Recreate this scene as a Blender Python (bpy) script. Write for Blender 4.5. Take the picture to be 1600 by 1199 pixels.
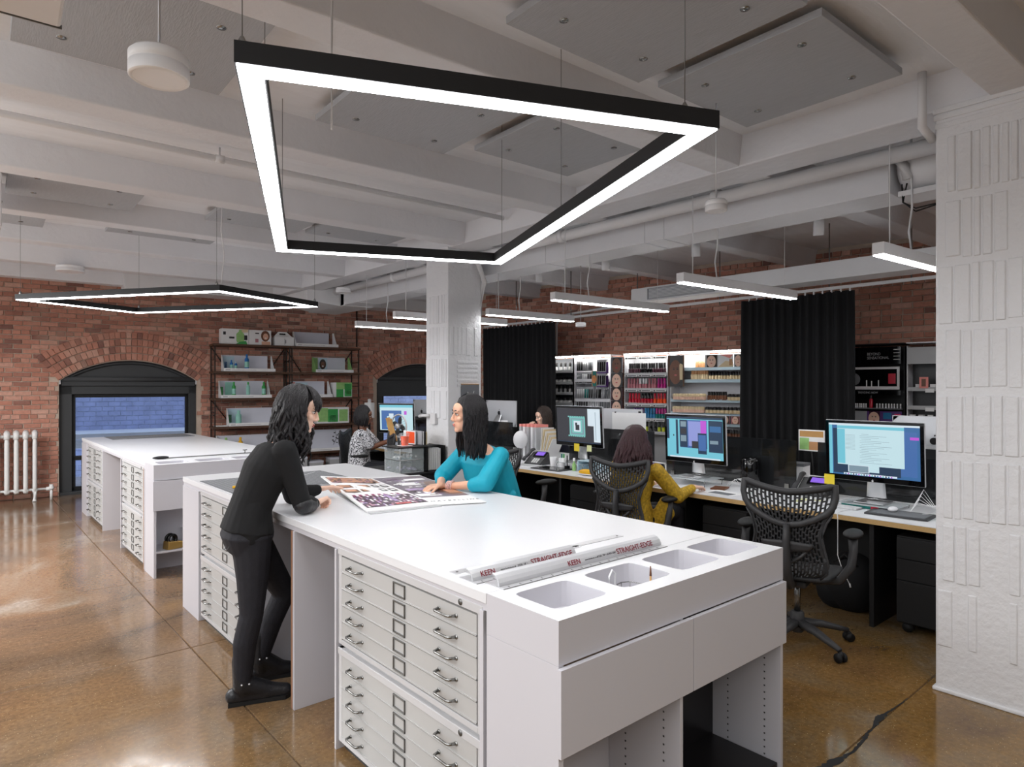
import bpy, math, random
from mathutils import Vector, Matrix
random.seed(7)
PI = math.pi
S = bpy.context.scene
for o in list(bpy.data.objects): bpy.data.objects.remove(o, do_unlink=True)
C = S.collection

# ---------------------------------------------------------------- camera, world, lights, exposure
cam = bpy.data.objects.new('camera', bpy.data.cameras.new('camera')); C.objects.link(cam)
cam.location = (0, 0, 1.62); cam.rotation_euler = (PI/2, 0, -math.radians(40.71))
cam.data.sensor_width = 36; cam.data.lens = 23.04; cam.data.shift_y = 0.0028
cam.data.clip_start = 0.05; cam.data.clip_end = 200
S.camera = cam
S.view_settings.view_transform = 'Standard'; S.view_settings.look = 'None'
S.view_settings.gamma = 1.0; S.view_settings.exposure = -0.06
S.view_settings.use_curve_mapping = False
S.cycles.use_denoising = True
S.cycles.max_bounces = 6; S.cycles.diffuse_bounces = 4; S.cycles.glossy_bounces = 3
S.cycles.transmission_bounces = 6; S.cycles.transparent_max_bounces = 32
S.cycles.caustics_reflective = False; S.cycles.caustics_refractive = False
S.cycles.sample_clamp_indirect = 6
w = bpy.data.worlds.new('world'); S.world = w; w.use_nodes = True
w.node_tree.nodes['Background'].inputs[0].default_value = (0.93, 0.96, 1.0, 1)
w.node_tree.nodes['Background'].inputs[1].default_value = 1.2
STRIP = 30.0      # emission of the pendant diffusers
def area(name, loc, sx, sy, power, rot=(0, 0, 0), col=(1, 1, 1)):
    l = bpy.data.lights.new(name, 'AREA'); l.shape = 'RECTANGLE'; l.size = sx; l.size_y = sy
    l.energy = power; l.color = col
    o = bpy.data.objects.new(name, l); C.objects.link(o); o.location = loc; o.rotation_euler = rot
    return o
# fill lamps added out of view, behind and beside the camera
area('fill_lamp', (-1.7, 1.6, 2.75), 2.0, 4.4, 130)
# uplights added out of view to brighten the ceiling
area('fill_uplight', (-1.9, 1.6, 2.5), 2.6, 3.2, 60, (PI, 0, 0))
area('fill_uplight', (-1.9, 6.4, 2.5), 2.6, 3.2, 70, (PI, 0, 0))
area('fill_lamp', (1.4, -1.2, 2.7), 5, 1.0, 60)  # more downlights added out of view as fill
area('fill_lamp', (6.2, .1, 2.6), 1.6, .3, 30)
area('fill_lamp', (-1.2, 7.5, 2.6), 1.6, 2.4, 260)

# ---------------------------------------------------------------- helpers
def lin(c):
    if isinstance(c, (int, float)): c = (c, c, c)
    return tuple(((v/255.)/12.92 if v/255. <= .04045 else ((v/255.+.055)/1.055)**2.4) for v in c)
M = {}
def mat(name, c, rough=.5, metal=0, var=0, vscale=8, bump=0, bscale=40, emit=0, alpha=1, trans=0, ior=1.45, coat=0, spec=None, rand=0, stretch=None):
    m = bpy.data.materials.new(name); m.use_nodes = True; nt = m.node_tree; N = nt.nodes; L = nt.links
    b = N['Principled BSDF']; col = lin(c)
    b.inputs['Base Color'].default_value = (*col, 1); b.inputs['Roughness'].default_value = rough
    b.inputs['Metallic'].default_value = metal; b.inputs['IOR'].default_value = ior
    b.inputs['Alpha'].default_value = alpha; b.inputs['Transmission Weight'].default_value = trans
    b.inputs['Coat Weight'].default_value = coat
    if spec is not None: b.inputs['Specular IOR Level'].default_value = spec
    if emit:
        b.inputs['Emission Color'].default_value = (*col, 1); b.inputs['Emission Strength'].default_value = emit
        b.inputs['Base Color'].default_value = (.02, .02, .02, 1)
    tc = None
    if var or bump:
        tc = N.new('ShaderNodeTexCoord'); src = tc.outputs['Object']
        if stretch:
            mp = N.new('ShaderNodeMapping'); mp.inputs['Scale'].default_value = stretch
            L.new(src, mp.inputs[0]); src = mp.outputs[0]
    if var or rand:
        hs = N.new('ShaderNodeHueSaturation'); hs.inputs['Color'].default_value = (*col, 1)
        val = None
        if var:
            nz = N.new('ShaderNodeTexNoise'); nz.inputs['Scale'].default_value = vscale; nz.inputs['Detail'].default_value = 5
            L.new(src, nz.inputs['Vector'])
            mr = N.new('ShaderNodeMapRange'); mr.inputs[1].default_value = .25; mr.inputs[2].default_value = .75
            mr.inputs[3].default_value = 1-var; mr.inputs[4].default_value = 1+var
            L.new(nz.outputs[0], mr.inputs[0]); val = mr.outputs[0]
        if rand:
            oi = N.new('ShaderNodeObjectInfo'); g = N.new('ShaderNodeNewGeometry')
            ad = N.new('ShaderNodeMath'); ad.operation = 'ADD'; L.new(oi.outputs['Random'], ad.inputs[0]); L.new(g.outputs['Random Per Island'], ad.inputs[1])
            fr = N.new('ShaderNodeMath'); fr.operation = 'FRACT'; L.new(ad.outputs[0], fr.inputs[0])
            m2 = N.new('ShaderNodeMapRange'); m2.inputs[3].default_value = 1-rand; m2.inputs[4].default_value = 1+rand
            L.new(fr.outputs[0], m2.inputs[0])
            if val:
                mu = N.new('ShaderNodeMath'); mu.operation = 'MULTIPLY'; L.new(val, mu.inputs[0]); L.new(m2.outputs[0], mu.inputs[1]); val = mu.outputs[0]
            else: val = m2.outputs[0]
        L.new(val, hs.inputs['Value']); L.new(hs.outputs[0], b.inputs['Base Color'])
    if bump:
        n2 = N.new('ShaderNodeTexNoise'); n2.inputs['Scale'].default_value = bscale; n2.inputs['Detail'].default_value = 6
        L.new(src, n2.inputs['Vector'])
        bp = N.new('ShaderNodeBump'); bp.inputs['Strength'].default_value = min(1, bump); bp.inputs['Distance'].default_value = .01
        L.new(n2.outputs[0], bp.inputs['Height']); L.new(bp.outputs[0], b.inputs['Normal'])
    M[name] = m
    return m

class MB:
    def __init__(s): s.v = []; s.f = []; s.mi = []; s.m = 0; s.sm = []; s.smooth = False
    def add(s, vs, fs):
        n = len(s.v); s.v += [tuple(p) for p in vs]
        for f in fs: s.f.append(tuple(n+i for i in f)); s.mi.append(s.m); s.sm.append(s.smooth)
        return s
    def quad(s, a, b, c, d): return s.add([a, b, c, d], [(0, 1, 2, 3)])
    def box(s, x0, x1, y0, y1, z0, z1):
        v = [(x, y, z) for z in (z0, z1) for y in (y0, y1) for x in (x0, x1)]
        return s.add(v, [(0, 2, 3, 1), (4, 5, 7, 6), (0, 1, 5, 4), (2, 6, 7, 3), (0, 4, 6, 2), (1, 3, 7, 5)])
    def hexa(s, b4, t4):   # bottom ring ccw, top ring
        return s.add(list(b4)+list(t4), [(3, 2, 1, 0), (4, 5, 6, 7), (0, 1, 5, 4), (1, 2, 6, 5), (2, 3, 7, 6), (3, 0, 4, 7)])
    def obox(s, c, ax, ay, az):  # oriented box: centre + half axes
        c, ax, ay, az = map(Vector, (c, ax, ay, az))
        v = [c+ax*i+ay*j+az*k for k in (-1, 1) for j in (-1, 1) for i in (-1, 1)]
        return s.add(v, [(0, 2, 3, 1), (4, 5, 7, 6), (0, 1, 5, 4), (2, 6, 7, 3), (0, 4, 6, 2), (1, 3, 7, 5)])
    def ring(s, c, d, up, rx, ry, n):
        d = d.normalized(); x = d.cross(up)
        if x.length < 1e-4: x = d.cross(Vector((1, 0, 0)))
        x.normalize(); y = x.cross(d)
        return [c+x*(rx*math.cos(2*PI*k/n))+y*(ry*math.sin(2*PI*k/n)) for k in range(n)]
    def tube(s, pts, r, n=8, closed=False, flat=1.0, cap=True, up=(0, 0, 1)):
        pts = [Vector(p) for p in pts]; k = len(pts); up = Vector(up)
        rs = r if isinstance(r, (list, tuple)) else [r]*k
        vs = []; old = s.smooth; s.smooth = True
        for i, p in enumerate(pts):
            if closed: d = pts[(i+1) % k]-pts[i-1]
            else: d = pts[min(i+1, k-1)]-pts[max(i-1, 0)]
            vs += s.ring(p, d, up, rs[i], rs[i]*flat, n)
        fs = []
        for i in range(k if closed else k-1):
            a = i*n; b = ((i+1) % k)*n
            for j in range(n): fs.append((a+j, a+(j+1) % n, b+(j+1) % n, b+j))
        if cap and not closed: fs.append(tuple(range(n))[::-1]); fs.append(tuple(range((k-1)*n, k*n)))
        s.add(vs, fs); s.smooth = old
        return s
    def cyl(s, p0, p1, r, r2=None, n=12): return s.tube([p0, p1], [r, r if r2 is None else r2], n)
    def lathe(s, prof, c=(0, 0, 0), n=16, cap=True):
        vs = []; old = s.smooth; s.smooth = True
        for (r, z) in prof: vs += [(c[0]+r*math.cos(2*PI*k/n), c[1]+r*math.sin(2*PI*k/n), c[2]+z) for k in range(n)]
        fs = []
        for i in range(len(prof)-1):
            for j in range(n): fs.append((i*n+j, i*n+(j+1) % n, (i+1)*n+(j+1) % n, (i+1)*n+j))
        s.add(vs, fs)
        if cap and prof[0][0] > 0: s.add(vs[:n], [tuple(range(n))[::-1]])
        if cap and prof[-1][0] > 0: s.add(vs[-n:], [tuple(range(n))])
        s.smooth = old
        return s
    def ball(s, c, rx, ry=None, rz=None, n=12, m=8, rot=None):
        ry = rx if ry is None else ry; rz = rx if rz is None else rz
        vs = []; old = s.smooth; s.smooth = True
        c = Vector(c)
        for i in range(m+1):
            a = PI*i/m
            for j in range(n):
                b = 2*PI*j/n; p = Vector((rx*math.sin(a)*math.cos(b), ry*math.sin(a)*math.sin(b), -rz*math.cos(a)))
                if rot: p = rot @ p
                vs.append(c+p)
        fs = [(i*n+j, i*n+(j+1) % n, (i+1)*n+(j+1) % n, (i+1)*n+j) for i in range(m) for j in range(n)]
        s.add(vs, fs); s.smooth = old
        return s
    def prism(s, poly, a0, a1, plane='xy'):
        def P(u, v, w): return {'xy': (u, v, w), 'xz': (u, w, v), 'yz': (w, u, v)}[plane]
        n = len(poly); vs = [P(u, v, a0) for u, v in poly]+[P(u, v, a1) for u, v in poly]
        fs = [tuple(range(n))[::-1], tuple(range(n, 2*n))]+[(i, (i+1) % n, n+(i+1) % n, n+i) for i in range(n)]
        return s.add(vs, fs)
    def grid(s, fn, nu, nv, skip=None, thick=None):
        vs = [fn(i/nu, j/nv) for j in range(nv+1) for i in range(nu+1)]
        fs = [(j*(nu+1)+i, j*(nu+1)+i+1, (j+1)*(nu+1)+i+1, (j+1)*(nu+1)+i) for j in range(nv) for i in range(nu) if not (skip and skip(i, j))]
        old = s.smooth; s.smooth = True; s.add(vs, fs); s.smooth = old
        return s
    def mesh(s, name, mats):
        me = bpy.data.meshes.new(name); me.from_pydata(s.v, [], s.f)
        if not isinstance(mats, (list, tuple)): mats = [mats]
        for m in mats: me.materials.append(M[m] if isinstance(m, str) else m)
        me.polygons.foreach_set('material_index', s.mi); me.polygons.foreach_set('use_smooth', s.sm)
        me.update()
        return me
def put(name, data, parent=None, loc=None, rot=None):
    o = bpy.data.objects.new(name, data); C.objects.link(o)
    if parent is not None: o.parent = parent
    if loc is not None: o.location = loc
    if rot is not None: o.rotation_euler = rot if isinstance(rot, (tuple, list)) else (0, 0, rot)
    return o
def part(name, mb, mats, parent=None, loc=None, rot=None, bevel=0, label=None, solid=0, seg=2):
    o = put(name, mb.mesh(name, mats), parent, loc, rot)
    if solid:
        md = o.modifiers.new('s', 'SOLIDIFY'); md.thickness = solid; md.offset = 0
    if bevel:
        md = o.modifiers.new('b', 'BEVEL'); md.width = bevel; md.segments = seg; md.limit_method = 'ANGLE'
    if label: o['label'] = label
    return o
def tag(o, label, cat, group=None):
    o['label'] = label; o['category'] = cat
    if group: o['group'] = group
    return o
def thing(name, label, cat, loc=(0, 0, 0), rz=0, group=None):
    o = put(name, None, None, loc, rz); o.empty_display_size = .1
    return tag(o, label, cat, group)
def struct(o): o['kind'] = 'structure'; return o
def kids(o): return [c for c in bpy.data.objects if c.parent is o]
def dup(root, loc, rz, label, group=None, km=None):
    km = km or {}
    r = root.copy(); C.objects.link(r); r.location = loc; r.rotation_euler = (0, 0, rz); r['label'] = label
    if group: r['group'] = group
    for ch in kids(root):
        c = ch.copy(); C.objects.link(c); c.parent = r
        for g in kids(ch):
            d = g.copy(); C.objects.link(d); d.parent = c
    return r
def text(name, body, size, parent, loc, rot, m, depth=.0006, align='CENTER', sx=1.0, shear=0, bold=0):
    cu = bpy.data.curves.new(name, 'FONT'); cu.body = body; cu.size = size; cu.align_x = align; cu.align_y = 'CENTER'
    cu.extrude = depth; cu.shear = shear; cu.offset = bold; cu.materials.append(M[m]); cu.resolution_u = 3
    tmp = bpy.data.objects.new(name, cu); C.objects.link(tmp); dg = bpy.context.evaluated_depsgraph_get(); dg.update()
    me = bpy.data.meshes.new_from_object(tmp.evaluated_get(dg), depsgraph=dg); bpy.data.objects.remove(tmp)
    me.transform(Matrix.Diagonal((sx, 1, 1, 1)))
    return put(name, me, parent, loc, rot)
# ---------------------------------------------------------------- materials
mat('ceiling_paint', (228, 229, 232), .75, var=.04, vscale=2, bump=.35, bscale=9, stretch=(1, 6, 1))
mat('beam_paint', (222, 222, 225), .6, var=.03, vscale=3, bump=.5, bscale=14)
mat('column_paint', (226, 226, 228), .45, var=.02, vscale=3, bump=.9, bscale=22)
mat('metal_paint', (222, 221, 222), .4, var=.02, vscale=4)
mat('wall_grey', (90, 88, 86), .8, var=.05)
mat('mortar', (198, 180, 164), .9, var=.15, vscale=5, bump=.5, bscale=60)
mat('felt', (172, 174, 178), .95, var=.05, vscale=60, bump=.2, bscale=160, stretch=(1, .15, 1))
mat('felt_edge', (178, 177, 176), .9, var=.05, vscale=60)
mat('white_lam_shaded', (201, 200, 206), .28, var=.008, vscale=3)  # same laminate as the tops, side shading put into a darker colour
mat('white_lam_lit', (222, 223, 226), .3, var=.006, vscale=3)  # lit copy of the island laminate, for upward faces
mat('file_metal', (183, 183, 182), .32, var=.01, vscale=3, metal=.0)
mat('file_metal_edge', (196, 196, 198), .25)
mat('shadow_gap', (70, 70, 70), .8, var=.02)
mat('nickel', (150, 150, 148), .25, metal=1, var=.03, vscale=30)
mat('steel', (205, 205, 208), .3, metal=.45, var=.03, vscale=20)
mat('alu', (205, 206, 208), .3, metal=.85, var=.02, vscale=40)
mat('holder_dark', (120, 120, 118), .35, metal=.8)
mat('black_paint', (14, 14, 16), .6, var=.05, vscale=10)
mat('black_gloss', (10, 10, 12), .08, var=.02)
mat('frame_dark', (58, 60, 62), .45, var=.05, vscale=6)
mat('shade_dark', (70, 72, 74), .8, var=.04, vscale=4)
mat('diffuser', (252, 253, 255), .5, emit=STRIP)
mat('plywood', (205, 170, 115), .5, var=.15, vscale=30, stretch=(.3, 3, 30))
mat('desk_lam', (232, 233, 236), .3, var=.01)
mat('chair_black', (58, 58, 60), .5, var=.06, vscale=20)
mat('chair_mesh', (40, 40, 42), .55, var=.05, vscale=20)
mat('rubber', (18, 18, 19), .6, var=.05)
mat('curtain', (12, 12, 15), .85, var=.1, vscale=10, stretch=(8, 8, .5))
mat('skin_light', (236, 196, 174), .45, var=.03, vscale=8)
mat('skin_tan', (226, 176, 148), .42, var=.03, vscale=8)
mat('skin_dark', (120, 78, 58), .42, var=.03, vscale=8)
mat('lip', (190, 96, 92), .35, var=.02)
mat('eye_white', (235, 232, 228), .2, var=.01)
mat('iris', (38, 24, 18), .15, var=.02)
mat('hair_black', (26, 23, 26), .38, var=.5, vscale=9, bump=1, bscale=18, stretch=(14, 14, 1))
mat('hair_plum', (68, 42, 46), .38, var=.45, vscale=9, bump=1, bscale=18, stretch=(14, 14, 1))
mat('hair_brown', (58, 46, 40), .4, var=.3, vscale=9, bump=1, bscale=18, stretch=(14, 14, 1))
mat('sweater', (13, 13, 15), .9, var=.12, vscale=30, bump=.8, bscale=11, stretch=(1, 1, .6))
mat('leather', (30, 30, 33), .38, var=.1, vscale=20, bump=.25, bscale=90)
mat('denim_black', (27, 27, 34), .75, var=.25, vscale=25, bump=.3, bscale=250)
mat('teal', (10, 158, 182), .6, var=.06, vscale=12, bump=.9, bscale=9, stretch=(1, 1, .5))
mat('mustard', (184, 148, 40), .7, var=.45, vscale=55, bump=.8, bscale=12)
mat('paper', (240, 240, 240), .7, var=.01)
mat('cardboard', (196, 150, 92), .8, var=.08, vscale=20)
mat('kraft', (205, 158, 96), .8, var=.06, vscale=20)
mat('grey_board', (185, 186, 188), .6, var=.02)
mat('mat_grey', (108, 110, 114), .7, var=.03)
mat('mat_line', (168, 170, 173), .7)
mat('yellow_plastic', (232, 176, 20), .4, var=.02)
mat('red_print', (128, 14, 36), .5)
mat('dark_print', (40, 40, 44), .5)
mat('grey_print', (165, 166, 170), .5)
mat('silver_shell', (206, 207, 210), .35, metal=.3, var=.01)
mat('wood_dark', (84, 58, 42), .6, var=.2, vscale=8, stretch=(1, 12, 12))
mat('iron_dark', (44, 36, 32), .5, metal=.3, var=.1)
mat('acrylic', (235, 242, 242), .05, trans=1, ior=1.3)
mat('acrylic_solid', (225, 232, 235), .1, alpha=.6)
mat('glass', (235, 245, 250), .02, trans=1, ior=1.1)
mat('orange_print', (245, 84, 22), .5, var=.02)
mat('orange_drink', (250, 84, 14), .25, var=.02)
mat('pink', (222, 60, 110), .35, var=.05)
mat('pink_light', (240, 150, 140), .5, var=.03)
mat('green', (60, 160, 80), .4, var=.1)
mat('green_light', (150, 196, 120), .5, var=.15, vscale=20)
mat('blue_bottle', (40, 110, 180), .35, var=.1)
mat('teal_dark', (0, 110, 105), .5, var=.03)
mat('white_plastic', (236, 236, 238), .35, var=.01)
mat('cream', (226, 205, 165), .5, var=.05)
mat('tan_cap', (190, 140, 95), .4, var=.1)
mat('purple', (88, 52, 122), .4, var=.1)
mat('purple_screen', (140, 90, 235), .4, emit=.9)
mat('sticky', (240, 214, 60), .7, var=.02)
mat('sticky_pale', (226, 228, 170), .7)
mat('red', (190, 22, 50), .3, var=.1)
mat('magenta', (170, 30, 120), .3, var=.1)
mat('wine', (60, 24, 40), .3, var=.2)
mat('rose', (176, 110, 120), .3, var=.1)
mat('bluegreen', (40, 120, 170), .3, var=.15)
mat('lime', (190, 200, 40), .35)
mat('black_cap', (26, 24, 26), .3)
mat('brown_cap', (110, 66, 40), .4, var=.1)
mat('orange_face', (214, 140, 84), .5, var=.1)
mat('brass', (196, 160, 92), .3, metal=.8, var=.05)
mat('acrylic_thin', (225, 235, 236), .06, alpha=.16)
mat('grey_white2', (196, 190, 214), .5, var=.1)
mat('bead', (226, 190, 186), .25, var=.3, vscale=90)
mat('navy_cloth', (30, 34, 52), .8, var=.1)
mat('wood_edge', (150, 112, 88), .6, var=.1)
mat('ice', (190, 214, 226), .4, var=.02)
mat('rad_paint', (232, 232, 230), .35, var=.02)
mat('dusk_tinted_brick', (150, 162, 206), .9, var=.25, vscale=3)  # blue of the dusk light mixed into the brick colour
mat('dusk_tinted_wall', (205, 216, 240), .9, var=.1, vscale=1)  # facade and ledge, tinted with the same dusk light

def floor_mat():
    m = bpy.data.materials.new('floor_concrete'); m.use_nodes = True; nt = m.node_tree; N = nt.nodes; L = nt.links; b = N['Principled BSDF']
    tc = N.new('ShaderNodeTexCoord')
    def noise(sc, det=6, dist=0):
        n = N.new('ShaderNodeTexNoise'); n.inputs['Scale'].default_value = sc; n.inputs['Detail'].default_value = det
        n.inputs['Distortion'].default_value = dist; n.inputs['Roughness'].default_value = .6
        L.new(tc.outputs['Object'], n.inputs['Vector']); return n
    def ramp(src, stops):
        r = N.new('ShaderNodeValToRGB'); cr = r.color_ramp
        while len(cr.elements) < len(stops): cr.elements.new(.5)
        for e, (p, c) in zip(cr.elements, stops): e.position = p; e.color = (*lin(c), 1)
        L.new(src, r.inputs[0]); return r
    big = noise(.7, 9, 1.2)
    c1 = ramp(big.outputs[0], [(.36, (90, 78, 70)), (.44, (116, 96, 80)), (.53, (132, 106, 84)), (.60, (138, 118, 100)), (.68, (156, 144, 132))])
    grad = N.new('ShaderNodeSeparateXYZ'); L.new(tc.outputs['Object'], grad.inputs[0])
    # ochre staining grows towards the near aisle
    g = N.new('ShaderNodeMapRange'); g.inputs[1].default_value = 6; g.inputs[2].default_value = .5; g.inputs[3].default_value = 0; g.inputs[4].default_value = .75
    L.new(grad.outputs['Y'], g.inputs[0])
    mx = N.new('ShaderNodeMix'); mx.data_type = 'RGBA'; och = noise(1.3, 9, .8)
    c2 = ramp(och.outputs[0], [(.36, (110, 76, 18)), (.47, (134, 98, 30)), (.56, (128, 102, 58)), (.64, (138, 122, 98)), (.72, (84, 70, 54))])
    L.new(g.outputs[0], mx.inputs[0]); L.new(c1.outputs[0], mx.inputs[6]); L.new(c2.outputs[0], mx.inputs[7])
    fine = noise(42, 10); spk = noise(120, 2)
    mr = N.new('ShaderNodeMapRange'); mr.inputs[1].default_value = .3; mr.inputs[2].default_value = .7; mr.inputs[3].default_value = .72; mr.inputs[4].default_value = 1.2
    L.new(fine.outputs[0], mr.inputs[0])
    hs = N.new('ShaderNodeHueSaturation'); L.new(mx.outputs[2], hs.inputs['Color']); L.new(mr.outputs[0], hs.inputs['Value'])
    sp = N.new('ShaderNodeMapRange'); sp.inputs[1].default_value = .67; sp.inputs[2].default_value = .73; L.new(spk.outputs[0], sp.inputs[0])
    m3 = N.new('ShaderNodeMix'); m3.data_type = 'RGBA'; L.new(sp.outputs[0], m3.inputs[0]); L.new(hs.outputs[0], m3.inputs[6]); m3.inputs[7].default_value = (*lin((215, 195, 150)), 1)
    L.new(m3.outputs[2], b.inputs['Base Color'])
    rr = N.new('ShaderNodeMapRange'); rr.inputs[1].default_value = .3; rr.inputs[2].default_value = .7; rr.inputs[3].default_value = .07; rr.inputs[4].default_value = .22
    rn = noise(2.5, 5); L.new(rn.outputs[0], rr.inputs[0]); L.new(rr.outputs[0], b.inputs['Roughness'])
    b.inputs['Specular IOR Level'].default_value = .6
    bp = N.new('ShaderNodeBump'); bp.inputs['Strength'].default_value = .08; L.new(noise(6, 4).outputs[0], bp.inputs['Height']); L.new(bp.outputs[0], b.inputs['Normal'])
    M['floor'] = m
floor_mat()
def brick_mat():
    m = bpy.data.materials.new('brick'); m.use_nodes = True; nt = m.node_tree; N = nt.nodes; L = nt.links; b = N['Principled BSDF']
    oi = N.new('ShaderNodeObjectInfo'); g = N.new('ShaderNodeNewGeometry')
    ad = N.new('ShaderNodeMath'); ad.operation = 'ADD'; L.new(oi.outputs['Random'], ad.inputs[0]); L.new(g.outputs['Random Per Island'], ad.inputs[1])
    fr = N.new('ShaderNodeMath'); fr.operation = 'FRACT'; L.new(ad.outputs[0], fr.inputs[0])
    r = N.new('ShaderNodeValToRGB'); cr = r.color_ramp
    st = [(0, (130, 92, 82)), (.12, (164, 114, 98)), (.5, (188, 130, 110)), (.8, (198, 142, 122)), (1, (206, 162, 144))]
    while len(cr.elements) < len(st): cr.elements.new(.5)
    for e, (p, c) in zip(cr.elements, st): e.position = p; e.color = (*lin(c), 1)
    L.new(fr.outputs[0], r.inputs[0])
    tc = N.new('ShaderNodeNewGeometry'); nz = N.new('ShaderNodeTexNoise'); nz.inputs['Scale'].default_value = 25; nz.inputs['Detail'].default_value = 6; L.new(tc.outputs['Position'], nz.inputs['Vector'])
    mr = N.new('ShaderNodeMapRange'); mr.inputs[3].default_value = .7; mr.inputs[4].default_value = 1.3; L.new(nz.outputs[0], mr.inputs[0])
    hs = N.new('ShaderNodeHueSaturation'); L.new(r.outputs[0], hs.inputs['Color']); L.new(mr.outputs[0], hs.inputs['Value'])
    n2 = N.new('ShaderNodeTexNoise'); n2.inputs['Scale'].default_value = 2.2; n2.inputs['Detail'].default_value = 8; L.new(tc.outputs['Position'], n2.inputs['Vector'])
    m2 = N.new('ShaderNodeMapRange'); m2.inputs[1].default_value = .52; m2.inputs[2].default_value = .7; m2.inputs[3].default_value = 0; m2.inputs[4].default_value = .45; L.new(n2.outputs[0], m2.inputs[0])
    mx = N.new('ShaderNodeMix'); mx.data_type = 'RGBA'; L.new(m2.outputs[0], mx.inputs[0]); L.new(hs.outputs[0], mx.inputs[6]); mx.inputs[7].default_value = (*lin((190, 165, 148)), 1)
    L.new(mx.outputs[2], b.inputs['Base Color']); b.inputs['Roughness'].default_value = .85
    bp = N.new('ShaderNodeBump'); bp.inputs['Strength'].default_value = .5; bp.inputs['Distance'].default_value = .01; L.new(nz.outputs[0], bp.inputs['Height']); L.new(bp.outputs[0], b.inputs['Normal'])
    M['brick'] = m
brick_mat()
def print_mat():
    m = bpy.data.materials.new('print_bw'); m.use_nodes = True; nt = m.node_tree; N = nt.nodes; L = nt.links; b = N['Principled BSDF']
    tc = N.new('ShaderNodeTexCoord'); nz = N.new('ShaderNodeTexNoise'); nz.inputs['Scale'].default_value = 34; nz.inputs['Detail'].default_value = 3; nz.inputs['Distortion'].default_value = 2.5; L.new(tc.outputs['Object'], nz.inputs['Vector'])
    r = N.new('ShaderNodeValToRGB'); r.color_ramp.elements[0].position = .46; r.color_ramp.elements[0].color = (*lin((40, 42, 52)), 1); r.color_ramp.elements[1].position = .5; r.color_ramp.elements[1].color = (*lin((228, 228, 232)), 1)
    L.new(nz.outputs[0], r.inputs[0]); L.new(r.outputs[0], b.inputs['Base Color']); b.inputs['Roughness'].default_value = .8; M['print_bw'] = m
print_mat()
# ---------------------------------------------------------------- floor: cast concrete bays with joints
xs = [-4, 1.14, 5.9, 10.5]; ys = [-3, 1.24, 4.38, 6.12, 9.34, 14]
b = MB(); b.box(-4, 10.5, -3, 14, -.2, -.012)
floor = struct(part('floor', b, 'mortar'))
for i in range(3):
    for j in range(5):
        b = MB(); g = .0035
        b.box(xs[i]+g, xs[i+1]-g, ys[j]+g, ys[j+1]-g, -.05, 0)
        part('floor_slab', b, 'floor', floor, bevel=.003)
# the black-filled crack by the near column
b = MB(); rr = random.Random(3)
pts = [(2.62, 1.255, .02), (2.75, 1.245, .024), (2.86, 1.24, .022), (2.95, 1.225, .012), (3.05, 1.214, .005), (3.15, 1.22, .008), (3.24, 1.235, .009), (3.3, 1.236, .004), (3.4, 1.25, .012), (3.46, 1.255, .02), (3.52, 1.25, .007), (3.62, 1.245, .004), (3.8, 1.235, .002)]
P = []
for k in range(len(pts)-1):
    for q in range(6):
        t = q/6; x, y, h = [pts[k][n]*(1-t)+pts[k+1][n]*t for n in range(3)]
        P.append((x, y+rr.uniform(-.004, .004), max(.0015, h*rr.uniform(.6, 1.3))))
vs = [(x, y-h, .0012) for x, y, h in P]+[(x, y+h, .0012) for x, y, h in P]; n = len(P)
b.add(vs, [(i, i+1, n+i+1, n+i) for i in range(n-1)])
part('crack_filler', b, 'rubber', floor)

# ---------------------------------------------------------------- ceiling slab, joists, girder
b = MB(); b.box(-4, 10.5, -3, 14, 3.29, 3.5)
ceiling = struct(part('ceiling', b, 'ceiling_paint'))
for y in (-2.2, -.62, .87, 2.46, 3.98, 5.48, 6.83, 8.15, 9.55, 10.95):
    sl = -.045 if y < 5 else -.03; b = MB()
    for x0, x1 in ((-4, 4.05), (4.3, 10.3)):
        a, c = y+sl*(x0-1), y+sl*(x1-1)
        # haunched joist: slightly wider at the slab
        b.hexa([(x0, a, 3.09), (x1, c, 3.09), (x1, c+.2, 3.09), (x0, a+.2, 3.09)], [(x0, a-.025, 3.3), (x1, c-.025, 3.3), (x1, c+.225, 3.3), (x0, a+.225, 3.3)])
    struct(part('ceiling_beam', b, 'beam_paint', bevel=.008))
b = MB(); b.box(4.0, 4.33, -3, 13.5, 3.085, 3.3); struct(part('ceiling_girder', b, 'beam_paint', bevel=.01))
b = MB(); b.box(8.35, 8.6, -3, 13, 3.085, 3.3); struct(part('ceiling_girder', b, 'beam_paint', bevel=.01))

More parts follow.
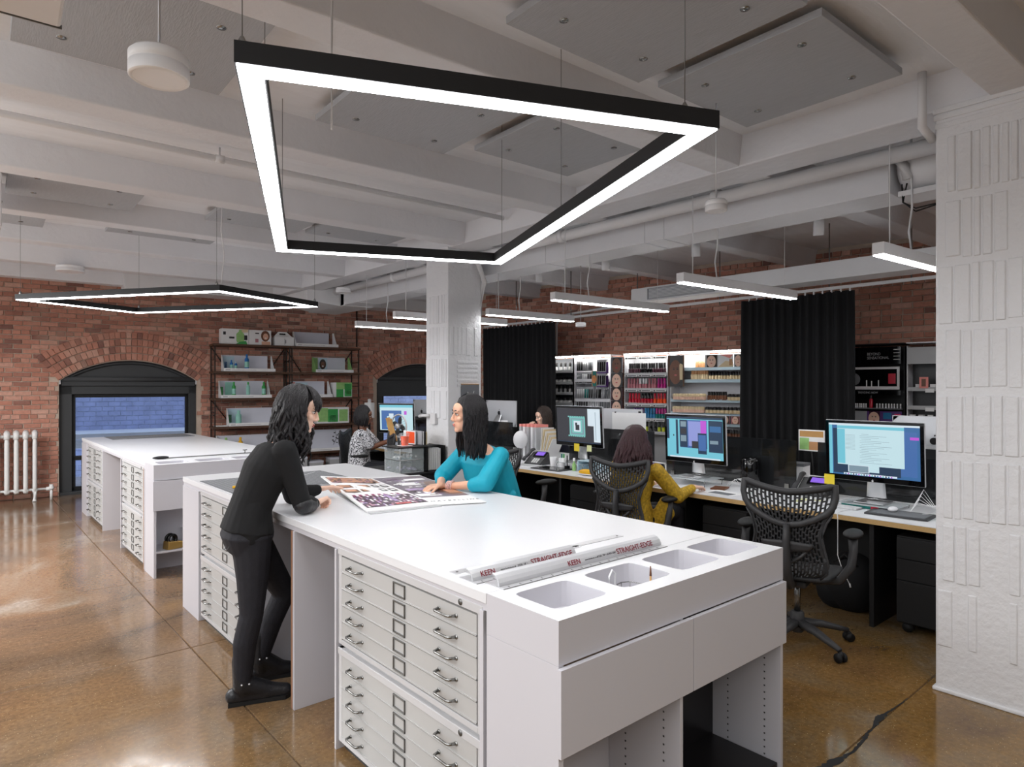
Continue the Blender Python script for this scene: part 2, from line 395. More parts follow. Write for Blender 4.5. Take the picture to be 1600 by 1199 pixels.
# ---------------------------------------------------------------- columns of painted terracotta tile
def column(name, x0, y0, wx, wy, faces, seed, rows):
    r = random.Random(seed)
    b = MB(); b.box(x0, x0+wx, y0, y0+wy, 0, 3.09)
    c = struct(part(name, b, 'column_paint', bevel=.012, seg=3))
    for k, z in enumerate((2.99, 3.035, 3.07)):
        b = MB(); e = .003+.0035*k; b.box(x0-e, x0+wx+e, y0-e, y0+wy+e, z, z+.03); part('capital_band', b, 'column_paint', c, bevel=.004)
    b = MB(); b.box(x0-.012, x0+wx+.012, y0-.012, y0+wy+.012, 0, .02); part('plinth', b, 'column_paint', c, bevel=.006)
    for f in faces:
        L = wy if f == 'x' else wx
        z = 2.95; ri = 0
        while z > .45:
            h = .33; hor = rows.get((f, ri), 'v')
            a0 = .02+r.uniform(0, .01); a1 = L-.02
            if hor == 'v':
                s = a0
                while s < a1-.03:
                    w_ = r.uniform(.036, .078)
                    if r.random() > (.12 if z > .8 else .45):
                        t = r.uniform(.004, .009); b = MB(); zz0 = z-h+.016+r.uniform(0, .012); zz1 = z-.01-r.uniform(0, .008)
                        if f == 'x': b.hexa([(x0-t, y0+s, zz0), (x0+.002, y0+s-.004, zz0-.004), (x0+.002, y0+s+w_-.01, zz0-.004), (x0-t, y0+s+w_-.014, zz0)][::-1], [(x0-t, y0+s, zz1), (x0+.002, y0+s-.004, zz1+.004), (x0+.002, y0+s+w_-.01, zz1+.004), (x0-t, y0+s+w_-.014, zz1)][::-1])
                        else: b.hexa([(x0+s, y0-t, zz0), (x0+s+w_-.014, y0-t, zz0), (x0+s+w_-.01, y0+.002, zz0-.004), (x0+s-.004, y0+.002, zz0-.004)], [(x0+s, y0-t, zz1), (x0+s+w_-.014, y0-t, zz1), (x0+s+w_-.01, y0+.002, zz1+.004), (x0+s-.004, y0+.002, zz1+.004)])
                        part('tile', b, 'column_paint', c, bevel=.0025, seg=1)
                    s += w_
            elif hor == 'h':
                for q in range(6):
                    zz = z-.03-q*.05; b = MB(); t = .008
                    b.hexa([(x0+.12, y0-t, zz-.026), (x0+L-.05, y0-t, zz-.026), (x0+L-.046, y0+.002, zz-.03), (x0+.116, y0+.002, zz-.03)], [(x0+.12, y0-t, zz), (x0+L-.05, y0-t, zz), (x0+L-.046, y0+.002, zz+.004), (x0+.116, y0+.002, zz+.004)])
                    part('tile', b, 'column_paint', c, bevel=.0025, seg=1)
            z -= h+.012; ri += 1
    return c
column('column', 4.0, .73, .45, .45, 'x', 5, {})
far_column = column('column', 4.0, 5.685, .445, .42, 'xy', 9, {('y', 0): 'n', ('y', 1): 'n', ('x', 0): 'n', ('y', 3): 'h', ('y', 4): 'n', ('x', 5): 'n', ('x', 6): 'n', ('y', 5): 'n', ('y', 6): 'n'})

# ---------------------------------------------------------------- brick walls
def brick_mesh(k, L=.2, H=.058, D=.03, tp=0):
    r = random.Random(k); j = lambda a=.0035: r.uniform(-a, a)
    b = MB(); h, l = H/2, L/2
    f = [(-l+j(), -.012+j(.002), -h+j(.002)), (l+j(), -.012+j(.002), -h+j(.002)), (l+j()-tp, -.012+j(.002), h+j(.002)), (-l+j()+tp, -.012+j(.002), h+j(.002))]
    bk = [(p[0]*1.0+(.003 if p[0] > 0 else -.003), D, p[2]+(.002 if p[2] > 0 else -.002)) for p in f]
    m = [(p[0]*.97, p[1]-.004, p[2]*.9) for p in f]
    b.add(f+bk+m, [(8, 9, 10, 11), (0, 1, 9, 8), (1, 2, 10, 9), (2, 3, 11, 10), (3, 0, 8, 11), (0, 4, 5, 1), (1, 5, 6, 2), (2, 6, 7, 3), (3, 7, 4, 0)])
    return b
BM = [brick_mesh(k).mesh('brick', 'brick') for k in range(8)]
HM = [brick_mesh(40+k, .092).mesh('brick_header', 'brick') for k in range(4)]
AM = [brick_mesh(60+k, .066, .1, .03, -.002).mesh('brick_arch', 'brick') for k in range(6)]
WZ = 3.29
def brick_wall(name, loc, rz, s0, s1, z0, wins, near, nmax, zmax=WZ):
    # mortar plane with openings
    b = MB(); b.m = 0; cuts = [s0]
    for (c, hw, zs, rise) in wins: cuts += [c-hw+2*hw*k/24 for k in range(25)]
    cuts.append(s1)
    def arch(c, hw, zs, rise, s):
        R = (hw*hw+rise*rise)/(2*rise); zc = zs+rise-R
        return zc+math.sqrt(max(0, R*R-(s-c)**2))
    for a, e in zip(cuts, cuts[1:]):
        ins = [w_ for w_ in wins if w_[0]-w_[1]-1e-6 <= a and e <= w_[0]+w_[1]+1e-6 and abs(e-a) < .5]
        if ins:
            za, ze = arch(*ins[0], a), arch(*ins[0], e)
            b.quad((a, 0, za), (e, 0, ze), (e, 0, zmax), (a, 0, zmax)); b.quad((a, 0, za), (a, .34, za), (e, .34, ze), (e, 0, ze))
        else: b.quad((a, 0, z0), (e, 0, z0), (e, 0, zmax), (a, 0, zmax)); b.quad((a, .34, z0), (e, .34, z0), (e, .34, zmax), (a, .34, zmax))
    for (c, hw, zs, rise) in wins:
        for sg in (-1, 1): b.quad((c+sg*hw, 0, z0), (c+sg*hw, .34, z0), (c+sg*hw, .34, zs), (c+sg*hw, 0, zs))
    wall = struct(part(name, b, 'mortar', None, loc, rz))
    R_ = random.Random(hash(name) % 97 if False else len(name)); pos = []
    def bad(sc, z, L, c, hw, zs, rise):
        Rr = (hw*hw+rise*rise)/(2*rise); zc = zs+rise-Rr; aa = math.asin(hw/Rr)
        for q in (-L/2+.01, L/2-.01):
            rad = math.hypot(sc+q-c, z-zc); th = math.atan2(sc+q-c, z-zc)
            if abs(sc+q-c) < hw and z < zs: return True
            if rad < Rr+.05 and abs(th) < aa+.03 and z >= zs: return True
        rad = math.hypot(sc-c, z-zc); th = math.atan2(sc-c, z-zc)
        return abs(th) < aa-.02 and rad < Rr+.40 and z > zc
    row = 0; z = z0+.034
    while z < zmax-.03:
        s = s0+(.105 if row % 2 else 0)+R_.uniform(-.01, .01)
        while s < s1-.1:
            header = (row % 6 == 5)
            L = .105 if header else .213
            sc, ok = s+L/2, True
            for (c, hw, zs, rise) in wins:
                Rr = (hw*hw+rise*rise)/(2*rise); zc = zs+rise-Rr; aa = math.asin(hw/Rr)
                rad = math.hypot(sc-c, z-zc); th = math.atan2(sc-c, z-zc)
                if bad(sc, z, L, c, hw, zs, rise): ok = False
            if not ok and not header:
                for q in (s+.053, s+.16):
                    if not any(bad(q, z, .105, *w_) for w_ in wins): pos.append((q, z, 0, True, R_.randrange(8)))
            if ok: pos.append((sc+R_.uniform(-.002, .002), z+R_.uniform(-.0015, .0015), R_.uniform(-.006, .006), header, R_.randrange(8)))
            s += L
        z += .0675; row += 1
    arr = []
    for (c, hw, zs, rise) in wins:
        Rr = (hw*hw+rise*rise)/(2*rise); zc = zs+rise-Rr; aa = math.asin(hw/Rr)
        for k in range(4):
            rd = Rr+.06+k*.111; n = int(2*aa*rd/.074)
            for q in range(n):
                th = -aa+2*aa*(q+.5)/n
                arr.append((c+rd*math.sin(th), zc+rd*math.cos(th), th))
    if near:
        ns, nz = near
        pos.sort(key=lambda p: math.hypot((p[0]-ns), (p[1]-nz)*.9)); arr.sort(key=lambda p: abs(p[0]-ns))
    na = min(len(arr), 100); nb = nmax-na
    for (s, z, th) in arr[:na]:
        o = put('brick', AM[R_.randrange(6)], wall, (s, R_.uniform(-.012, -.008), z)); o.rotation_euler = (0, th, 0)
    for (s, z, ry, hd, k) in pos[:nb]:
        o = put('brick', HM[k % 4] if hd else BM[k], wall, (s, R_.uniform(-.004, .002), z)); o.rotation_euler = (0, ry, 0)
    b = MB()
    def inst(me, s, z, th, dy=0):
        cs, sn = math.cos(th), math.sin(th); yo = R_.uniform(-.004, .002)-dy; n = len(b.v)
        for v in me.vertices: x, y, q = v.co; b.v.append((s+x*cs+q*sn, y+yo, z-x*sn+q*cs))
        for p in me.polygons: b.f.append(tuple(n+i for i in p.vertices)); b.mi.append(0); b.sm.append(False)
    for (s, z, th) in arr[na:]: inst(AM[R_.randrange(6)], s, z, th, .008)
    for (s, z, ry, hd, k) in pos[nb:]: inst(HM[k % 4] if hd else BM[k], s, z, ry)
    o = part('brickwork', b, 'brick', wall); o['kind'] = 'stuff'
    return wall
WIN = [(.968, .928, 1.70, .32), (5.93, .928, 1.74, .32)]
wall_left = brick_wall('wall_left', (1.2, 11.7, 0), math.radians(-6.84), -2.2, 8.2, 0, WIN, (1.0, 1.3), 300)
RW = math.radians(-90)+math.atan(.138)      # local x runs towards the camera along the display wall
wall_right = brick_wall('wall_right', (7.1+.138*0+.36, 8.0, 0), RW*1.0, -1.3, 9.5, 0, [], (2.5, 2.5), 300)
b = MB(); b.box(7.3, 9.6, 9.25, 9.3, 0, 3.29); struct(part('wall_back', b, 'mortar'))
b = MB(); b.box(-4, 10.5, -3, -2.9, 0, 3.29); struct(part('wall_near', b, 'wall_grey'))

# ---------------------------------------------------------------- windows in the brick wall
def window(name, s, hw, zs, rise, shade_z):
    o = put(name, None, None, None, None); o['kind'] = 'structure'
    o.location = wall_left.matrix_basis @ Vector((s, 0, 0)); o.rotation_euler = wall_left.rotation_euler
    R = (hw*hw+rise*rise)/(2*rise); zc = zs+rise-R
    arc = [(hw*.995*(1-2*k/24), zc+math.sqrt(R*R-(hw*.995*(1-2*k/24))**2)-.004) for k in range(25)]
    b = MB(); b.prism([(-hw*.995, zs-.06), (hw*.995, zs-.06)]+arc, .1, .16, 'xz'); part('arch_panel', b, 'frame_dark', o, bevel=.004)
    b = MB(); b.tube([(x, .085, z-.03) for x, z in arc], .028, 6); part('arch_trim', b, 'frame_dark', o)
    b = MB(); b.box(-hw, -hw+.16, .1, .26, 0, zs); b.box(hw-.11, hw, .1, .26, 0, zs); b.box(-hw, hw, .1, .26, zs-.2, zs-.05); b.box(-hw, hw, .02, .3, -.005, .045)
    part('window_frame', b, 'frame_dark', o, bevel=.004)
    b = MB(); x0, x1 = -hw+.16, hw-.11
    b.box(x0, x0+.045, .15, .22, .05, zs-.2); b.box(x1-.045, x1, .15, .22, .05, zs-.2); b.box(x0, x1, .15, .22, zs-.25, zs-.2); b.box(x0, x1, .15, .22, .50, .56); b.box(x0, x1, .15, .22, .05, .1)
    part('sash', b, 'black_paint', o, bevel=.003)
    b = MB(); b.box(x0+.04, x1-.04, .18, .186, .55, zs-.24); part('pane', b, 'glass', o)
    b = MB(); b.box(x0+.04, x1-.04, .18, .186, .09, .51); part('pane', b, 'glass', o)
    b = MB(); b.tube([(-hw+.02, .05, zs+.03), (hw-.02, .05, zs+.03)], .038, 10); b.box(-hw+.03, hw-.03, .045, .055, shade_z, zs+.03); b.box(-hw+.03, hw-.03, .035, .062, shade_z-.03, shade_z)
    part('roller_blind', b, 'shade_dark', o)
    b = MB()
    for sg in (-1, 1): b.box(sg*(hw-.012)-.008, sg*(hw-.012)+.008, .0, .09, zs-.05, zs+.085)
    part('blind_bracket', b, 'metal_paint', o, bevel=.003)
    return o
window('window_1', .968, .928, 1.70, .32, 1.66)
window('window_2', 5.93, .928, 1.74, .32, 1.46)
# the neighbouring building outside, blue dusk light put into its colours
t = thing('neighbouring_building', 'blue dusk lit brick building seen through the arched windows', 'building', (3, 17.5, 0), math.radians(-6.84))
b = MB(); b.box(-7, 12, 0, .3, -3, 6); part('facade', b, 'dusk_tinted_wall', t)
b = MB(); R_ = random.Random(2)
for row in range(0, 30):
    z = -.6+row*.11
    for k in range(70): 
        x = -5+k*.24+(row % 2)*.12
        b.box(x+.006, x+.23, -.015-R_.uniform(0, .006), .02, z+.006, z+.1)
o = part('brickwork', b, 'dusk_tinted_brick', t); o['kind'] = 'stuff'
b = MB(); b.box(-6, 4.2, -2.6, 0, .42, .62); b.box(-6, 4.2, -2.65, -2.5, .60, .70); part('roof_ledge', b, 'dusk_tinted_wall', t, bevel=.01)
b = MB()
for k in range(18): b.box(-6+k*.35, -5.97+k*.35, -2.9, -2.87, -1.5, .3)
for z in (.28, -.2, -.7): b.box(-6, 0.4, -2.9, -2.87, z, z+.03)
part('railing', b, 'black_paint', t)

# ---------------------------------------------------------------- services at the ceiling
def st(name, b, m, bevel=0, **k): o = part(name, b, m, None, bevel=bevel); return o
b = MB(); b.box(0, .36, 0, 8.6, 0, .215)
for y in (1.75, 1.95, 3.2, 4.5, 5.8, 7.2): b.box(-.006, .366, y, y+.006, -.006, .221)
t = thing('air_duct', 'white rectangular duct running beside the girder over the desks', 'duct', (4.6, 1.62, 2.87))
part('duct_body', b, 'beam_paint', t, bevel=.004)
t = thing('air_duct', 'slim white duct with a grille hung over the curtain and displays', 'duct', (6.3, 1.0, 2.63))
b = MB(); b.box(0, .3, 0, 4.1, 0, .17); part('duct_body', b, 'metal_paint', t, bevel=.004)
b = MB()
b.box(-.012, 0, 2.95, 3.85, .02, .03); b.box(-.012, 0, 2.95, 3.85, .14, .15); b.box(-.012, 0, 2.95, 2.965, .02, .15); b.box(-.012, 0, 3.835, 3.85, .02, .15)
for k in range(7): b.box(-.008, .0, 2.96, 3.84, .035+k*.0155, .041+k*.0155)
part('grille', b, 'grey_print', t)
t = thing('air_duct', 'broad white duct along the window wall above the bookcase', 'duct', (1.92, 10.75, 3.03), math.radians(-4))
b = MB(); b.box(0, 5.6, 0, .45, 0, .25)
for x in (1.2, 2.6, 4.0): b.box(x, x+.006, -.006, .45, -.006, .25)
part('duct_body', b, 'metal_paint', t, bevel=.004)
b = MB(); b.box(-.03, .12, .02, .4, -.09, -.001); part('duct_collar', b, 'metal_paint', t, bevel=.004)
t = thing('air_duct', 'short white duct crossing behind the far column', 'duct', (4.6, 9.3, 2.86)); b = MB(); b.box(0, .5, 0, 1.3, 0, .28); b.hexa([(-.5, .2, .06), (0, .1, 0), (0, 1.2, 0), (-.5, 1.1, .06)], [(-.5, .2, .22), (0, .1, .28), (0, 1.2, .28), (-.5, 1.1, .22)]); part('duct_body', b, 'metal_paint', t, bevel=.004)
def pipe(label, pts, r, couplings=(), name='ceiling_pipe', m='metal_paint'):
    t = thing(name, label, 'pipe', pts[0]); p0 = Vector(pts[0])
    b = MB(); b.tube([Vector(p)-p0 for p in pts], r, 12); part('pipe_run', b, m, t)
    for c in couplings:
        b = MB(); c = Vector(c)-p0; d = (Vector(pts[1])-Vector(pts[0])).normalized(); b.cyl(c-d*.03, c+d*.03, r*1.25, n=12); part('coupling', b, m, t)
        b = MB(); b.cyl(c, c+Vector((0, 0, 3.28-c.z-p0.z)), .006, n=6); part('hanger', b, 'steel', t)
    return t
pipe('thick white pipe running tight under the girder above the duct', [(4.42, 1.2, 3.045), (4.42, 9.2, 3.045)], .05, [(4.42, 2.75, 3.045), (4.42, 4.4, 3.045), (4.42, 7.5, 3.045)])
pipe('thin white pipe across the ceiling bay beyond the hung square lamp', [(-3, 4.87, 3.2), (3.95, 4.72, 3.2)], .022, [(1.43, 4.775, 3.2)])
pipe('white pipe along the top of the window wall', [(-1.6, 11.35, 3.2), (1.95, 11.3, 3.2)], .05, [(.5, 11.3, 3.2), (1.3, 11.3, 3.2)])
pipe('slim upright pipe at the corner beside the near column', [(3.93, 1.22, 3.29), (3.93, 1.22, 3.0), (4.03, 1.2, 2.95)], .022)
pipe('thin white conduit bending down the brick wall beside the black curtain', [(6.9, 5.4, 2.72), (7.1, 6.7, 2.72), (7.25, 7.25, 2.72), (7.3, 7.4, 2.6), (7.3, 7.4, 2.12)], .018)
pipe('thin upright conduit beside the bookcase on the brick wall', [(5.75, 11.1, 3.05), (5.75, 11.1, 2.35)], .012, m='iron_dark')
pipe('curved white conduit at the head of the far column', [(4.30, 5.63, 3.05), (4.36, 5.6, 2.9), (4.44, 5.62, 2.76), (4.475, 5.72, 2.66), (4.475, 5.8, 2.4)], .028)
t = thing('fan_coil_unit', 'round white fan unit with black cables at the duct end beside the near column', 'ventilator', (4.78, 1.5, 3.04))
b = MB(); b.tube([(0, .1, 0), (0, .06, 0), (0, -.02, 0), (0, -.5, 0)], [.1, .15, .17, .17], 24); part('drum', b, 'metal_paint', t)
b = MB(); b.tube([(-.12, .08, .04), (-.17, .03, -.02), (-.15, .02, -.1)], .03, 10); part('elbow', b, 'metal_paint', t)
b = MB(); b.box(-.14, .1, -.5, .08, -.2, -.165); part('bracket', b, 'metal_paint', t, bevel=.003)
for k in range(2):
    b = MB(); b.tube([(-.13, .06-.03*k, -.12), (-.14, .05, -.24), (-.13, -.02, -.29-.02*k), (-.1, -.2, -.27), (-.06, -.36, -.18)], .005, 6); part('cable', b, 'rubber', t)

# ---------------------------------------------------------------- felt acoustic panels
def felt(x0, x1, y0, y1, label, z=3.2):
    t = thing('acoustic_panel', label, 'ceiling panel', ((x0+x1)/2, (y0+y1)/2, z), -.03, 'felt acoustic panels under the slab')
    w_, d_ = (x1-x0)/2, (y1-y0)/2
    b = MB(); b.box(-w_, w_, -d_, d_, 0, .035); o = part('felt_board', b, 'felt', t, bevel=.002)
    for sx in (-.6, .6):
        for sy in (-.6, .6):
            b = MB(); b.lathe([(.005, -.004), (.02, -.003), (.021, 0)], (sx*w_, sy*d_, 0), 14); part('fixing_washer', b, 'nickel', t)
            b = MB(); b.cyl((sx*w_, sy*d_, .03), (sx*w_, sy*d_, 3.29-z), .005, n=6); part('rod', b, 'steel', t)
felt(.2, 1.1, 2.85, 3.75, 'grey felt panel over the drum speaker beside the big square lamp')
felt(1.83, 2.71, 1.27, 2.17, 'grey felt panel at the picture top over the long lamp side')
felt(2.83, 3.68, 1.24, 2.11, 'grey felt panel closest to the near column')
felt(1.64, 2.54, 2.85, 3.70, 'grey felt panel seen inside the big square lamp')
felt(2.66, 3.52, 2.70, 3.48, 'grey felt panel half behind the big square lamp by the girder')
felt(.34, 1.24, 5.95, 6.75, 'grey felt panel over the far island, in the bay after the thin pipe')
felt(-.2, .70, 7.2, 8.0, 'grey felt panel in the picture edge over the radiator side')
felt(1.2, 2.2, 7.0, 7.75, 'grey felt panel above the smaller square lamp')
felt(1.83, 2.7, 5.75, 6.6, 'grey felt panel between the two square lamps')
felt(2.78, 3.7, 5.75, 6.5, 'grey felt panel beside the far column')
felt(5.2, 6.1, 1.25, 2.05, 'shaded felt panel over the desk nearest the column')
felt(5.2, 6.1, 2.75, 3.6, 'shaded felt panel over the second desk')
felt(5.2, 6.1, 4.2, 5.0, 'shaded felt panel over the third desk')
# ---------------------------------------------------------------- square pendants: black frame with lit underside
def frame_light(label, corners, z, h=.055, wd=.07, drops=()):
    A = [Vector((x, y, 0)) for x, y in corners]; c = sum(A, Vector())/4
    t = thing('frame_pendant', label, 'pendant lamp', (c.x, c.y, z))
    A = [a-c for a in A]
    def inset(d):
        out = []
        for i in range(4):
            p, q, r = A[i-1], A[i], A[(i+1) % 4]
            e1 = (q-p).normalized(); e2 = (r-q).normalized()
            out.append(q-e1*d+e2*d)
        return out
    I = inset(wd)
    for i in range(4):
        j = (i+1) % 4; b = MB()
        b.hexa([A[i], A[j], I[j], I[i]], [v+Vector((0, 0, h)) for v in (A[i], A[j], I[j], I[i])]); part('side_profile', b, 'black_paint', t)
    o1, i1 = inset(.005), inset(wd-.005)
    for i in range(4):
        j = (i+1) % 4; b = MB(); dz = Vector((0, 0, -.004))
        b.hexa([v+dz for v in (o1[i], o1[j], i1[j], i1[i])], [v+Vector((0, 0, .002)) for v in (o1[i], o1[j], i1[j], i1[i])]); part('diffuser', b, 'diffuser', t)
    for (x, y) in drops:
        b = MB(); p = Vector((x, y, 0))-c; b.cyl((p.x, p.y, h), (p.x, p.y, 3.29-z), .0016, n=5); part('suspension_wire', b, 'holder_dark', t)
        b = MB(); b.lathe([(.01, 0), (.012, .015), (.004, .03)], (p.x, p.y, h), 8); part('gripper', b, 'nickel', t)
    return t
A_, B_, D_ = (.530, 1.660), (1.801, 1.113), (1.456, 3.82)
C_ = (B_[0]+D_[0]-A_[0], B_[1]+D_[1]-A_[1])
t = frame_light('big square black pendant with lit underside over the near island', [A_, B_, C_, D_], 2.415, drops=[(.56, 1.69), (1.73, 1.19), (C_[0]-.04, C_[1]-.05), (1.47, 3.75), (1.0, 2.74), (2.3, 2.3)])
b = MB(); b.tube([(-.66, -.42, .06), (-.65, -.4, .4), (-.66, -.43, .87)], .004, 6); part('power_cord', b, 'metal_paint', t)
A2, B2, D2 = (.459, 7.468), (1.694, 5.662), (1.549, 7.992)
t = frame_light('smaller looking square black pendant with lit underside over the far island', [A2, B2, (B2[0]+D2[0]-A2[0], B2[1]+D2[1]-A2[1]), D2], 2.41, h=.05, drops=[(.5, 7.46), (1.69, 5.72), (2.75, 6.19), (1.55, 7.93)])
b = MB(); b.tube([(.09, -1.15, .05), (.12, -1.13, .3), (.1, -1.12, .5), (.12, -1.1, .87)], .005, 6); part('power_cord', b, 'metal_paint', t)
# ---------------------------------------------------------------- white linear pendants over the desks
LB = [(5.75, 1.50, 'over the desk nearest the column'), (5.74, 2.88, 'over the second desk from the near column'), (5.72, 4.23, 'over the third desk, by the ceiling grille'), (5.72, 5.58, 'just past the far column over the file desk'), (5.4, 6.47, 'running behind the far column toward the curtain'), (5.6, 7.78, 'farthest in, before the arched window')]
for i, (x1, y, l) in enumerate(LB):
    PL = 1.25 if i == 3 else 1.57
    t = thing('linear_pendant', 'slim white linear pendant '+l, 'pendant lamp', (x1-PL, y+.03, 2.4), math.radians(-4), 'linear pendants over the desks')
    b = MB(); b.box(0, PL, -.035, .035, .004, .075); part('housing', b, 'metal_paint', t, bevel=.002)
    b = MB(); b.box(.005, PL-.005, -.03, .03, -.003, .006); part('diffuser', b, 'diffuser', t)
    for k in (.15, PL-.15):
        b = MB(); b.cyl((k, 0, .075), (k, 0, .68 if y not in (1.5,) else .88), .002 if k > 1 else .004, n=6); part('suspension_wire', b, 'metal_paint', t)
    b = MB(); b.tube([(.45, 0, .075), (.44, .01, .2), (.46, 0, .35), (.45, 0, .85)], .007, 6); part('power_cord', b, 'metal_paint', t)
# ---------------------------------------------------------------- drum speakers, spots
def drum(loc, r, h, label, top=3.29, drop=True):
    t = thing('drum_speaker', label, 'speaker', loc, 0, 'white drum speakers')
    b = MB(); b.lathe([(r, 0), (r, h*.45), (r*.985, h*.46), (r*.985, h*.5), (r, h*.51), (r, h-.01), (r-.01, h), (0, h)], n=32)
    b.lathe([(r, 0), (r-.006, -.005), (r-.012, -.001)], n=32, cap=False); part('shell', b, 'white_plastic', t)
    b = MB(); b.lathe([(r-.011, -.0015), (.0, -.0016)], n=32, cap=False); part('grille', b, 'white_plastic', t)
    if drop: b = MB(); b.cyl((0, 0, h), (0, 0, top-loc[2]), .0035, n=6); part('stem', b, 'steel', t)
drum((.447, 2.03, 2.48), .077, .07, 'biggest white drum speaker hanging under the felt panel')
drum((3.25, 2.03, 2.6), .06, .06, 'white drum speaker hanging beside the square lamp corner')
drum((1.13, 9.58, 3.02), .15, .07, 'white drum speaker over the arched window')
drum((4.1, 8.3, 2.9), .1, .07, 'white drum speaker beneath the duct by the far column')
drum((5.2, 4.9, 2.27), .055, .045, 'small white drum speaker below the third linear pendant')
for i, (x, y, l) in enumerate([(5.7, 2.56, 'above the pendant at the second desk'), (5.7, 3.79, 'over the third desk'), (5.6, 4.9, 'near the grille'), (5.6, 6.0, 'closest to the far column')]):
    t = thing('spotlight', 'small white ceiling spotlight '+l, 'spotlight', (x, y, 3.12), .5, 'white spots on the ceiling')
    b = MB(); b.lathe([(.05, .03), (.05, .045), (.02, .05)], n=16); b.cyl((0, 0, -.05), (0, 0, .17), .012, n=8); part('mount', b, 'metal_paint', t)
    b = MB(); b.cyl((.0, 0, -.04), (.03, 0, -.19), .042, .045, 16); b.cyl((-.006, 0, -.0), (0, 0, -.04), .03, .042, 16); part('lamp_head', b, 'white_plastic', t)
# ---------------------------------------------------------------- curtain track and black curtains
t = thing('curtain_track', 'long white curtain track hung in front of the display wall', 'curtain rail', (6.8, 1.0, 2.6))
b = MB(); b.box(-.015, .015, 0, 7.6, 0, .03); part('rail', b, 'metal_paint', t)
for y in (1.2, 1.95, 3.2, 4.4, 5.6, 6.8):
    b = MB(); b.cyl((0, y, -.03), (0, y, .68), .007, n=6); part('hanger', b, 'nickel', t)
def curtain(label, x, y0, y1, z0, z1, seed):
    r = random.Random(seed); t = thing('curtain', label, 'curtain', (x, y0, 0), 0, None)
    n = int((y1-y0)/.012); ph = 0; off = []
    for i in range(n+1): ph += r.uniform(.6, 1.0); off.append(ph)
    def fn(u, v):
        i = min(n, int(round(u*n))); a = .03*math.sin(off[i]*1.0)+.015*math.sin(off[i]*.37)
        zz = z0+(z1-z0)*v; return (a*(1.15-.35*v)+.01*math.sin(v*3+i*.1), u*(y1-y0)+.01*math.sin(v*5+i*.3)*(1-v), zz)
    b = MB(); b.grid(fn, n, 14); part('fabric', b, 'curtain', t)
    b = MB()
    for k in range(int((y1-y0)/.09)): b.box(-.006, .006, k*.09+.03, k*.09+.045, z1-.01, z1+.03)
    part('heading_hooks', b, 'metal_paint', t)['kind'] = 'stuff'
curtain('wide black curtain hanging between the lit shelves and the black display', 6.8, 2.71, 3.93, .05, 2.58, 1)
curtain('black curtain drawn beside the far column', 6.8, 6.95, 8.6, .05, 2.58, 2)
# ---------------------------------------------------------------- radiator
t = thing('radiator', 'white cast iron column radiator under the brick wall', 'radiator', (.93, 11.42, 0), math.radians(-6.84))
for k in range(13):
    b = MB(); x = -k*.105
    for y in (-.06, .06):
        b.tube([(x, y, .14), (x, y, .2), (x, y, .82), (x, y, .9)], [.02, .026, .026, .02], 8)
    b.tube([(x, -.075, .88), (x, -.05, .95), (x, 0, .975), (x, .05, .95), (x, .075, .88)], [.03, .035, .036, .035, .03], 8); b.tube([(x, -.07, .17), (x, 0, .13), (x, .07, .17)], .032, 8)
    if k in (0, 12): b.tube([(x, -.06, .14), (x, -.06, .03), (x, -.07, 0)], [.025, .022, .03], 8); b.tube([(x, .06, .14), (x, .06, 0)], .022, 8)
    part('radiator_section', b, 'rad_paint', t)
b = MB(); b.tube([(-1.3, 0, .92), (.03, 0, .92)], .022, 8); b.tube([(-1.3, 0, .16), (.13, 0, .16)], .018, 8); part('header_pipe', b, 'rad_paint', t)
b = MB(); b.tube([(.13, 0, .16), (.2, 0, .16)], .028, 8); b.cyl((.19, 0, 0), (.19, 0, .16), .018, n=8); b.ball((.19, 0, .17), .036); b.cyl((.19, 0, .17), (.19, 0, .22), .025, n=10); part('valve', b, 'rad_paint', t)

t = thing('ceiling_box', 'white boxed unit in the upper picture corner by the drum speaker', 'ceiling unit', (-.12, 1.94, 2.66), math.radians(-3)); b = MB(); b.box(-.5, .35, -.5, .38, 0, .3); part('housing', b, 'metal_paint', t, bevel=.01); part('lower_edge', MB().box(-.5, .352, .38, .384, .0, .012), 'holder_dark', t)
t = thing('ceiling_box', 'white boxed duct end at the picture edge before the window wall', 'ceiling unit', (-.31, 6.1, 2.80), 0); b = MB(); b.box(-.6, .61, 0, .5, 0, .42); part('housing', b, 'metal_paint', t, bevel=.006); part('seam', MB().box(.611, .613, 0, .5, .18, .186), 'holder_dark', t)
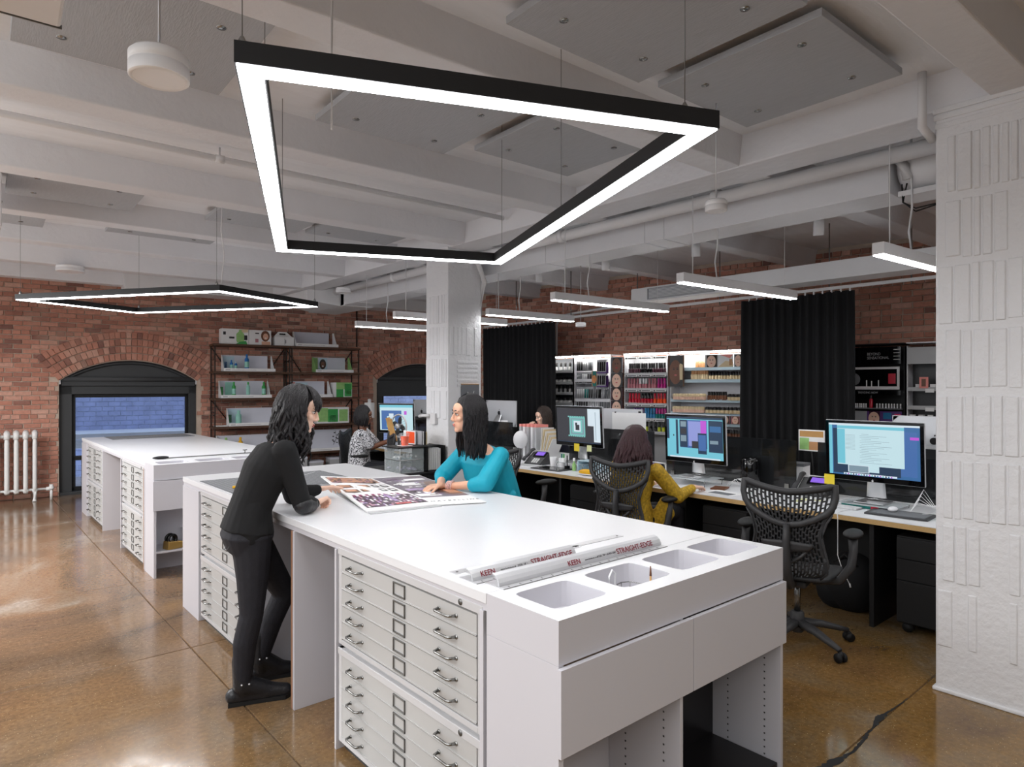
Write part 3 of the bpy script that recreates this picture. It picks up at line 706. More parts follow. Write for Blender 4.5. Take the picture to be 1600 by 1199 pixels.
# ---------------------------------------------------------------- flat file cabinets
def flat_file(label, y0, y1, base):
    """two stacked five drawer metal flat files, drawers facing -x; local origin at the near front corner"""
    W = y1-y0
    t = thing('flat_file_cabinet', label, 'filing cabinet', (1.318, y0, 0), 0, 'white metal flat file cabinets in the islands')
    b = MB(); b.box(.018, .95, 0, W, .03, .915); part('casing', b, 'file_metal', t, bevel=.002)
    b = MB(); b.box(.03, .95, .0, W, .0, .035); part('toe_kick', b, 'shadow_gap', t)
    b = MB(); fx = 0
    for (za, zb) in ((.045, .462), (.478, .905)):
        b.box(fx, .02, 0, .03, za, zb); b.box(fx, .02, W-.03, W, za, zb); b.box(fx, .02, .03, W-.03, za, za+.022); b.box(fx-.004, .02, 0, W, zb-.03, zb)
    part('face_frame', b, 'file_metal_edge', t, bevel=.002)
    hb = MB(); h = .0
    hb.tube([(0, -.052, 0), (-.026, -.044, .002), (-.03, -.036, .002), (-.03, .036, .002), (-.026, .044, .002), (0, .052, 0)], [.006, .005, .0045, .0045, .005, .006], 8)
    hb.ball((0, -.052, 0), .006, .01, .008, 8, 6); hb.ball((0, .052, 0), .006, .01, .008, 8, 6)
    HMESH = hb.mesh('handle', 'nickel')
    lb = MB(); a, c, e = .043, .026, .005
    lb.box(-.005, 0, -a, a, -c, -c+e); lb.box(-.005, 0, -a, a, c-e, c); lb.box(-.005, 0, -a, -a+e, -c, c); lb.box(-.005, 0, a-e, a, -c, c)
    LM = lb.mesh('label_holder', 'holder_dark')
    db = MB(); db.box(-.001, .02, .034, W-.034, 0, .0685); db.box(-.004, .001, .034, W-.034, .0, .004)
    DM = db.mesh('drawer', 'file_metal')
    for zb in (.509, .072):
        for k in range(5):
            d = put('drawer', DM, t, (0, 0, zb+k*.0725))
            for yy in (.115, .115+.0): pass
            for q, yy in enumerate((.20*W/1.04, W-.17*W/1.04)):
                put('handle', HMESH, d, (-.001, yy, .036))
            put('label_holder', LM, d, (-.001, W/2, .036))
    b = MB()
    for zb in (.89, .447): b.tube([(-.006, .12, zb), (-.003, .12, zb)], [.011, .011], 12)
    part('lock_badge', b, 'holder_dark', t)
    return t
# ---------------------------------------------------------------- white work islands
T = .955
def rrect_cell(b, x0, x1, y0, y1, cx0, cx1, cy0, cy1, z, depth):
    """a top plate cell (x0..y1) with a rounded square well (cx..cy)"""
    mx, my = (cx0+cx1)/2, (cy0+cy1)/2; hx, hy = (cx1-cx0)/2, (cy1-cy0)/2
    cor = [math.atan2(y-my, x-mx) for x, y in ((x0, y0), (x1, y0), (x1, y1), (x0, y1))]
    an = sorted([2*PI*k/48-PI for k in range(48)]+cor)
    inn, out = [], []
    for a in an:
        ca, sa = math.cos(a), math.sin(a); n = 9
        r = (abs(ca/hx)**n+abs(sa/hy)**n)**(-1/n); inn.append((mx+r*ca, my+r*sa))
        tt = []
        if ca > 1e-9: tt.append((x1-mx)/ca)
        if ca < -1e-9: tt.append((x0-mx)/ca)
        if sa > 1e-9: tt.append((y1-my)/sa)
        if sa < -1e-9: tt.append((y0-my)/sa)
        q = min(tt); out.append((mx+q*ca, my+q*sa))
    n = len(an)
    b.add([(x, y, z) for x, y in inn]+[(x, y, z) for x, y in out], [(i, n+i, n+(i+1) % n, (i+1) % n) for i in range(n)])
    w_ = MB(); w_.m = 0
    w_.add([(x, y, z) for x, y in inn]+[(mx+(x-mx)*.94, my+(y-my)*.94, z-depth) for x, y in inn], [(i, (i+1) % n, n+(i+1) % n, n+i) for i in range(n)]+[tuple(range(n, 2*n))])
    return w_
BINS = [(.06, .30), (.38, .64), (.70, .955), (.995, 1.25)]
def island(label, y0, y1, gaps, group=None):
    t = thing('work_island', label, 'work table', (1.31, y0, 0), 0, 'white work islands with flat files'); L = y1-y0; W = 1.30
    b = MB(); b.box(0, W, .33, L, T-.035, T); part('worktop', b, 'white_lam_lit', t, bevel=.0015)
    b = MB(); b.box(.006, W-.006, .332, L-.002, T-.06, T-.0355); part('sub_top', b, 'white_lam_shaded', t)
    # end unit: tray top with wells, two drawer fronts, open cubbies
    b = MB(); cells = [0, .34, .67, .975, W]
    wells = []; b.m = 0
    for k in range(4): wells.append(rrect_cell(b, cells[k], cells[k+1], 0, .3275, BINS[k][0], BINS[k][1], .07, .27, T, .085))
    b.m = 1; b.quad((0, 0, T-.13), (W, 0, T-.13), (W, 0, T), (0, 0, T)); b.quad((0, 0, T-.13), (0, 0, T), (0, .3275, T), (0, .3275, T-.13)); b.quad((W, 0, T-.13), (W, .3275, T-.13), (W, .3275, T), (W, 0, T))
    part('tray_top', b, ['white_lam_lit', 'white_lam_shaded'], t)
    for w_ in wells: part('tray_well', w_, 'white_lam_shaded', t)
    for xa, xb in ((-.008, .634), (.638, W-.006)):
        b = MB(); b.box(xa, xb, -.018, -.001, T-.385, T-.134); part('drawer_front', b, 'white_lam_shaded', t, bevel=.001)
    b = MB(); b.box(0, .02, 0, .3275, 0, T-.131); part('side_panel', b, 'white_lam_shaded', t, bevel=.001)
    b = MB(); b.box(W-.02, W, 0, .3275, 0, T-.131); part('side_panel', b, 'white_lam_shaded', t, bevel=.001)
    b = MB(); b.box(.585, .602, .002, .32, 0, T-.131); part('partition', b, 'white_lam_shaded', t, bevel=.001)
    b = MB(); b.box(.02, .585, .32, .33, 0.0, T-.131); part('back_panel', b, 'white_lam_shaded', t)
    b = MB(); b.box(.602, W-.02, .315, .328, 0.0, T-.131); part('dark_void_sheet', b, 'black_cap', t)  # black sheet standing in for the dark open interior behind
    b = MB(); b.box(.604, W-.03, .01, .314, 0.0, .075); part('black_plinth', b, 'black_cap', t)
    b = MB()
    for xx, sg in ((.585, -1), (W-.02, -1)):
        for yy in (.07, .24):
            for k in range(22): b.box(xx-.0012, xx, yy-.003, yy+.003, .08+k*.022*1.3, .086+k*.022*1.3)
    part('shelf_pin_holes', b, 'shadow_gap', t)['kind'] = 'stuff'
    for (a, e) in gaps['panels']:
        b = MB(); b.box(.0, W-.06, a, e, 0, T-.061); part('upright_panel', b, 'white_lam_shaded', t, bevel=.001)
    a, e = gaps['panels'][0]; b = MB(); b.box(-.001, .03, e, e+.018, 0, T-.062); part('wood_edge', b, 'wood_edge', t)
    b = MB(); b.box(1.0, 1.27, .36, L-.3, 0.02, T-.062); part('rear_carcass', b, 'white_lam_shaded', t)
    if gaps.get('flank'):
        a, e = gaps['flank']; b = MB(); b.box(0, W, a, e, 0.0, T-.061); part('end_panel', b, 'white_lam_shaded', t, bevel=.001)
    return t
I1 = island('long white work island in front with steel straightedges lying on it', 1.32, 5.24, {'panels': [(1.87, 1.89), (.345, .365), (2.40, 2.42), (1.405, 1.42)], 'flank': (3.52, 3.92)})
flat_file('white flat file cabinet at the near end of the front island', 1.675, 2.715, 0)
flat_file('white flat file cabinet beside the standing woman in black', 3.77, 4.81, 0)
I2 = island('white work island farther back near the arched window', 6.14, 10.05, {'panels': [(.345, .365), (1.38, 1.40), (2.40, 2.42)], 'flank': (3.5, 3.91)})
flat_file('white flat file cabinet at the near end of the far island', 6.505, 7.49, 0)
flat_file('white flat file cabinet at the window end of the far island', 8.58, 9.62, 0)
b = MB(); b.box(.02, .98, .02, .31, .2, .218); part('shelf', b, 'white_lam_shaded', I2, bevel=.001)
# ---------------------------------------------------------------- desk runs with plywood edge
def desk(label, x0, x1, y0, y1, edge):
    t = thing('desk', label, 'desk', (x0, y0, 0), 0, 'white desk runs')
    W, L = x1-x0, y1-y0
    b = MB(); b.box(0, W, 0, L, .736, .74); part('laminate_top', b, 'desk_lam', t)
    for k, (za, zb) in enumerate(((.703, .711), (.7115, .719), (.7195, .727), (.7275, .7358))):
        e = .0006*(k % 2); b = MB(); b.box(e, W-e, e, L-e, za, zb); part('ply_layer', b, 'plywood', t)
    for y in [.02+1.48*k for k in range(int(L/1.48)+1)]+[L-.04]:
        b = MB(); xa = .06 if edge < 0 else .02; b.box(xa, W-.08, y, y+.03, 0, .702); part('support_panel', b, 'black_paint', t, bevel=.002)
    b = MB(); b.box(W-.12 if edge < 0 else .1, W-.1 if edge < 0 else .12, 0, L, .1, .70); part('modesty_panel', b, 'black_paint', t)
    return t
desk('long white desk run with plywood edge where the chairs stand', 4.65, 5.42, .25, 9.2, -1)
desk('white desk run behind, under the monitors seen from the back', 5.44, 6.2, .25, 9.2, 1)
def pedestal(y, label, mob=True):
    t = thing('drawer_pedestal', label, 'cabinet', (4.74, y, 0), 0, 'black pedestals under the desk')
    b = MB(); b.box(0, .5, 0, .4, .07, .64); part('cabinet_body', b, 'black_paint', t, bevel=.004)
    for za, zb in ((.08, .35), (.355, .49), (.495, .63)):
        b = MB(); b.box(-.016, -.001, .003, .397, za, zb); d = part('drawer', b, 'black_paint', t, bevel=.003)
        b = MB(); b.box(-.019, -.016, .05, .35, zb-.02, zb-.008); part('drawer_pull', b, 'rubber', d)
    for x in (.06, .44):
        for yy in (.05, .35):
            b = MB(); b.cyl((x-.02, yy, .035), (x+.02, yy, .035), .033, n=12); b.box(x-.01, x+.01, yy-.02, yy+.02, .04, .07); part('caster', b, 'rubber', t)
for y, l in ((1.22, 'beside the near column'), (2.68, 'between the first and second chair'), (4.2, 'between the second and third chair'), (5.6, 'beyond the third chair')): pedestal(y, 'black three drawer pedestal under the desk '+l)
def divider(y0, y1, label):
    t = thing('desk_divider', label, 'screen', (5.43, y0, .741), 0, 'smoked desk dividers')
    b = MB(); b.box(0, .008, 0, y1-y0, .01, .42); part('smoked_panel', b, 'smoked', t, bevel=.002)
    for k in (.08, y1-y0-.08): b = MB(); b.box(-.012, .02, k-.02, k+.02, 0, .05); part('clamp', b, 'nickel', t, bevel=.002)
mat('smoked', (28, 30, 32), .06, alpha=.82, var=.02)
divider(2.63, 3.95, 'smoked panel between the desks behind the second monitor')
divider(1.1, 2.45, 'smoked panel between the desks behind the nearest monitor')
divider(4.1, 5.3, 'smoked panel between the desks behind the third monitor')
divider(6.3, 7.6, 'smoked panel between the desks past the far column')
divider(7.75, 9.1, 'smoked panel between the desks by the woman in the printed blouse')

# ---------------------------------------------------------------- mesh task chairs (facing local +x)
def chair_parts(t):
    ch = random.Random(4)
    b = MB(); b.lathe([(.035, .07), (.045, .09), (.042, .19), (.03, .2)], n=16); part('hub', b, 'chair_black', t)
    b = MB(); b.cyl((0, 0, .19), (0, 0, .4), .02, n=12); part('gas_column', b, 'nickel', t)
    for k in range(5):
        a = 2*PI*k/5+.35; ca, sa = math.cos(a), math.sin(a)
        b = MB(); b.tube([(ca*.03, sa*.03, .13), (ca*.15, sa*.15, .115), (ca*.27, sa*.27, .085), (ca*.33, sa*.33, .07)], [.036, .03, .023, .018], 8, flat=.8); part('star_leg', b, 'chair_black', t)
        b = MB(); px, py = ca*.335, sa*.335
        for q in (-.014, .014): b.cyl((px-sa*q-sa*.009*(1 if q > 0 else -1)*0, py+ca*q, .028), (px-sa*(q+(.012 if q > 0 else -.012)), py+ca*(q+(.012 if q > 0 else -.012)), .028), .028, n=14)
        b.ball((px, py, .045), .02, .02, .022, 8, 6); part('caster', b, 'rubber', t)
    b = MB(); b.box(-.14, .1, -.08, .08, .38, .425); part('tilt_mechanism', b, 'chair_black', t, bevel=.015)
    def seat(u, v):
        x = -.22+.47*v; hw = .245*(1-.25*(2*v-1)**6)*(1-.12*(1-v)); yy = (2*u-1)
        return (x+.015*math.cos(yy*1.5), yy*hw, .455+.012*yy*yy-.05*max(0, v-.7)**2*10*.4-.01*math.sin(v*PI))
    b = MB(); b.grid(seat, 20, 18); part('seat', b, 'chair_mesh', t, solid=.022)
    def W(z):
        pts = [(.44, .10), (.47, .17), (.52, .215), (.58, .225), (.66, .20), (.74, .19), (.82, .215), (.9, .258), (.97, .272), (1.02, .262)]
        for (a, wa), (c, wc) in zip(pts, pts[1:]):
            if z <= c: q = max(0, (z-a)/(c-a)); q = q*q*(3-2*q); return wa+(wc-wa)*q
        return pts[-1][1]
    def X(z, y): return -.235-.05*math.sin((z-.44)/.6*PI*.9)*0.6-.06*max(0, z-.8)+(.35-.2*(z < .6))*y*y*.9+(.06*max(0, .52-z)/.08)
    def back(u, v):
        yy = 2*u-1; top = .985+.052*abs(yy)**1.5; bot = .44+.05*yy*yy
        z = bot+(top-bot)*v; y = yy*W(z); return (X(z, y), y, z)
    nu, nv = 44, 56
    def skip(i, j):
        if i < 2 or i > nu-3 or j < 2 or j > nv-3: return False
        return i % 2 == 1 and (j+(i//2 % 2)*2) % 4 != 0
    b = MB(); b.grid(back, nu, nv, skip); part('back_mesh', b, 'chair_mesh', t, solid=.005)
    # heart shaped loop frame
    loop = []
    for k in range(25): 
        yy = -1+2*k/24; z = .99+.05*abs(yy)**1.5; y = yy*(W(z)-.004); loop.append((X(z, y)-.008, y, z))
    side = [(.262, .97), (.25, .92), (.215, .875), (.15, .835), (.08, .805), (0, .788)]
    r_ = [(X(z, y)-.012, y, z) for y, z in side]; l_ = [(X(z, y)-.012, -y, z) for y, z in side[::-1][1:]]
    b = MB(); b.tube(loop+r_+l_, .019, 8, closed=True, flat=.62, up=(1, 0, 0)); part('back_frame', b, 'chair_black', t)
    for sg in (-1, 1):
        e = [(X(z, W(z)*sg)-.004, W(z)*sg, z) for z in [.47+.05*k for k in range(9)]]
        b = MB(); b.tube(e, .007, 6); part('edge_rim', b, 'chair_black', t)
    b = MB(); b.tube([(-.29, 0, .80), (-.30, 0, .7), (-.295, 0, .6), (-.27, 0, .5), (-.2, 0, .42), (-.1, 0, .4)], [.028, .032, .036, .04, .04, .035], 8, flat=.7, up=(0, 1, 0)); part('spine', b, 'chair_black', t)
    b = MB(); b.grid(lambda u, v: (X(.66, .16*(2*u-1))-.028+.01*v, .15*(2*u-1)*(1-.15*v), .70-(.07-.03*abs(2*u-1))*v-.012*abs(2*u-1)), 14, 3); part('lumbar_pad', b, 'chair_black', t, solid=.012)
    for sg in (-1, 1):
        b = MB(); b.tube([(-.245, sg*.13, .67), (-.27, sg*.08, .61), (-.28, sg*.01, .56)], .010, 6); part('lumbar_strut', b, 'chair_black', t)
        b = MB(); b.ball((.02, sg*.315, .722), .125, .055, .026, 18, 10); part('arm_pad', b, 'rubber', t)
        b = MB(); b.tube([(0, sg*.315, .71), (-.01, sg*.32, .62), (-.02, sg*.31, .53), (-.03, sg*.25, .44), (-.03, sg*.1, .41)], [.03, .026, .026, .026, .024], 8); part('arm_post', b, 'chair_black', t)
CH = [((4.08, 1.97, 0), 14, 'black mesh task chair, empty, closest to the near column'), ((4.30, 3.45, 0), 10, 'black mesh task chair in which the woman in mustard sits'),
      ((4.27, 4.78, 0), -4, 'black mesh task chair behind the woman in the teal blouse'), ((4.22, 7.95, 0), -42, 'black mesh task chair carrying the woman in the printed blouse'),
      ((4.42, 7.08, 0), -22, 'empty black mesh task chair behind the orange drink'), ((6.75, 6.35, 0), 175, 'black task chair of the woman across the desks, mostly hidden')]
c0 = thing('task_chair', CH[0][2], 'chair', CH[0][0], math.radians(CH[0][1]), 'black mesh task chairs'); chair_parts(c0)
for loc, a, l in CH[1:]: dup(c0, loc, math.radians(a), l)

# ---------------------------------------------------------------- monitors
for n_, c_, e_ in (('scr_cyan', (120, 205, 225), .9), ('scr_pale', (205, 236, 244), .9), ('scr_blue', (58, 110, 165), .9), ('scr_navy', (36, 62, 92), .8), ('scr_white', (225, 240, 250), .9), ('scr_dark', (58, 58, 66), .8),
                   ('scr_deep', (70, 112, 176), .9), ('scr_lilac', (150, 160, 225), .9), ('scr_magenta', (200, 90, 220), .9), ('scr_grey', (140, 165, 180), .8), ('scr_teal', (130, 205, 200), .85), ('scr_black', (14, 16, 20), .3)):
    mat(n_, c_, .25, emit=e_, spec=.6)
mat('glossy_bezel', (8, 8, 10), .04, var=.02)
mat('alu_back', (196, 198, 202), .35, metal=.25, var=.01)
def apple(parent, x, y, z, s, m, face):   # fruit emblem with a bite
    b = MB(); pts = []
    for k in range(28):
        a = 2*PI*k/28; r = s*(1+.08*math.cos(2*a)-.06*math.sin(a)); px, pz = r*math.cos(a)*.9, r*math.sin(a)
        dx, dz = px-s*1.05, pz-s*.1; d = math.hypot(dx, dz)
        if d < s*.42: px, pz = s*1.05+dx/d*s*.42, s*.1+dz/d*s*.42
        pts.append((-px*face, pz))
    if face > 0: pts = pts[::-1]
    b.prism([(y+p, z+q) for p, q in pts], x-.0006, x+.0006, 'yz')
    b.prism([(y-.0*s, z+s*1.1), (y-.5*s*face, z+s*1.5), (y-.1*s*face, z+s*1.7), (y+.05*s, z+s*1.3)], x-.0006, x+.0006, 'yz')
    part('fruit_emblem', b, m, parent)
def monitor(x, y, z0, w, h, label, wins, rz=0, group='flat screen monitors', tilt=-.05, stand=True, rise=.0, desk_z=.741, bar=.032):
    """screen faces local -x; local y is width; z0 = bottom of the panel"""
    t = thing('monitor', label, 'monitor', (x, y, desk_z+rise), rz, group); zb = z0-desk_z-rise
    R = Matrix.Rotation(tilt, 4, 'Y')
    def tl(o): o.matrix_basis = Matrix.Translation((0, 0, zb+h/2)) @ R @ Matrix.Translation((0, 0, -zb-h/2)); return o
    b = MB(); b.box(0, .022, -w/2, w/2, zb, zb+h); tl(part('housing', b, 'alu_back', t, bevel=.008, seg=3))
    b = MB(); b.box(-.003, .001, -w/2+.003, w/2-.003, zb+.003, zb+h-.003); tl(part('glass_front', b, 'glossy_bezel', t, bevel=.002))
    sw, sh = w-.055, h-.05-bar*.5; zc = zb+h/2+bar*.3
    for k, (u0, u1, v0, v1, m) in enumerate(wins):   # u to the viewer's right, v upward
        b = MB(); xx = -.0034-.0002*k; ya, yb = sw/2-u1*sw, sw/2-u0*sw
        b.quad((xx, ya, zc-sh/2+v0*sh), (xx, ya, zc-sh/2+v1*sh), (xx, yb, zc-sh/2+v1*sh), (xx, yb, zc-sh/2+v0*sh)); tl(part('screen' if k == 0 else 'screen_window', b, m, t))
    b = MB(); b.tube([(.03, 0, zb+.12), (.06, 0, zb+.02), (.07, 0, .03), (.06, 0, .012)], [.05, .06, .07, .08], 12, flat=.12); b.box(-.09, .13, -.1, .1, 0, .008); part('stand', b, 'alu', t, bevel=.002)
    apple(t, -.0045+.0, 0, zb+.014, .0075, 'metal_paint', 1)
    return t
lines = [(.36+.02*(k % 3 == 0), .36+.1+.28*((k*37) % 10)/10, .80-.032*k, .805-.032*k, 'scr_grey') for k in range(18)]+[(.2, .31, .78-.025*k, .784-.025*k, 'scr_grey') for k in range(20)]
win1 = [(0, 1, 0, 1, 'scr_blue'), (0, .04, 0, 1, 'scr_cyan'), (.05, .8, .03, .9, 'scr_navy'), (0, 1, .965, 1, 'scr_white'), (.8, .97, .06, .88, 'scr_deep'), (.22, .46, .06, .2, 'scr_white'), (.23, .45, .07, .19, 'scr_grey'), (.46, .57, .08, .2, 'scr_pale'),
        (.1, .84, .2, .97, 'scr_pale'), (.1, .84, .9, .955, 'scr_cyan'), (.1, .19, .22, .89, 'scr_cyan'), (.17, .76, .01, .045, 'scr_white'), (.9, .99, .74, .79, 'scr_magenta')]+lines[:30]
win1 += [(.19+.03*k, .205+.03*k, .015, .04, ('scr_blue', 'scr_magenta', 'scr_teal', 'scr_dark')[k % 4]) for k in range(18)]
monitor(5.12, 1.91, .915, .675, .452, 'nearest wide monitor showing a pale mail window on blue', win1, group='flat screen monitors', rise=.03, bar=.03)
win2 = [(0, 1, 0, 1, 'scr_cyan'), (0, 1, .95, 1, 'scr_navy'), (0, .045, .45, .93, 'scr_navy'), (.17, .21, .08, .93, 'scr_navy'), (.25, .73, .25, .93, 'scr_deep'), (.24, .38, .26, .93, 'scr_navy'), (.26, .36, .76, .89, 'scr_grey'), (.26, .36, .58, .72, 'scr_dark'), (.26, .36, .4, .55, 'scr_grey'),
        (.4, .72, .3, .9, 'scr_lilac'), (.62, .72, .62, .92, 'scr_magenta'), (.46, .6, .25, .42, 'scr_dark'), (.57, .72, .12, .62, 'scr_navy'), (.58, .71, .2, .58, 'scr_deep'), (.76, 1, .18, .93, 'scr_navy'), (.78, .97, .66, .8, 'scr_blue'), (.78, .92, .38, .46, 'scr_grey'), (.05, .95, 0, .035, 'scr_white'), (.12, .14, .52, .56, 'scr_dark')]
monitor(5.12, 3.42, .925, .64, .44, 'second monitor with a cyan and violet picture editor open', win2, rise=.06, bar=.03)
fr = [(0, 1, 0, 1, 'scr_dark'), (.02, .98, .0, .02, 'scr_navy'), (.72, .995, .5, .99, 'scr_white'), (.85, .995, .05, .99, 'scr_white'), (.3, .66, .2, .74, 'scr_teal'), (.33, .63, .24, .7, 'scr_grey'), (.36, .6, .28, .67, 'scr_teal'), (.4, .56, .32, .63, 'scr_white'), (.44, .53, .36, .52, 'scr_dark'), (.435, .48, .5, .58, 'scr_dark'), (.89, .9, .1, .9, 'scr_grey')]
fr += [(.27+.05*k, .31+.05*k, .17, .21, 'scr_teal') for k in range(8)]+[(.27+.05*k, .31+.05*k, .73, .77, 'scr_teal') for k in range(8)]
monitor(5.12, 4.86, .975, .69, .435, 'third monitor with a teal picture frame on dark grey', fr, rise=.07, bar=.03)
w4 = [(0, 1, 0, 1, 'scr_pale'), (.05, .66, .03, .78, 'scr_deep'), (0, 1, .9, 1, 'scr_cyan'), (.2, .44, .12, .4, 'scr_teal'), (.22, .46, .34, .56, 'scr_pale'), (.28, .42, .5, .66, 'scr_white'), (.3, .4, .2, .3, 'scr_white'), (.74, .82, .62, .76, 'scr_magenta')]
monitor(5.0, 8.42, .93, .60, .44, 'far monitor with a blue picture by the woman in the printed blouse', w4, rz=math.radians(30), rise=.05)
def back_mon(x, y, z0, w, h, label, rz=PI, bar=.06):
    t = thing('computer', label, 'computer', (x, y, .741), rz, 'all in one computers seen from the back'); zb = z0-.741
    b = MB(); b.box(-.004, .018, -w/2, w/2, zb, zb+h)
    b.grid(lambda u, v: (.018+.03*math.sin(u*PI)*math.sin(v*PI)*1.0, -w/2+w*u, zb+h*v), 12, 8); part('housing', b, 'alu_back', t, bevel=.004)
    b = MB(); b.box(-.006, -.004, -w/2+.01, w/2-.01, zb+bar, zb+h-.01); part('screen', b, 'scr_dark', t)
    b = MB(); b.tube([(.04, 0, zb+.16), (.1, 0, zb+.06), (.1, 0, .03), (.08, 0, .012)], [.06, .07, .08, .09], 12, flat=.1); b.box(-.1, .14, -.11, .11, 0, .008); part('stand', b, 'alu', t, bevel=.002)
    apple(t, .0495, 0, zb+h*.52, .03, 'black_cap', -1)
    return t
back_mon(5.95, 7.14, 1.06, .66, .36, 'silver computer back with a dark fruit emblem beside the far column')
back_mon(5.92, 4.95, .95, .66, .41, 'silver computer back with a paper sheet pinned over it')
back_mon(5.95, 1.75, .98, .62, .40, 'silver computer back showing between nearest monitor and column')
back_mon(5.7, 8.75, 1.03, .6, .38, 'silver computer back in front of the second arched window')
# ---------------------------------------------------------------- desk phones
def phone(x, y, rz, label):
    t = thing('desk_phone', label, 'telephone', (x, y, .741), rz, 'desk phones with violet screens')
    b = MB(); b.hexa([(-.1, -.1, 0), (.1, -.1, 0), (.1, .12, 0), (-.1, .12, 0)], [(-.1, -.1, .02), (.08, -.1, .13), (.08, .12, .13), (-.1, .12, .02)]); part('phone_body', b, 'chair_black', t, bevel=.004)
    sl = math.atan2(.11, .18)
    def on(u, w_, h0): return Vector((-.1+.18*u, w_, .02+.11*u+h0))
    b = MB(); b.obox(on(.76, -.01, .004), Vector((math.cos(sl), 0, math.sin(sl)))*.045, (0, .08, 0), (0, 0, .004)); part('screen_bezel', b, 'black_gloss', t)
    b = MB(); b.obox(on(.78, -.01, .009), Vector((math.cos(sl), 0, math.sin(sl)))*.03, (0, .055, 0), (0, 0, .002)); part('phone_screen', b, 'purple_screen', t)
    b = MB()
    for i in range(4):
        for j in range(3): b.obox(on(.08+.09*i, -.04+.03*j, .004), Vector((math.cos(sl), 0, math.sin(sl)))*.006, (0, .01, 0), (0, 0, .004))
    o = part('keypad', b, 'metal_paint', t); o['kind'] = 'stuff'
    b = MB(); b.tube([(-.1, .13, .05), (-.07, .13, .075), (0, .13, .1), (.07, .13, .15), (.1, .13, .15)], [.024, .02, .016, .022, .026], 10, flat=.8); part('handset', b, 'chair_black', t)
    b = MB(); b.tube([(.09, -.1, .14), (.09, .12, .14)], .006, 6); part('trim_bar', b, 'metal_paint', t)
phone(5.05, 5.42, .2, 'desk phone with a violet screen beside the third monitor')
phone(5.12, 3.9, -.1, 'desk phone with a keypad beside the second monitor')
phone(5.32, 2.42, .1, 'desk phone with a violet screen and silver keys beside the nearest monitor')
# ---------------------------------------------------------------- stands, keyboards, tablets, papers on the desks
def simple(name, label, cat, loc, rz, specs, group=None):
    t = thing(name, label, cat, loc, rz, group)
    for (pn, b, m) in specs: part(pn, b, m, t)
    return t
def B_(*a): b = MB(); b.box(*a); return b
for y, l, rise in ((1.91, 'nearest', .028), (3.42, 'second', .058), (4.86, 'third', .068)):
    b = MB()
    b.box(-.14, .16, -.2, .2, rise-.006, rise-.001)
    b2 = MB()
    for yy in (-.19, .19):
        b2.tube([(-.13, yy, 0), (-.14, yy, rise*.6), (-.12, yy, rise-.004)], .004, 6); b2.tube([(.14, yy, 0), (.15, yy, rise*.6), (.14, yy, rise-.004)], .004, 6)
    simple('monitor_riser', 'clear riser under the '+l+' monitor', 'stand', (5.12, y, .741), 0, [('riser_plate', b, 'acrylic_solid' if 'acrylic_solid' in M else 'alu', ), ('riser_feet', b2, 'nickel')], 'monitor risers')
def keyboard(x, y, rz, label):
    t = thing('keyboard', label, 'keyboard', (x, y, .741), rz)
    b = MB(); b.box(-.055, .055, -.2, .2, 0, .008); part('base', b, 'alu', t, bevel=.002)
    km = MB(); km.box(-.0075, .0075, -.0078, .0078, 0, .004); KM = km.mesh('key', 'white_plastic')
    for i in range(5):
        for j in range(20): put('key', KM, t, (-.042+.021*i, -.185+.0195*j, .008))
keyboard(4.93, 2.12, -.05, 'white keyboard on the desk before the nearest monitor')
simple('graphics_tablet', 'black pen tablet under a white mouse on the nearest desk', 'tablet', (4.92, 1.66, .741), .06, [('slab', B_(-.12, .12, -.19, .19, 0, .012), 'chair_black'), ('active_area', B_(-.1, .09, -.17, .16, .012, .0135), 'mat_grey')])
b = MB(); b.ball((0, 0, .014), .055, .03, .018, 16, 10); simple('mouse', 'white computer mouse resting on the black tablet', 'mouse', (4.96, 1.72, .755), .1, [('shell', b, 'white_plastic')])
simple('graphics_tablet', 'flat black pen tablet lying before the third monitor', 'tablet', (4.86, 5.0, .741), .05, [('slab', B_(-.12, .12, -.2, .2, 0, .01), 'chair_black'), ('active_area', B_(-.09, .09, -.15, .15, .01, .0115), 'glossy_bezel')])
simple('book', 'teal paperback under the riser of the nearest monitor', 'book', (5.07, 1.96, .741), .05, [('cover', B_(-.08, .08, -.13, .12, 0, .022), 'teal_dark'), ('pages', B_(-.078, .076, -.126, .117, .003, .019), 'paper'), ('red_label', B_(-.082, -.08, -.13, -.08, .002, .021), 'red')])
simple('notepad', 'pale yellow writing pad on the nearest desk', 'notepad', (4.98, 2.3, .741), .1, [('sheets', B_(-.07, .07, -.09, .09, 0, .008), 'sticky_pale')])
simple('paper_sheet', 'printed magazine page lying before the second monitor', 'paper', (4.84, 2.95, .741), -.1, [('sheet', B_(-.1, .1, -.14, .14, 0, .002), 'paper'), ('print', B_(-.08, .02, -.1, .1, .002, .0028), 'mat_grey')])
simple('paper_sheet', 'white paper under the arm of the woman in mustard', 'paper', (4.86, 3.6, .741), .1, [('sheet', B_(-.1, .1, -.14, .14, 0, .002), 'paper')])
simple('paper_stack', 'loose stack of papers at the far end of the third desk', 'paper', (4.88, 5.42, .741), .2, [('sheets', B_(-.1, .1, -.14, .12, 0, .006), 'paper'), ('top_sheet', B_(-.09, .11, -.12, .13, .006, .008), 'grey_board')])
b = MB(); b.box(-.08, .08, -.06, .06, 0, .012); simple('wallet', 'brown leather wallet before the second monitor', 'wallet', (5.02, 3.1, .741), .3, [('leather', b, 'brown_cap')])
b = MB(); b.box(-.0005, .0005, -.038, .038, -.04, .036); simple('sticky_note', 'yellow sticky note hanging from the nearest monitor', 'note', (5.095, 2.21, .915), 0, [('note', b, 'sticky')])
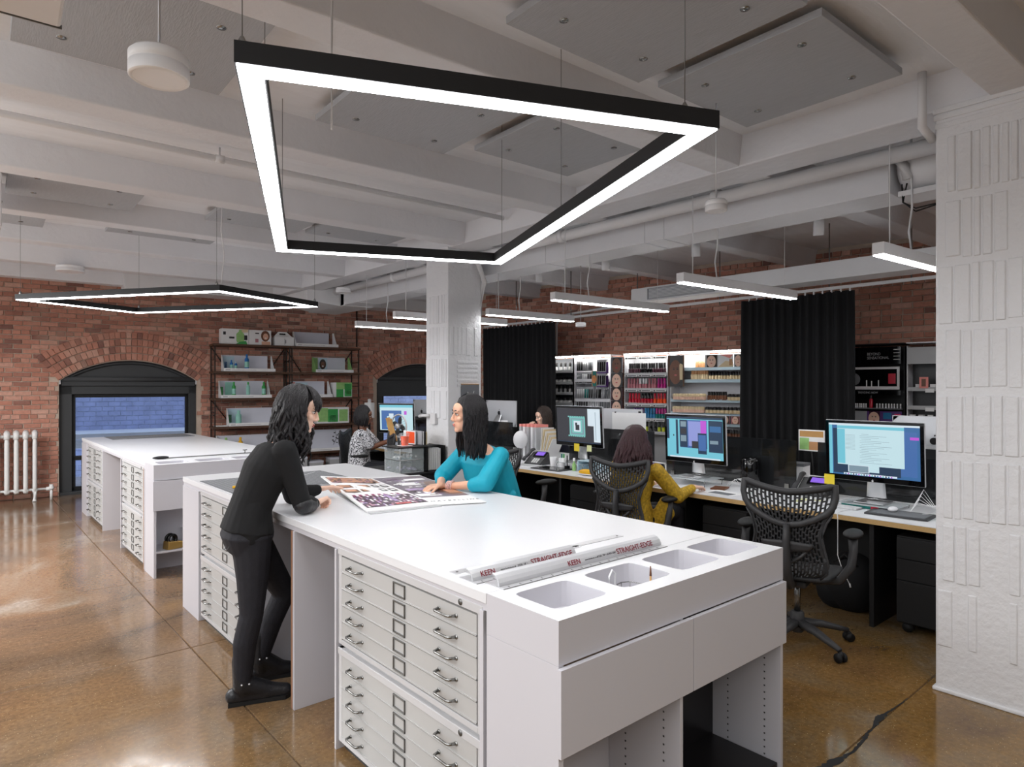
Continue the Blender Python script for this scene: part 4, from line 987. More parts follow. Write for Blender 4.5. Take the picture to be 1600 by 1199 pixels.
b = MB(); b.box(-.0005, .0005, -.038, .038, -.045, .036); simple('sticky_note', 'yellow sticky note hanging from the third monitor', 'note', (5.095, 4.86, .972), 0, [('note', b, 'sticky')])
b = MB(); b.box(-.0005, .0005, -.03, .03, -.04, .025); simple('sticky_note', 'pale green sticky note on the third monitor edge', 'note', (5.095, 4.68, .976), .1, [('note', b, 'sticky_pale')])
# cylindrical black computers
for x, y, l in ((5.32, 2.98, 'to the side of the second monitor'), (5.33, 1.38, 'against the near column')):
    b = MB(); b.lathe([(.07, 0), (.084, .01), (.084, .235), (.075, .25), (.05, .246), (.045, .22)], n=28); simple('round_computer', 'glossy black round computer '+l, 'computer', (x, y, .741), 0, [('case', b, 'black_gloss')], 'round black computers')
# stationery before the third monitor
b = MB(); b.lathe([(.033, 0), (.04, .11), (.037, .11), (.031, .005), (0, .005)], n=20); simple('cup', 'white plastic cup before the third monitor', 'cup', (5.0, 5.12, .741), 0, [('cup_wall', b, 'white_plastic')])
b = MB(); b.lathe([(.033, 0), (.04, .11), (.037, .11), (.031, .005), (0, .005)], n=20); simple('cup', 'second white cup holding green markers', 'cup', (5.02, 5.0, .741), 0, [('cup_wall', b, 'white_plastic')])
for k, (c, q) in enumerate((('green', 'green'), ('teal_dark', 'dark teal'))):
    b = MB(); b.cyl((0, 0, .01), (.01, .01*k, .14), .006, n=8); b.cyl((.01, .01*k, .11), (.0115, .0115*k, .15), .008, n=8); simple('marker', q+' capped marker standing in the white cup', 'marker', (5.02, 4.99+.02*k, .741), 0, [('pen_body', b, c)])
b = MB(); b.box(-.02, .02, -.02, .02, 0, .04); b2 = MB(); b2.cyl((0, 0, .04), (0, 0, .15), .006, n=8); simple('mascara_tube', 'black bottle with a tall wand before the third monitor', 'bottle', (4.95, 4.86, .741), 0, [('bottle', b, 'black_gloss'), ('wand', b2, 'black_cap')])
b = MB(); b.lathe([(.02, 0), (.02, .07), (.008, .08), (.008, .1)], n=14); b2 = MB(); b2.lathe([(.012, .1), (.012, .13), (0, .132)], n=12); simple('bottle', 'small glass bottle with white cap before the third monitor', 'bottle', (4.95, 4.76, .741), 0, [('bottle', b, 'green_light'), ('cap', b2, 'white_plastic')])
b = MB()
b.box(-.08, .08, -.14, .14, .105, .11); b.box(-.08, .08, -.14, -.134, 0, .105); b.box(-.08, .08, .134, .14, 0, .105); b.box(.075, .08, -.14, .14, 0, .105)
simple('desk_organiser', 'clear and white organiser box under the third monitor', 'organiser', (5.04, 4.58, .741), .05, [('box', b, 'ice')])
b = MB(); b.ball((0, 0, .03), .04, .10, .032, 16, 8); b2 = MB(); b2.ball((0, 0, .012), .045, .105, .012, 16, 6); simple('bread_roll', 'orange wrapped snack on the desk edge by the third monitor', 'snack', (4.78, 4.42, .741), .1, [('wrapper', b, 'yellow_plastic'), ('tray', b2, 'white_plastic')])
b = MB(); b.lathe([(.045, 0), (.05, .02), (.05, .09), (.035, .11), (.03, .115)], n=20); b2 = MB(); b2.lathe([(.033, .115), (.033, .15), (0, .152)], n=16); b3 = MB(); b3.tube([(0, .03, .14), (0, .05, .17), (0, .06, .2), (0, .03, .225), (0, -.0, .21), (0, -.01, .16)], .006, 8)
simple('water_bottle', 'pink water bottle with a looped straw', 'bottle', (5.0, 4.12, .741), 0, [('bottle', b, 'pink'), ('cap', b2, 'alu'), ('straw', b3, 'pink')])
b = MB()
for k in range(4): b.tube([(0, 0, .0), (.02*k, -.02, .03+.01*k), (.05, -.06-.01*k, .02), (.02, -.12, .05+.01*k), (-.03, -.1, .08), (-.02, -.02, .04), (.04+.01*k, .05, .005)], .0025, 6)
simple('cable', 'tangle of white charging cables by the round computer at the second desk', 'cable', (5.2, 3.12, .741), 0, [('cord', b, 'white_plastic')], 'white charging cables')
b = MB()
for k in range(5): b.tube([(0, 0, .0), (.03*k, -.05, .07+.02*k), (.05, -.1-.01*k, .05), (.02, -.2, .03+.02*k), (-.03, -.25, .1), (-.06, -.16, .02), (-.14+.01*k, -.06, .004)], .0025, 6)
simple('cable', 'tangle of white charging cables beside the nearest monitor', 'cable', (5.1, 1.66, .741), 0, [('cord', b, 'white_plastic')], 'white charging cables')
b = MB(); b.tube([(.2, .0, .004), (.05, .02, .006), (-.02, .01, .004), (-.035, 0, -.03), (-.035, 0, -.15), (-.036, 0, -.28), (-.03, -.03, -.38), (-.04, -.08, -.46)], .0028, 6); b2 = MB(); b2.cyl((-.04, -.08, -.455), (-.045, -.088, -.48), .005, n=8)
simple('cable', 'white charging cable hanging off the desk edge', 'cable', (4.66, 1.95, .742), 0, [('cord', b, 'white_plastic'), ('plug', b2, 'white_plastic')])
b = MB(); b.lathe([(.03, 0), (.032, .02), (.032, .12), (.012, .16), (.012, .17)], n=16); b2 = MB(); b2.cyl((0, 0, .17), (0, 0, .19), .014, n=12); simple('bottle', 'water bottle half hidden by the near column', 'bottle', (5.0, 1.385, .741), 0, [('bottle', b, 'ice'), ('cap', b2, 'green'), ('label_band', (lambda q: q)(MB().lathe([(.0325, .05), (.0325, .1)], n=16)), 'green')])
# upright files, papers and the display easel on the rear desk
for k in range(5):
    simple('file_folder', 'pink edged upright folder, %s of the row beside the far woman' % ('first', 'second', 'third', 'fourth', 'last')[k], 'folder', (5.5+.0*k, 6.12-.07*k, .741), 0, [('cover', B_(-.1, .1, -.015, .015, 0, .38), 'paper' if k % 2 else 'grey_board'), ('tab_edge', B_(-.1, .1, -.016, .016, .38, .41), 'pink_light')], 'upright folders between the desks')
for k in range(7):
    t = simple('file_folder', 'cream folder leaning out like a fan, number %s from the pink ones' % ('one', 'two', 'three', 'four', 'five', 'six', 'seven')[k], 'folder', (5.5, 5.76-.012*k, .741), 0, [('cover', B_(-.1, .1, -.004, .004, 0, .38-.015*k), 'cream' if k % 2 else 'paper')], 'fanned folders between the desks'); t.rotation_euler = (.08+.07*k, 0, 0)
b = MB(); b.box(-.001, .001, -.24, .24, -.58, 0); b2 = MB(); b2.box(-.004, .004, -.17, -.14, -.0, .02); b2.box(-.004, .004, .18, .2, -.006, .008)
simple('paper_sheet', 'large white sheet clipped over the silver computer back', 'paper', (5.86, 4.78, 1.32), .02, [('sheet', b, 'paper'), ('clip', b2, 'black_cap')])
b = MB(); b.ball((0, 0, 0), .09, .09, .11, 18, 10); simple('desk_lamp', 'white round lamp shade over the third chair', 'lamp', (5.3, 6.0, .97), 0, [('shade', b, 'white_plastic'), ('lamp_foot', MB().cyl((0, 0, -.225), (0, 0, -.1), .02, n=10), 'white_plastic')])
t = simple('picture_card', 'small picture card propped on the rear desk beside the nearest monitor', 'card', (5.56, 2.56, 1.16), 0, [('card', B_(-.004, .004, -.11, .11, -.09, .09), 'paper'), ('green_field', B_(-.0052, -.004, .02, .1, -.08, .02), 'green_light'), ('brown_field', B_(-.0052, -.004, -.1, .02, -.08, -.01), 'tan_cap'), ('orange_band', B_(-.0052, -.004, -.1, .1, .03, .08), 'cardboard'), ('easel_leg', MB().tube([(0, 0, -.09), (.06, 0, -.415)], .006, 6), 'black_paint')]); 
for k, y in enumerate((3.05, 2.75)):
    simple('box', ('grey box behind the smoked panel', 'small pale box behind the smoked panel')[k], 'box', (5.7, y, .741), .1*k, [('carton', B_(-.08, .08, -.08, .08, 0, .3-.1*k), 'grey_board' if k == 0 else 'paper'), ('lid', B_(-.083, .083, -.083, .083, .28-.1*k, .305-.1*k), 'mat_grey')])
# place card on the rear computer
t = thing('name_card', 'white place card leaning on the rear computer next to the far column', 'card', (5.9, 7.05, 1.08), 0); b = MB(); b.box(-.03, -.027, -.12, .12, -.07, .06); part('card', b, 'paper', t); t.rotation_euler = (0, .25, 0)
b = MB(); b.box(-.0275, -.0265, -.05, .05, .0, .008); b.box(-.0275, -.0265, -.03, .03, -.018, -.012); b = MB(); b.box(-.0312, -.030, -.05, .05, .004, .016); b.box(-.0312, -.030, -.03, .03, -.014, -.006); part('print_lines', b, 'grey_print', t)
part('card_foot', MB().tube([(-.02, 0, -.07), (-.0, 0, -.335)], .006, 6), 'black_paint', t)
# black bag on the floor under the desk
b = MB(); b.ball((0, 0, .2), .17, .2, .22, 18, 12); b.ball((.0, .1, .12), .14, .15, .14, 14, 8); simple('bag', 'black bag slumped on the floor under the desk', 'bag', (4.98, 2.0, -.0), 0, [('bag_body', b, 'curtain'), ('strap', MB().tube([(-.1, -.08, .34), (-.12, 0, .42), (-.1, .08, .34)], .01, 6), 'rubber')])
# ---------------------------------------------------------------- lit product displays; local s runs towards the camera, local -y faces the room
DM_ = Matrix.Translation((7.1, 8.0, 0)) @ Matrix.Rotation(RW, 4, 'Z')
def dloc(s, d, z): v = DM_ @ Vector((s, -d, z)); return (v.x, v.y, v.z)
mat('display_white', (226, 226, 230), .35, var=.01)
mat('led_strip', (255, 252, 246), .5, emit=45)
def bay(label, s0, s1, shelves, backm='display_white', z0=.25, top=2.06, hdr='display_white', lip='ice', depth=.3, light=True, side='display_white'):
    """a display unit; shelves: list of z; depth measured out from the wall"""
    t = thing('display_unit', label, 'display shelf', dloc(s0, -.34, 0), RW, 'product display units along the brick wall'); W = s1-s0
    part('back_panel', B_(0, W, -.02, .0, z0, top), backm, t)
    if light: part('light_strip', B_(0.01, W-.01, -.33, -.31, top, top+.022), 'led_strip', t)
    part('canopy', B_(0, W, -.34, .0, top+.023, top+.035), hdr, t)
    for x in (0, W-.008): part('side_panel', B_(x, x+.008, -.3, -.02, z0, top), side, t)
    for z in shelves:
        sh = part('shelf', B_(.009, W-.009, -depth, -.021, z-.01, z), 'display_white', t)
        part('price_rail', B_(.009, W-.009, -depth-.006, -depth, z-.03, z+.012), lip, sh)
    return t
def row(kind, meshf, s0, s1, n, d, z, label, cat, group, jitter=.003):
    r = random.Random(int(s0*100+z*1000)); n = int(n*(1.0 if kind == 'powder_jar' else .9)); K = 1.35 if kind != 'lipstick' and kind != 'cosmetic_box' else 1.0; me = meshf if isinstance(meshf, list) else [meshf]; 
    for k in range(n):
        s = s0+(s1-s0)*(k+.5)/n
        o = put(kind, me[k*len(me)//n], None, dloc(s+r.uniform(-jitter, jitter), d+r.uniform(-.004, .004), z), RW+r.uniform(-.2, .2))
        o.scale = (K, K, K*1.1 if K > 1 else 1)
        tag(o, label, cat, group)
def bottle_mesh(name, r, h, body, cap, capr=.6, caph=.35, n=10, sq=False):
    b = MB()
    if sq: b.box(-r, r, -r, r, 0, h*(1-caph)); b.m = 1; b.box(-r*capr, r*capr, -r*capr, r*capr, h*(1-caph), h)
    else:
        b.lathe([(r, 0), (r, h*(1-caph)*.9), (r*.6, h*(1-caph))], n=n); b.m = 1; b.lathe([(r*capr, h*(1-caph)), (r*capr, h*.98), (r*capr*.8, h)], n=n)
    return b.mesh(name, [body, cap])
def poster_face(name, label, s0, s1, z0, z1, d, bg, skin, hair, lipc, extra=None, tilt=0):
    """a flat photographic print of a generic face on a board"""
    t = thing(name, label, 'poster', dloc((s0+s1)/2, d, (z0+z1)/2), RW, 'portrait posters in the product displays'); w, h = (s1-s0)/2, (z1-z0)/2
    part('board', B_(-w, w, 0, .012, -h, h), bg, t)
    def ell(cx, cz, rx, rz, y, m, pn, a0=0, a1=2*PI):
        b = MB(); b.prism([(cx+rx*math.cos(a0+(a1-a0)*k/20), cz+rz*math.sin(a0+(a1-a0)*k/20)) for k in range(20)], y-.0008, y, 'xz'); part(pn, b, m, t)
    q = min(w, h)
    b = MB(); b.box(-.7*w, .85*w, -.0006, .0, -.98*h, .98*h); part('printed_hair', b, hair, t)
    ell(-.02*q, -.08*h, .78*q, .98*min(h, q*1.4), -.0015, skin, 'printed_face')
    H_ = min(h, q*1.3)
    for sg in (-1, 1): ell(sg*.22*q, .14*H_, .11*q, .055*H_, -.0025, 'black_cap', 'printed_eye'); ell(sg*.23*q, .27*H_, .14*q, .025*H_, -.0025, hair, 'printed_brow')
    ell(0, -.08*H_, .06*q, .12*H_, -.0025, skin, 'printed_nose'); ell(0, -.37*H_, .18*q, .075*H_, -.0025, lipc, 'printed_lips')
    return t
# A: dark stepped shelves beside the curtain
bay('grey stepped display unit of small silver products beside the curtain', 0.02, 1.0, [1.86, 1.68, 1.52, 1.36, 1.2, 1.04, .88, .7], 'mat_grey', lip='grey_board', side='black_paint')
silv = bottle_mesh('cosmetic_tube', .016, .09, 'steel', 'black_cap', .9, .5)
palm = bottle_mesh('compact_case', .026, .055, 'metal_paint', 'black_cap', 1, .45)
for i, z in enumerate((1.86, 1.68, 1.52, 1.36, 1.2)):
    row('cosmetic_tube', [silv, palm][i % 2], .1, .95, 12, -.08, z, 'one of the small silver and black tubes in the stepped display shelf %s' % ('highest', 'second from above', 'third from above', 'fourth from above', 'fifth from above')[i], 'cosmetics', 'silver tubes, stepped display shelf %d' % (i+1))
# B: mascaras and brow products on white shelves
bay('white display unit of hanging mascara packs left of the purple trays'.replace('left of', 'next to'), 1.02, 1.68, [1.72, 1.42, 1.22, 1.03, .8], lip='display_white')
pk = MB(); pk.box(-.018, .018, -.004, .0, 0, .12); pk.m = 1; pk.cyl((0, -.01, .01), (.004, -.01, .1), .008, n=8); PKM = [pk.mesh('mascara_pack', ['grey_print', m_]) for m_ in ('black_cap', 'steel', 'mat_grey')]
PKT = pk.mesh('mascara_pack', ['grey_print', 'teal_dark'])
row('mascara_pack', PKM, 1.06, 1.35, 9, -.06, 1.85, 'hanging mascara pack in the highest row before the orange portrait', 'cosmetics', 'mascara packs, highest row')
row('mascara_pack', PKM[::-1], 1.06, 1.35, 10, -.06, 1.66, 'hanging mascara pack in the second row before the orange portrait', 'cosmetics', 'mascara packs, second row')
row('mascara_pack', [PKM[1], PKM[1], PKT, PKM[0]], 1.06, 1.36, 9, -.05, 1.43, 'hanging mascara pack in the third row, silver and teal', 'cosmetics', 'mascara packs, third row')
row('mascara_pack', PKM, 1.42, 1.64, 8, -.05, 1.43, 'hanging mascara pack in the third row beneath the purple trays', 'cosmetics', 'mascara packs under the purple trays')
row('mascara_pack', PKM, 1.06, 1.64, 16, -.05, 1.24, 'hanging mascara pack in the lowest row over the monitor', 'cosmetics', 'mascara packs, lowest row')
poster_face('poster', 'portrait poster with an orange lit face in the mascara display', 1.37, 1.46, 1.62, 1.85, .0, 'tan_cap', 'orange_face', 'teal_dark', 'red')
for z, l in ((1.83, 'upper'), (1.63, 'lower')):
    t = thing('display_tray', l+' purple tray of dark mascaras', 'display tray', dloc(1.56, -.02, z), RW, 'purple mascara trays')
    part('tray_back', B_(-.085, .085, 0, .01, -.02, .15), 'purple', t); part('tray_lip', B_(-.085, .085, -.05, .0, -.02, .0), 'purple', t); part('header', B_(-.075, .075, -.003, 0, .155, .185), 'grey_board', t)
    row('mascara_pack', PKM[0], 1.49, 1.63, 5, .02, z, 'dark mascara standing in the %s purple tray' % l, 'cosmetics', 'mascaras in the %s purple tray' % l)
# C: column of portraits
for k, (z0, z1, hr, sk, bg) in enumerate(((1.82, 2.04, 'black_cap', 'skin_dark', 'mat_grey'), (1.61, 1.81, 'black_cap', 'skin_light', 'black_cap'), (1.42, 1.6, 'hair_brown', 'skin_light', 'wine'), (1.22, 1.41, 'black_cap', 'skin_light', 'wine'))):
    poster_face('poster', ('topmost portrait poster of the column, dim with a dark hat', 'second portrait poster down with black hair and red lips', 'third portrait poster down with brown hair', 'lowest portrait poster of the column over the monitor')[k], 1.70, 1.895, z0, z1, -.01, bg, sk, hr, 'red')
# D: nail polish rows
bay('white display unit of nail polish rows in dark, rose, red and blue', 1.91, 2.6, [1.80, 1.585, 1.375, 1.165, .98], 'grey_board', lip='grey_board')
for i, z in enumerate((2.02, 1.77, 1.56, 1.35, 1.145)):
    for k in range(3):
        t = thing('header_strip', 'lettered header strip on the %s rail of the nail polish display, %s' % (('highest', 'second', 'third', 'fourth', 'fifth')[i], ('by the portraits', 'middle', 'by the large portrait')[k]), 'label strip', dloc(2.03+.225*k, -.02, z), RW, 'header strips, rail %d' % (i+1))
        part('strip', B_(-.1, .1, 0, .004, -.014, .014), 'paper', t)
        b = MB(); b.box(-.09, -.06, -.001, 0, -.009, .009); b.box(-.05, .085, -.001, 0, -.006, .006); part('lettering', b, 'dark_print', t)
def pol(c, capm='black_cap'): return bottle_mesh('nail_polish', .017, .10, c, capm, .75, .5, 8)
row('nail_polish', [pol('wine'), pol('black_gloss'), pol('wine')], 1.97, 2.56, 17, -.06, 1.80, 'dark wine nail polish in the highest polish row', 'nail polish', 'nail polish, highest row')
row('nail_polish', [pol('rose', 'rose'), pol('rose', 'metal_paint'), pol('rose', 'rose'), pol('magenta', 'magenta')], 1.95, 2.57, 15, -.06, 1.585, 'rose to magenta nail polish in the second polish row', 'nail polish', 'nail polish, second row')
row('nail_polish', [pol('red', 'red'), pol('red', 'black_gloss'), pol('orange_print', 'red')], 1.97, 2.57, 14, -.06, 1.375, 'red nail polish in the third polish row', 'nail polish', 'nail polish, third row')
row('nail_polish', [pol('bluegreen', 'purple'), pol('bluegreen', 'bluegreen'), pol('teal_dark', 'magenta')], 2.05, 2.58, 14, -.06, 1.165, 'blue and teal nail polish in the fourth polish row', 'nail polish', 'nail polish, fourth row')
row('nail_polish', [pol('lime'), pol('black_gloss'), pol('lime')], 2.1, 2.56, 8, -.06, .98, 'yellow and green nail polish in the lowest polish row', 'nail polish', 'nail polish, lowest row')
# E: large portrait
t = poster_face('poster', 'large dark portrait poster with a cream tube between polish and foundations', 2.62, 2.86, 1.62, 2.04, .0, 'wood_dark', 'skin_dark', 'black_cap', 'lip')
b = MB(); b.prism([(.06, -.12), (.1, -.12), (.105, .08), (.07, .1), (.055, .08)], -.003, -.001, 'xz'); part('printed_tube', b, 'cream', t)
# F: foundations
bay('white display unit of foundations and creams beside the wide curtain', 2.64, 3.72, [1.86, 1.70, 1.44, 1.27, 1.13, .95, .76], 'display_white')
fnd = lambda c, k='black_cap', h=.075: bottle_mesh('foundation_bottle', .016, h, c, k, .8, .42, 8)
row('foundation_bottle', fnd('tan_cap', 'cream', .09), 3.0, 3.14, 7, -.08, 1.86, 'pink beige tube on the highest foundation shelf', 'foundation', 'tubes on the highest foundation shelf')
row('foundation_bottle', fnd('cream', 'tan_cap', .095), 2.94, 3.18, 9, -.06, 1.70, 'beige tube on the second foundation shelf', 'foundation', 'beige tubes on the second foundation shelf')
row('foundation_bottle', fnd('cream'), 3.19, 3.70, 15, -.06, 1.70, 'beige bottle with black cap on the second foundation shelf', 'foundation', 'black capped bottles on the second foundation shelf')
jar = MB(); jar.lathe([(.022, 0), (.024, .025), (.02, .03)], n=10); jar.m = 1; jar.lathe([(.025, .03), (.024, .05), (.012, .056)], n=10)
JM = jar.mesh('powder_jar', ['skin_light', 'cream']); JK = jar.mesh('powder_jar', ['cream', 'black_cap'])
row('powder_jar', JM, 2.7, 3.16, 11, -.02, 1.44, 'round beige powder jar on the third foundation shelf', 'powder', 'powder jars, third shelf')
row('foundation_bottle', fnd('brown_cap'), 3.18, 3.44, 9, -.05, 1.44, 'brown toned bottle on the third foundation shelf', 'foundation', 'brown bottles on the third foundation shelf')
row('powder_jar', JK, 3.46, 3.70, 5, -.03, 1.44, 'black lidded powder jar on the third foundation shelf', 'powder', 'black lidded jars, third shelf')
row('powder_jar', JM, 2.7, 3.14, 11, -.02, 1.27, 'round beige powder jar on the fourth foundation shelf', 'powder', 'powder jars, fourth shelf')
row('powder_jar', JK, 3.16, 3.70, 10, -.02, 1.27, 'black lidded powder jar on the fourth foundation shelf', 'powder', 'black lidded jars, fourth shelf')
row('foundation_bottle', fnd('brown_cap'), 3.2, 3.70, 15, -.05, .95, 'deep toned bottle on the sixth foundation shelf', 'foundation', 'bottles on the sixth foundation shelf')
row('powder_jar', JK, 3.3, 3.70, 7, -.04, .76, 'black lidded jar on the lowest foundation shelf', 'powder', 'jars on the lowest shelf')
for k, (s0, s1, l) in enumerate(((3.16, 3.34, 'fair face portrait print on the highest foundation shelf'), (3.55, 3.66, 'cropped neck portrait print by the curtain'))): poster_face('poster', l, s0, s1, 1.87, 2.03, 0, 'grey_board', 'skin_light', 'hair_brown', 'lip')
t = thing('poster', 'pale swatch print between the two portraits on the highest foundation shelf', 'poster', dloc(3.44, 0, 1.95), RW); part('board', B_(-.1, .1, 0, .01, -.08, .08), 'paper', t); b = MB(); b.prism([(-.1, -.08), (.1, -.08), (.1, -.02), (0, .0)], -.001, 0, 'xz'); part('print_sand', b, 'cream', t); b = MB(); b.prism([(-.08, .08), (.1, .08), (.06, .03)], -.001, 0, 'xz'); part('print_pink', b, 'pink_light', t); part('compact', B_(.05, .09, -.002, 0, -.06, .02), 'tan_cap', t)
for k in range(7):
    s = 2.8+.128*k
    if k == 3: 
        t = thing('poster', 'small white text card between the palette prints', 'poster', dloc(s, -.0, 1.19), RW); part('board', B_(-.05, .05, 0, .006, -.05, .05), 'paper', t); b = MB(); [b.box(-.03, .03, -.001, 0, .02-.015*q, .024-.015*q) for q in range(4)]; part('print_lines', b, 'dark_print', t); continue
    poster_face('poster', 'small rosy portrait print, %s in the low strip of the foundation display' % ('first', 'second', 'third', '', 'fourth', 'fifth', 'sixth')[k], s-.055, s+.055, 1.14, 1.24, 0, 'pink_light' if k < 3 else 'rose', 'skin_light', 'hair_brown' if k % 2 else 'brown_cap', 'red')
# G: black display by the near column
bay('black display unit with lettering seen over the nearest monitor', 4.85, 5.44, [1.56, 1.25, .98], 'black_cap', hdr='black_paint', lip='black_paint', light=False, side='black_paint')
t = thing('sign', 'black header sign with grey lettering BEYOND SENSATIONAL', 'sign', dloc(5.14, 0, 1.96), RW); part('board', B_(-.27, .27, 0, .015, -.095, .095), 'black_gloss', t)
text('lettering', 'BEYOND', .042, t, (-.06, -.001, .018), (PI/2, 0, 0), 'grey_print', align='LEFT', sx=.8); text('lettering', 'SENSATIONAL', .042, t, (-.06, -.001, -.025), (PI/2, 0, 0), 'grey_print', align='LEFT', sx=.8)
b = MB(); [b.box(.2, .262, -.001, 0, .06-.036*q, .066-.036*q) for q in range(4)]; part('light_bars', b, 'paper', t)
t = thing('display_tray', 'white framed product case with a dim portrait and a red lipstick', 'display case', dloc(5.14, 0, 1.71), RW)
part('frame', MB().box(-.27, .26, -.01, 0, .1, .125).box(-.27, .26, -.01, 0, -.125, -.09).box(.235, .26, -.01, 0, -.1, .1), 'metal_paint', t); part('backing', B_(-.27, .25, .01, .02, -.12, .12), 'black_gloss', t)
part('dim_portrait', MB().prism([(-.2+.07*math.cos(a*PI/8), -.01+.07*math.sin(a*PI/8)) for a in range(16)], .0, .008, 'xz'), 'mat_grey', t); part('red_print', B_(.15, .22, .0, .008, -.06, .05), 'red', t)
part('sticks', MB().box(-.07, -.06, -.0, .006, -.09, -.02).box(-.02, -.01, 0, .006, -.09, -.03).box(.05, .058, 0, .006, -.09, -.02), 'paper', t)
t = thing('sign', 'narrow black sign with grey lettering TRENDING NOW', 'sign', dloc(5.14, .01, 1.55), RW); part('board', B_(-.27, .27, 0, .01, -.025, .025), 'black_gloss', t); text('lettering', 'TRENDING NOW', .034, t, (-.05, -.001, 0), (PI/2, 0, 0), 'grey_print', sx=.75)
lip_m = bottle_mesh('lipstick', .009, .05, 'steel', 'metal_paint', .9, .4, 8)
row('lipstick', lip_m, 4.88, 5.08, 10, -.01, 1.40-.02, 'small silver lipstick in the black display, before the red bottles', 'lipstick', 'lipsticks before the red bottles')
row('lipstick', lip_m, 5.16, 5.42, 11, -.01, 1.40-.02, 'small silver lipstick in the black display, after the red bottles', 'lipstick', 'lipsticks after the red bottles')
row('nail_polish', bottle_mesh('nail_polish', .014, .1, 'red', 'black_cap', .6, .3, 8), 5.09, 5.15, 2, -.01, 1.38, 'red bottle standing among the silver lipsticks', 'nail polish', 'red bottles among lipsticks')
t = thing('shelf_plate', 'thin dark shelf holding the silver lipsticks', 'shelf', dloc(5.14, 0, 1.38), RW); part('plate', B_(-.28, .28, -.04, .28, -.012, 0), 'mat_grey', t)
t = thing('poster', 'plain grey board beneath the silver lipsticks', 'poster', dloc(4.97, 0, 1.27), RW); part('board', B_(-.115, .11, 0, .01, -.075, .075), 'grey_print', t)
poster_face('poster', 'vivid portrait print with red lips beneath the silver lipsticks', 5.08, 5.22, 1.195, 1.345, 0, 'purple', 'skin_light', 'wine', 'red')
t = thing('poster', 'blue and pink print beneath the silver lipsticks', 'poster', dloc(5.32, 0, 1.27), RW); part('board', B_(-.1, .1, 0, .01, -.075, .075), 'purple', t); part('blue_print', B_(-.08, .0, -.001, 0, -.01, .06), 'bluegreen', t); part('pink_print', MB().box(.03, .09, -.001, 0, -.06, -.03).box(.03, .09, -.001, 0, -.02, .01).box(.03, .09, -.001, 0, .02, .05), 'pink', t)
# H: white stepped shelves by the near column
bay('stepped display unit of white blocks right beside the near column'.replace('right ', ''), 5.46, 6.0, [1.60, 1.40, 1.27, 1.14, 1.02, .8], 'black_cap', lip='grey_board', light=False)
part('header_board', B_(0.01, .53, -.345, -.335, 1.86, 2.04), 'grey_board', bpy.data.objects[[o.name for o in bpy.data.objects if o.name.startswith('display_unit')][-1]])
t = thing('box', 'pink and white striped carton on the shelf by the near column', 'box', dloc(5.62, -.02, 1.60), RW); part('carton', B_(-.04, .04, 0, .03, 0, .12), 'pink_light', t); part('print_panel', B_(-.02, .02, -.001, 0, .02, .1), 'brown_cap', t)
cb = MB(); cb.box(-.025, .025, 0, .05, 0, .045); CBM = cb.mesh('cosmetic_box', 'metal_paint')
row('cosmetic_box', CBM, 5.5, 5.9, 4, -.04, 1.60, 'white cube box on the shelf with the striped carton', 'box', 'white cubes with the striped carton', .0)
for z, l in ((1.27, 'second'), (1.14, 'third'), (1.02, 'lowest visible')): row('cosmetic_box', CBM, 5.48, 5.96, 7, -.03, z, 'white cube box on the %s white step beside the column' % l, 'box', 'white cubes, %s step' % l, .01)
for z in (1.585, 1.385, 1.255, 1.125): t = thing('price_tag', 'white price tag on a stepped shelf by the near column', 'price tag', dloc(5.68, .01, z), RW, 'white price tags on the stepped shelves'); part('card', B_(-.04, .04, 0, .003, -.03, .01), 'paper', t)
# ---------------------------------------------------------------- iron and wood bookcase on the window wall
WM = Matrix.Translation((1.2, 11.7, 0)) @ Matrix.Rotation(math.radians(-6.84), 4, 'Z'); WR = math.radians(-6.84)
def wloc(s, d, z): v = WM @ Vector((s, -d, z)); return (v.x, v.y, v.z)
def bookcase(s0, s1, label):
    t = thing('bookcase', label, 'bookcase', wloc(s0, .42, 0), WR, 'iron and wood bookcases'); W = s1-s0; D = .38
    for x in (0, W-.018):
        for y in (0, D-.018): part('upright', B_(x, x+.018, y, y+.018, 0, 2.28), 'iron_dark', t)
        b = MB()
        for z in (.2, .7, 1.15, 1.2, 1.62, 1.68, 2.05): b.cyl((x+.009, .01, z), (x+.009, D-.01, z), .007, n=6)
        part('side_rungs', b, 'iron_dark', t)
    for z in (2.31, 1.865, 1.43, .97, .49, .12):
        part('shelf', B_(-.02, W+.02, -.01, D, z-.035, z-.002), 'wood_dark', t, bevel=.002)
    for z0, z1 in ((1.87, 2.27), (1.05, 1.4)):
        for (a, c) in ((.02, .3), (W-.02, W-.3)):
            part('brace', MB().tube([(a, D-.01, z1-.02), (c, D-.01, z0-.05)], .009, 6), 'iron_dark', t)
    return t
bookcase(2.09, 3.28, 'iron and dark wood bookcase beside the first arched window')
bookcase(3.30, 4.50, 'iron and dark wood bookcase closest to the conduit and second arched window')
BAR = 0
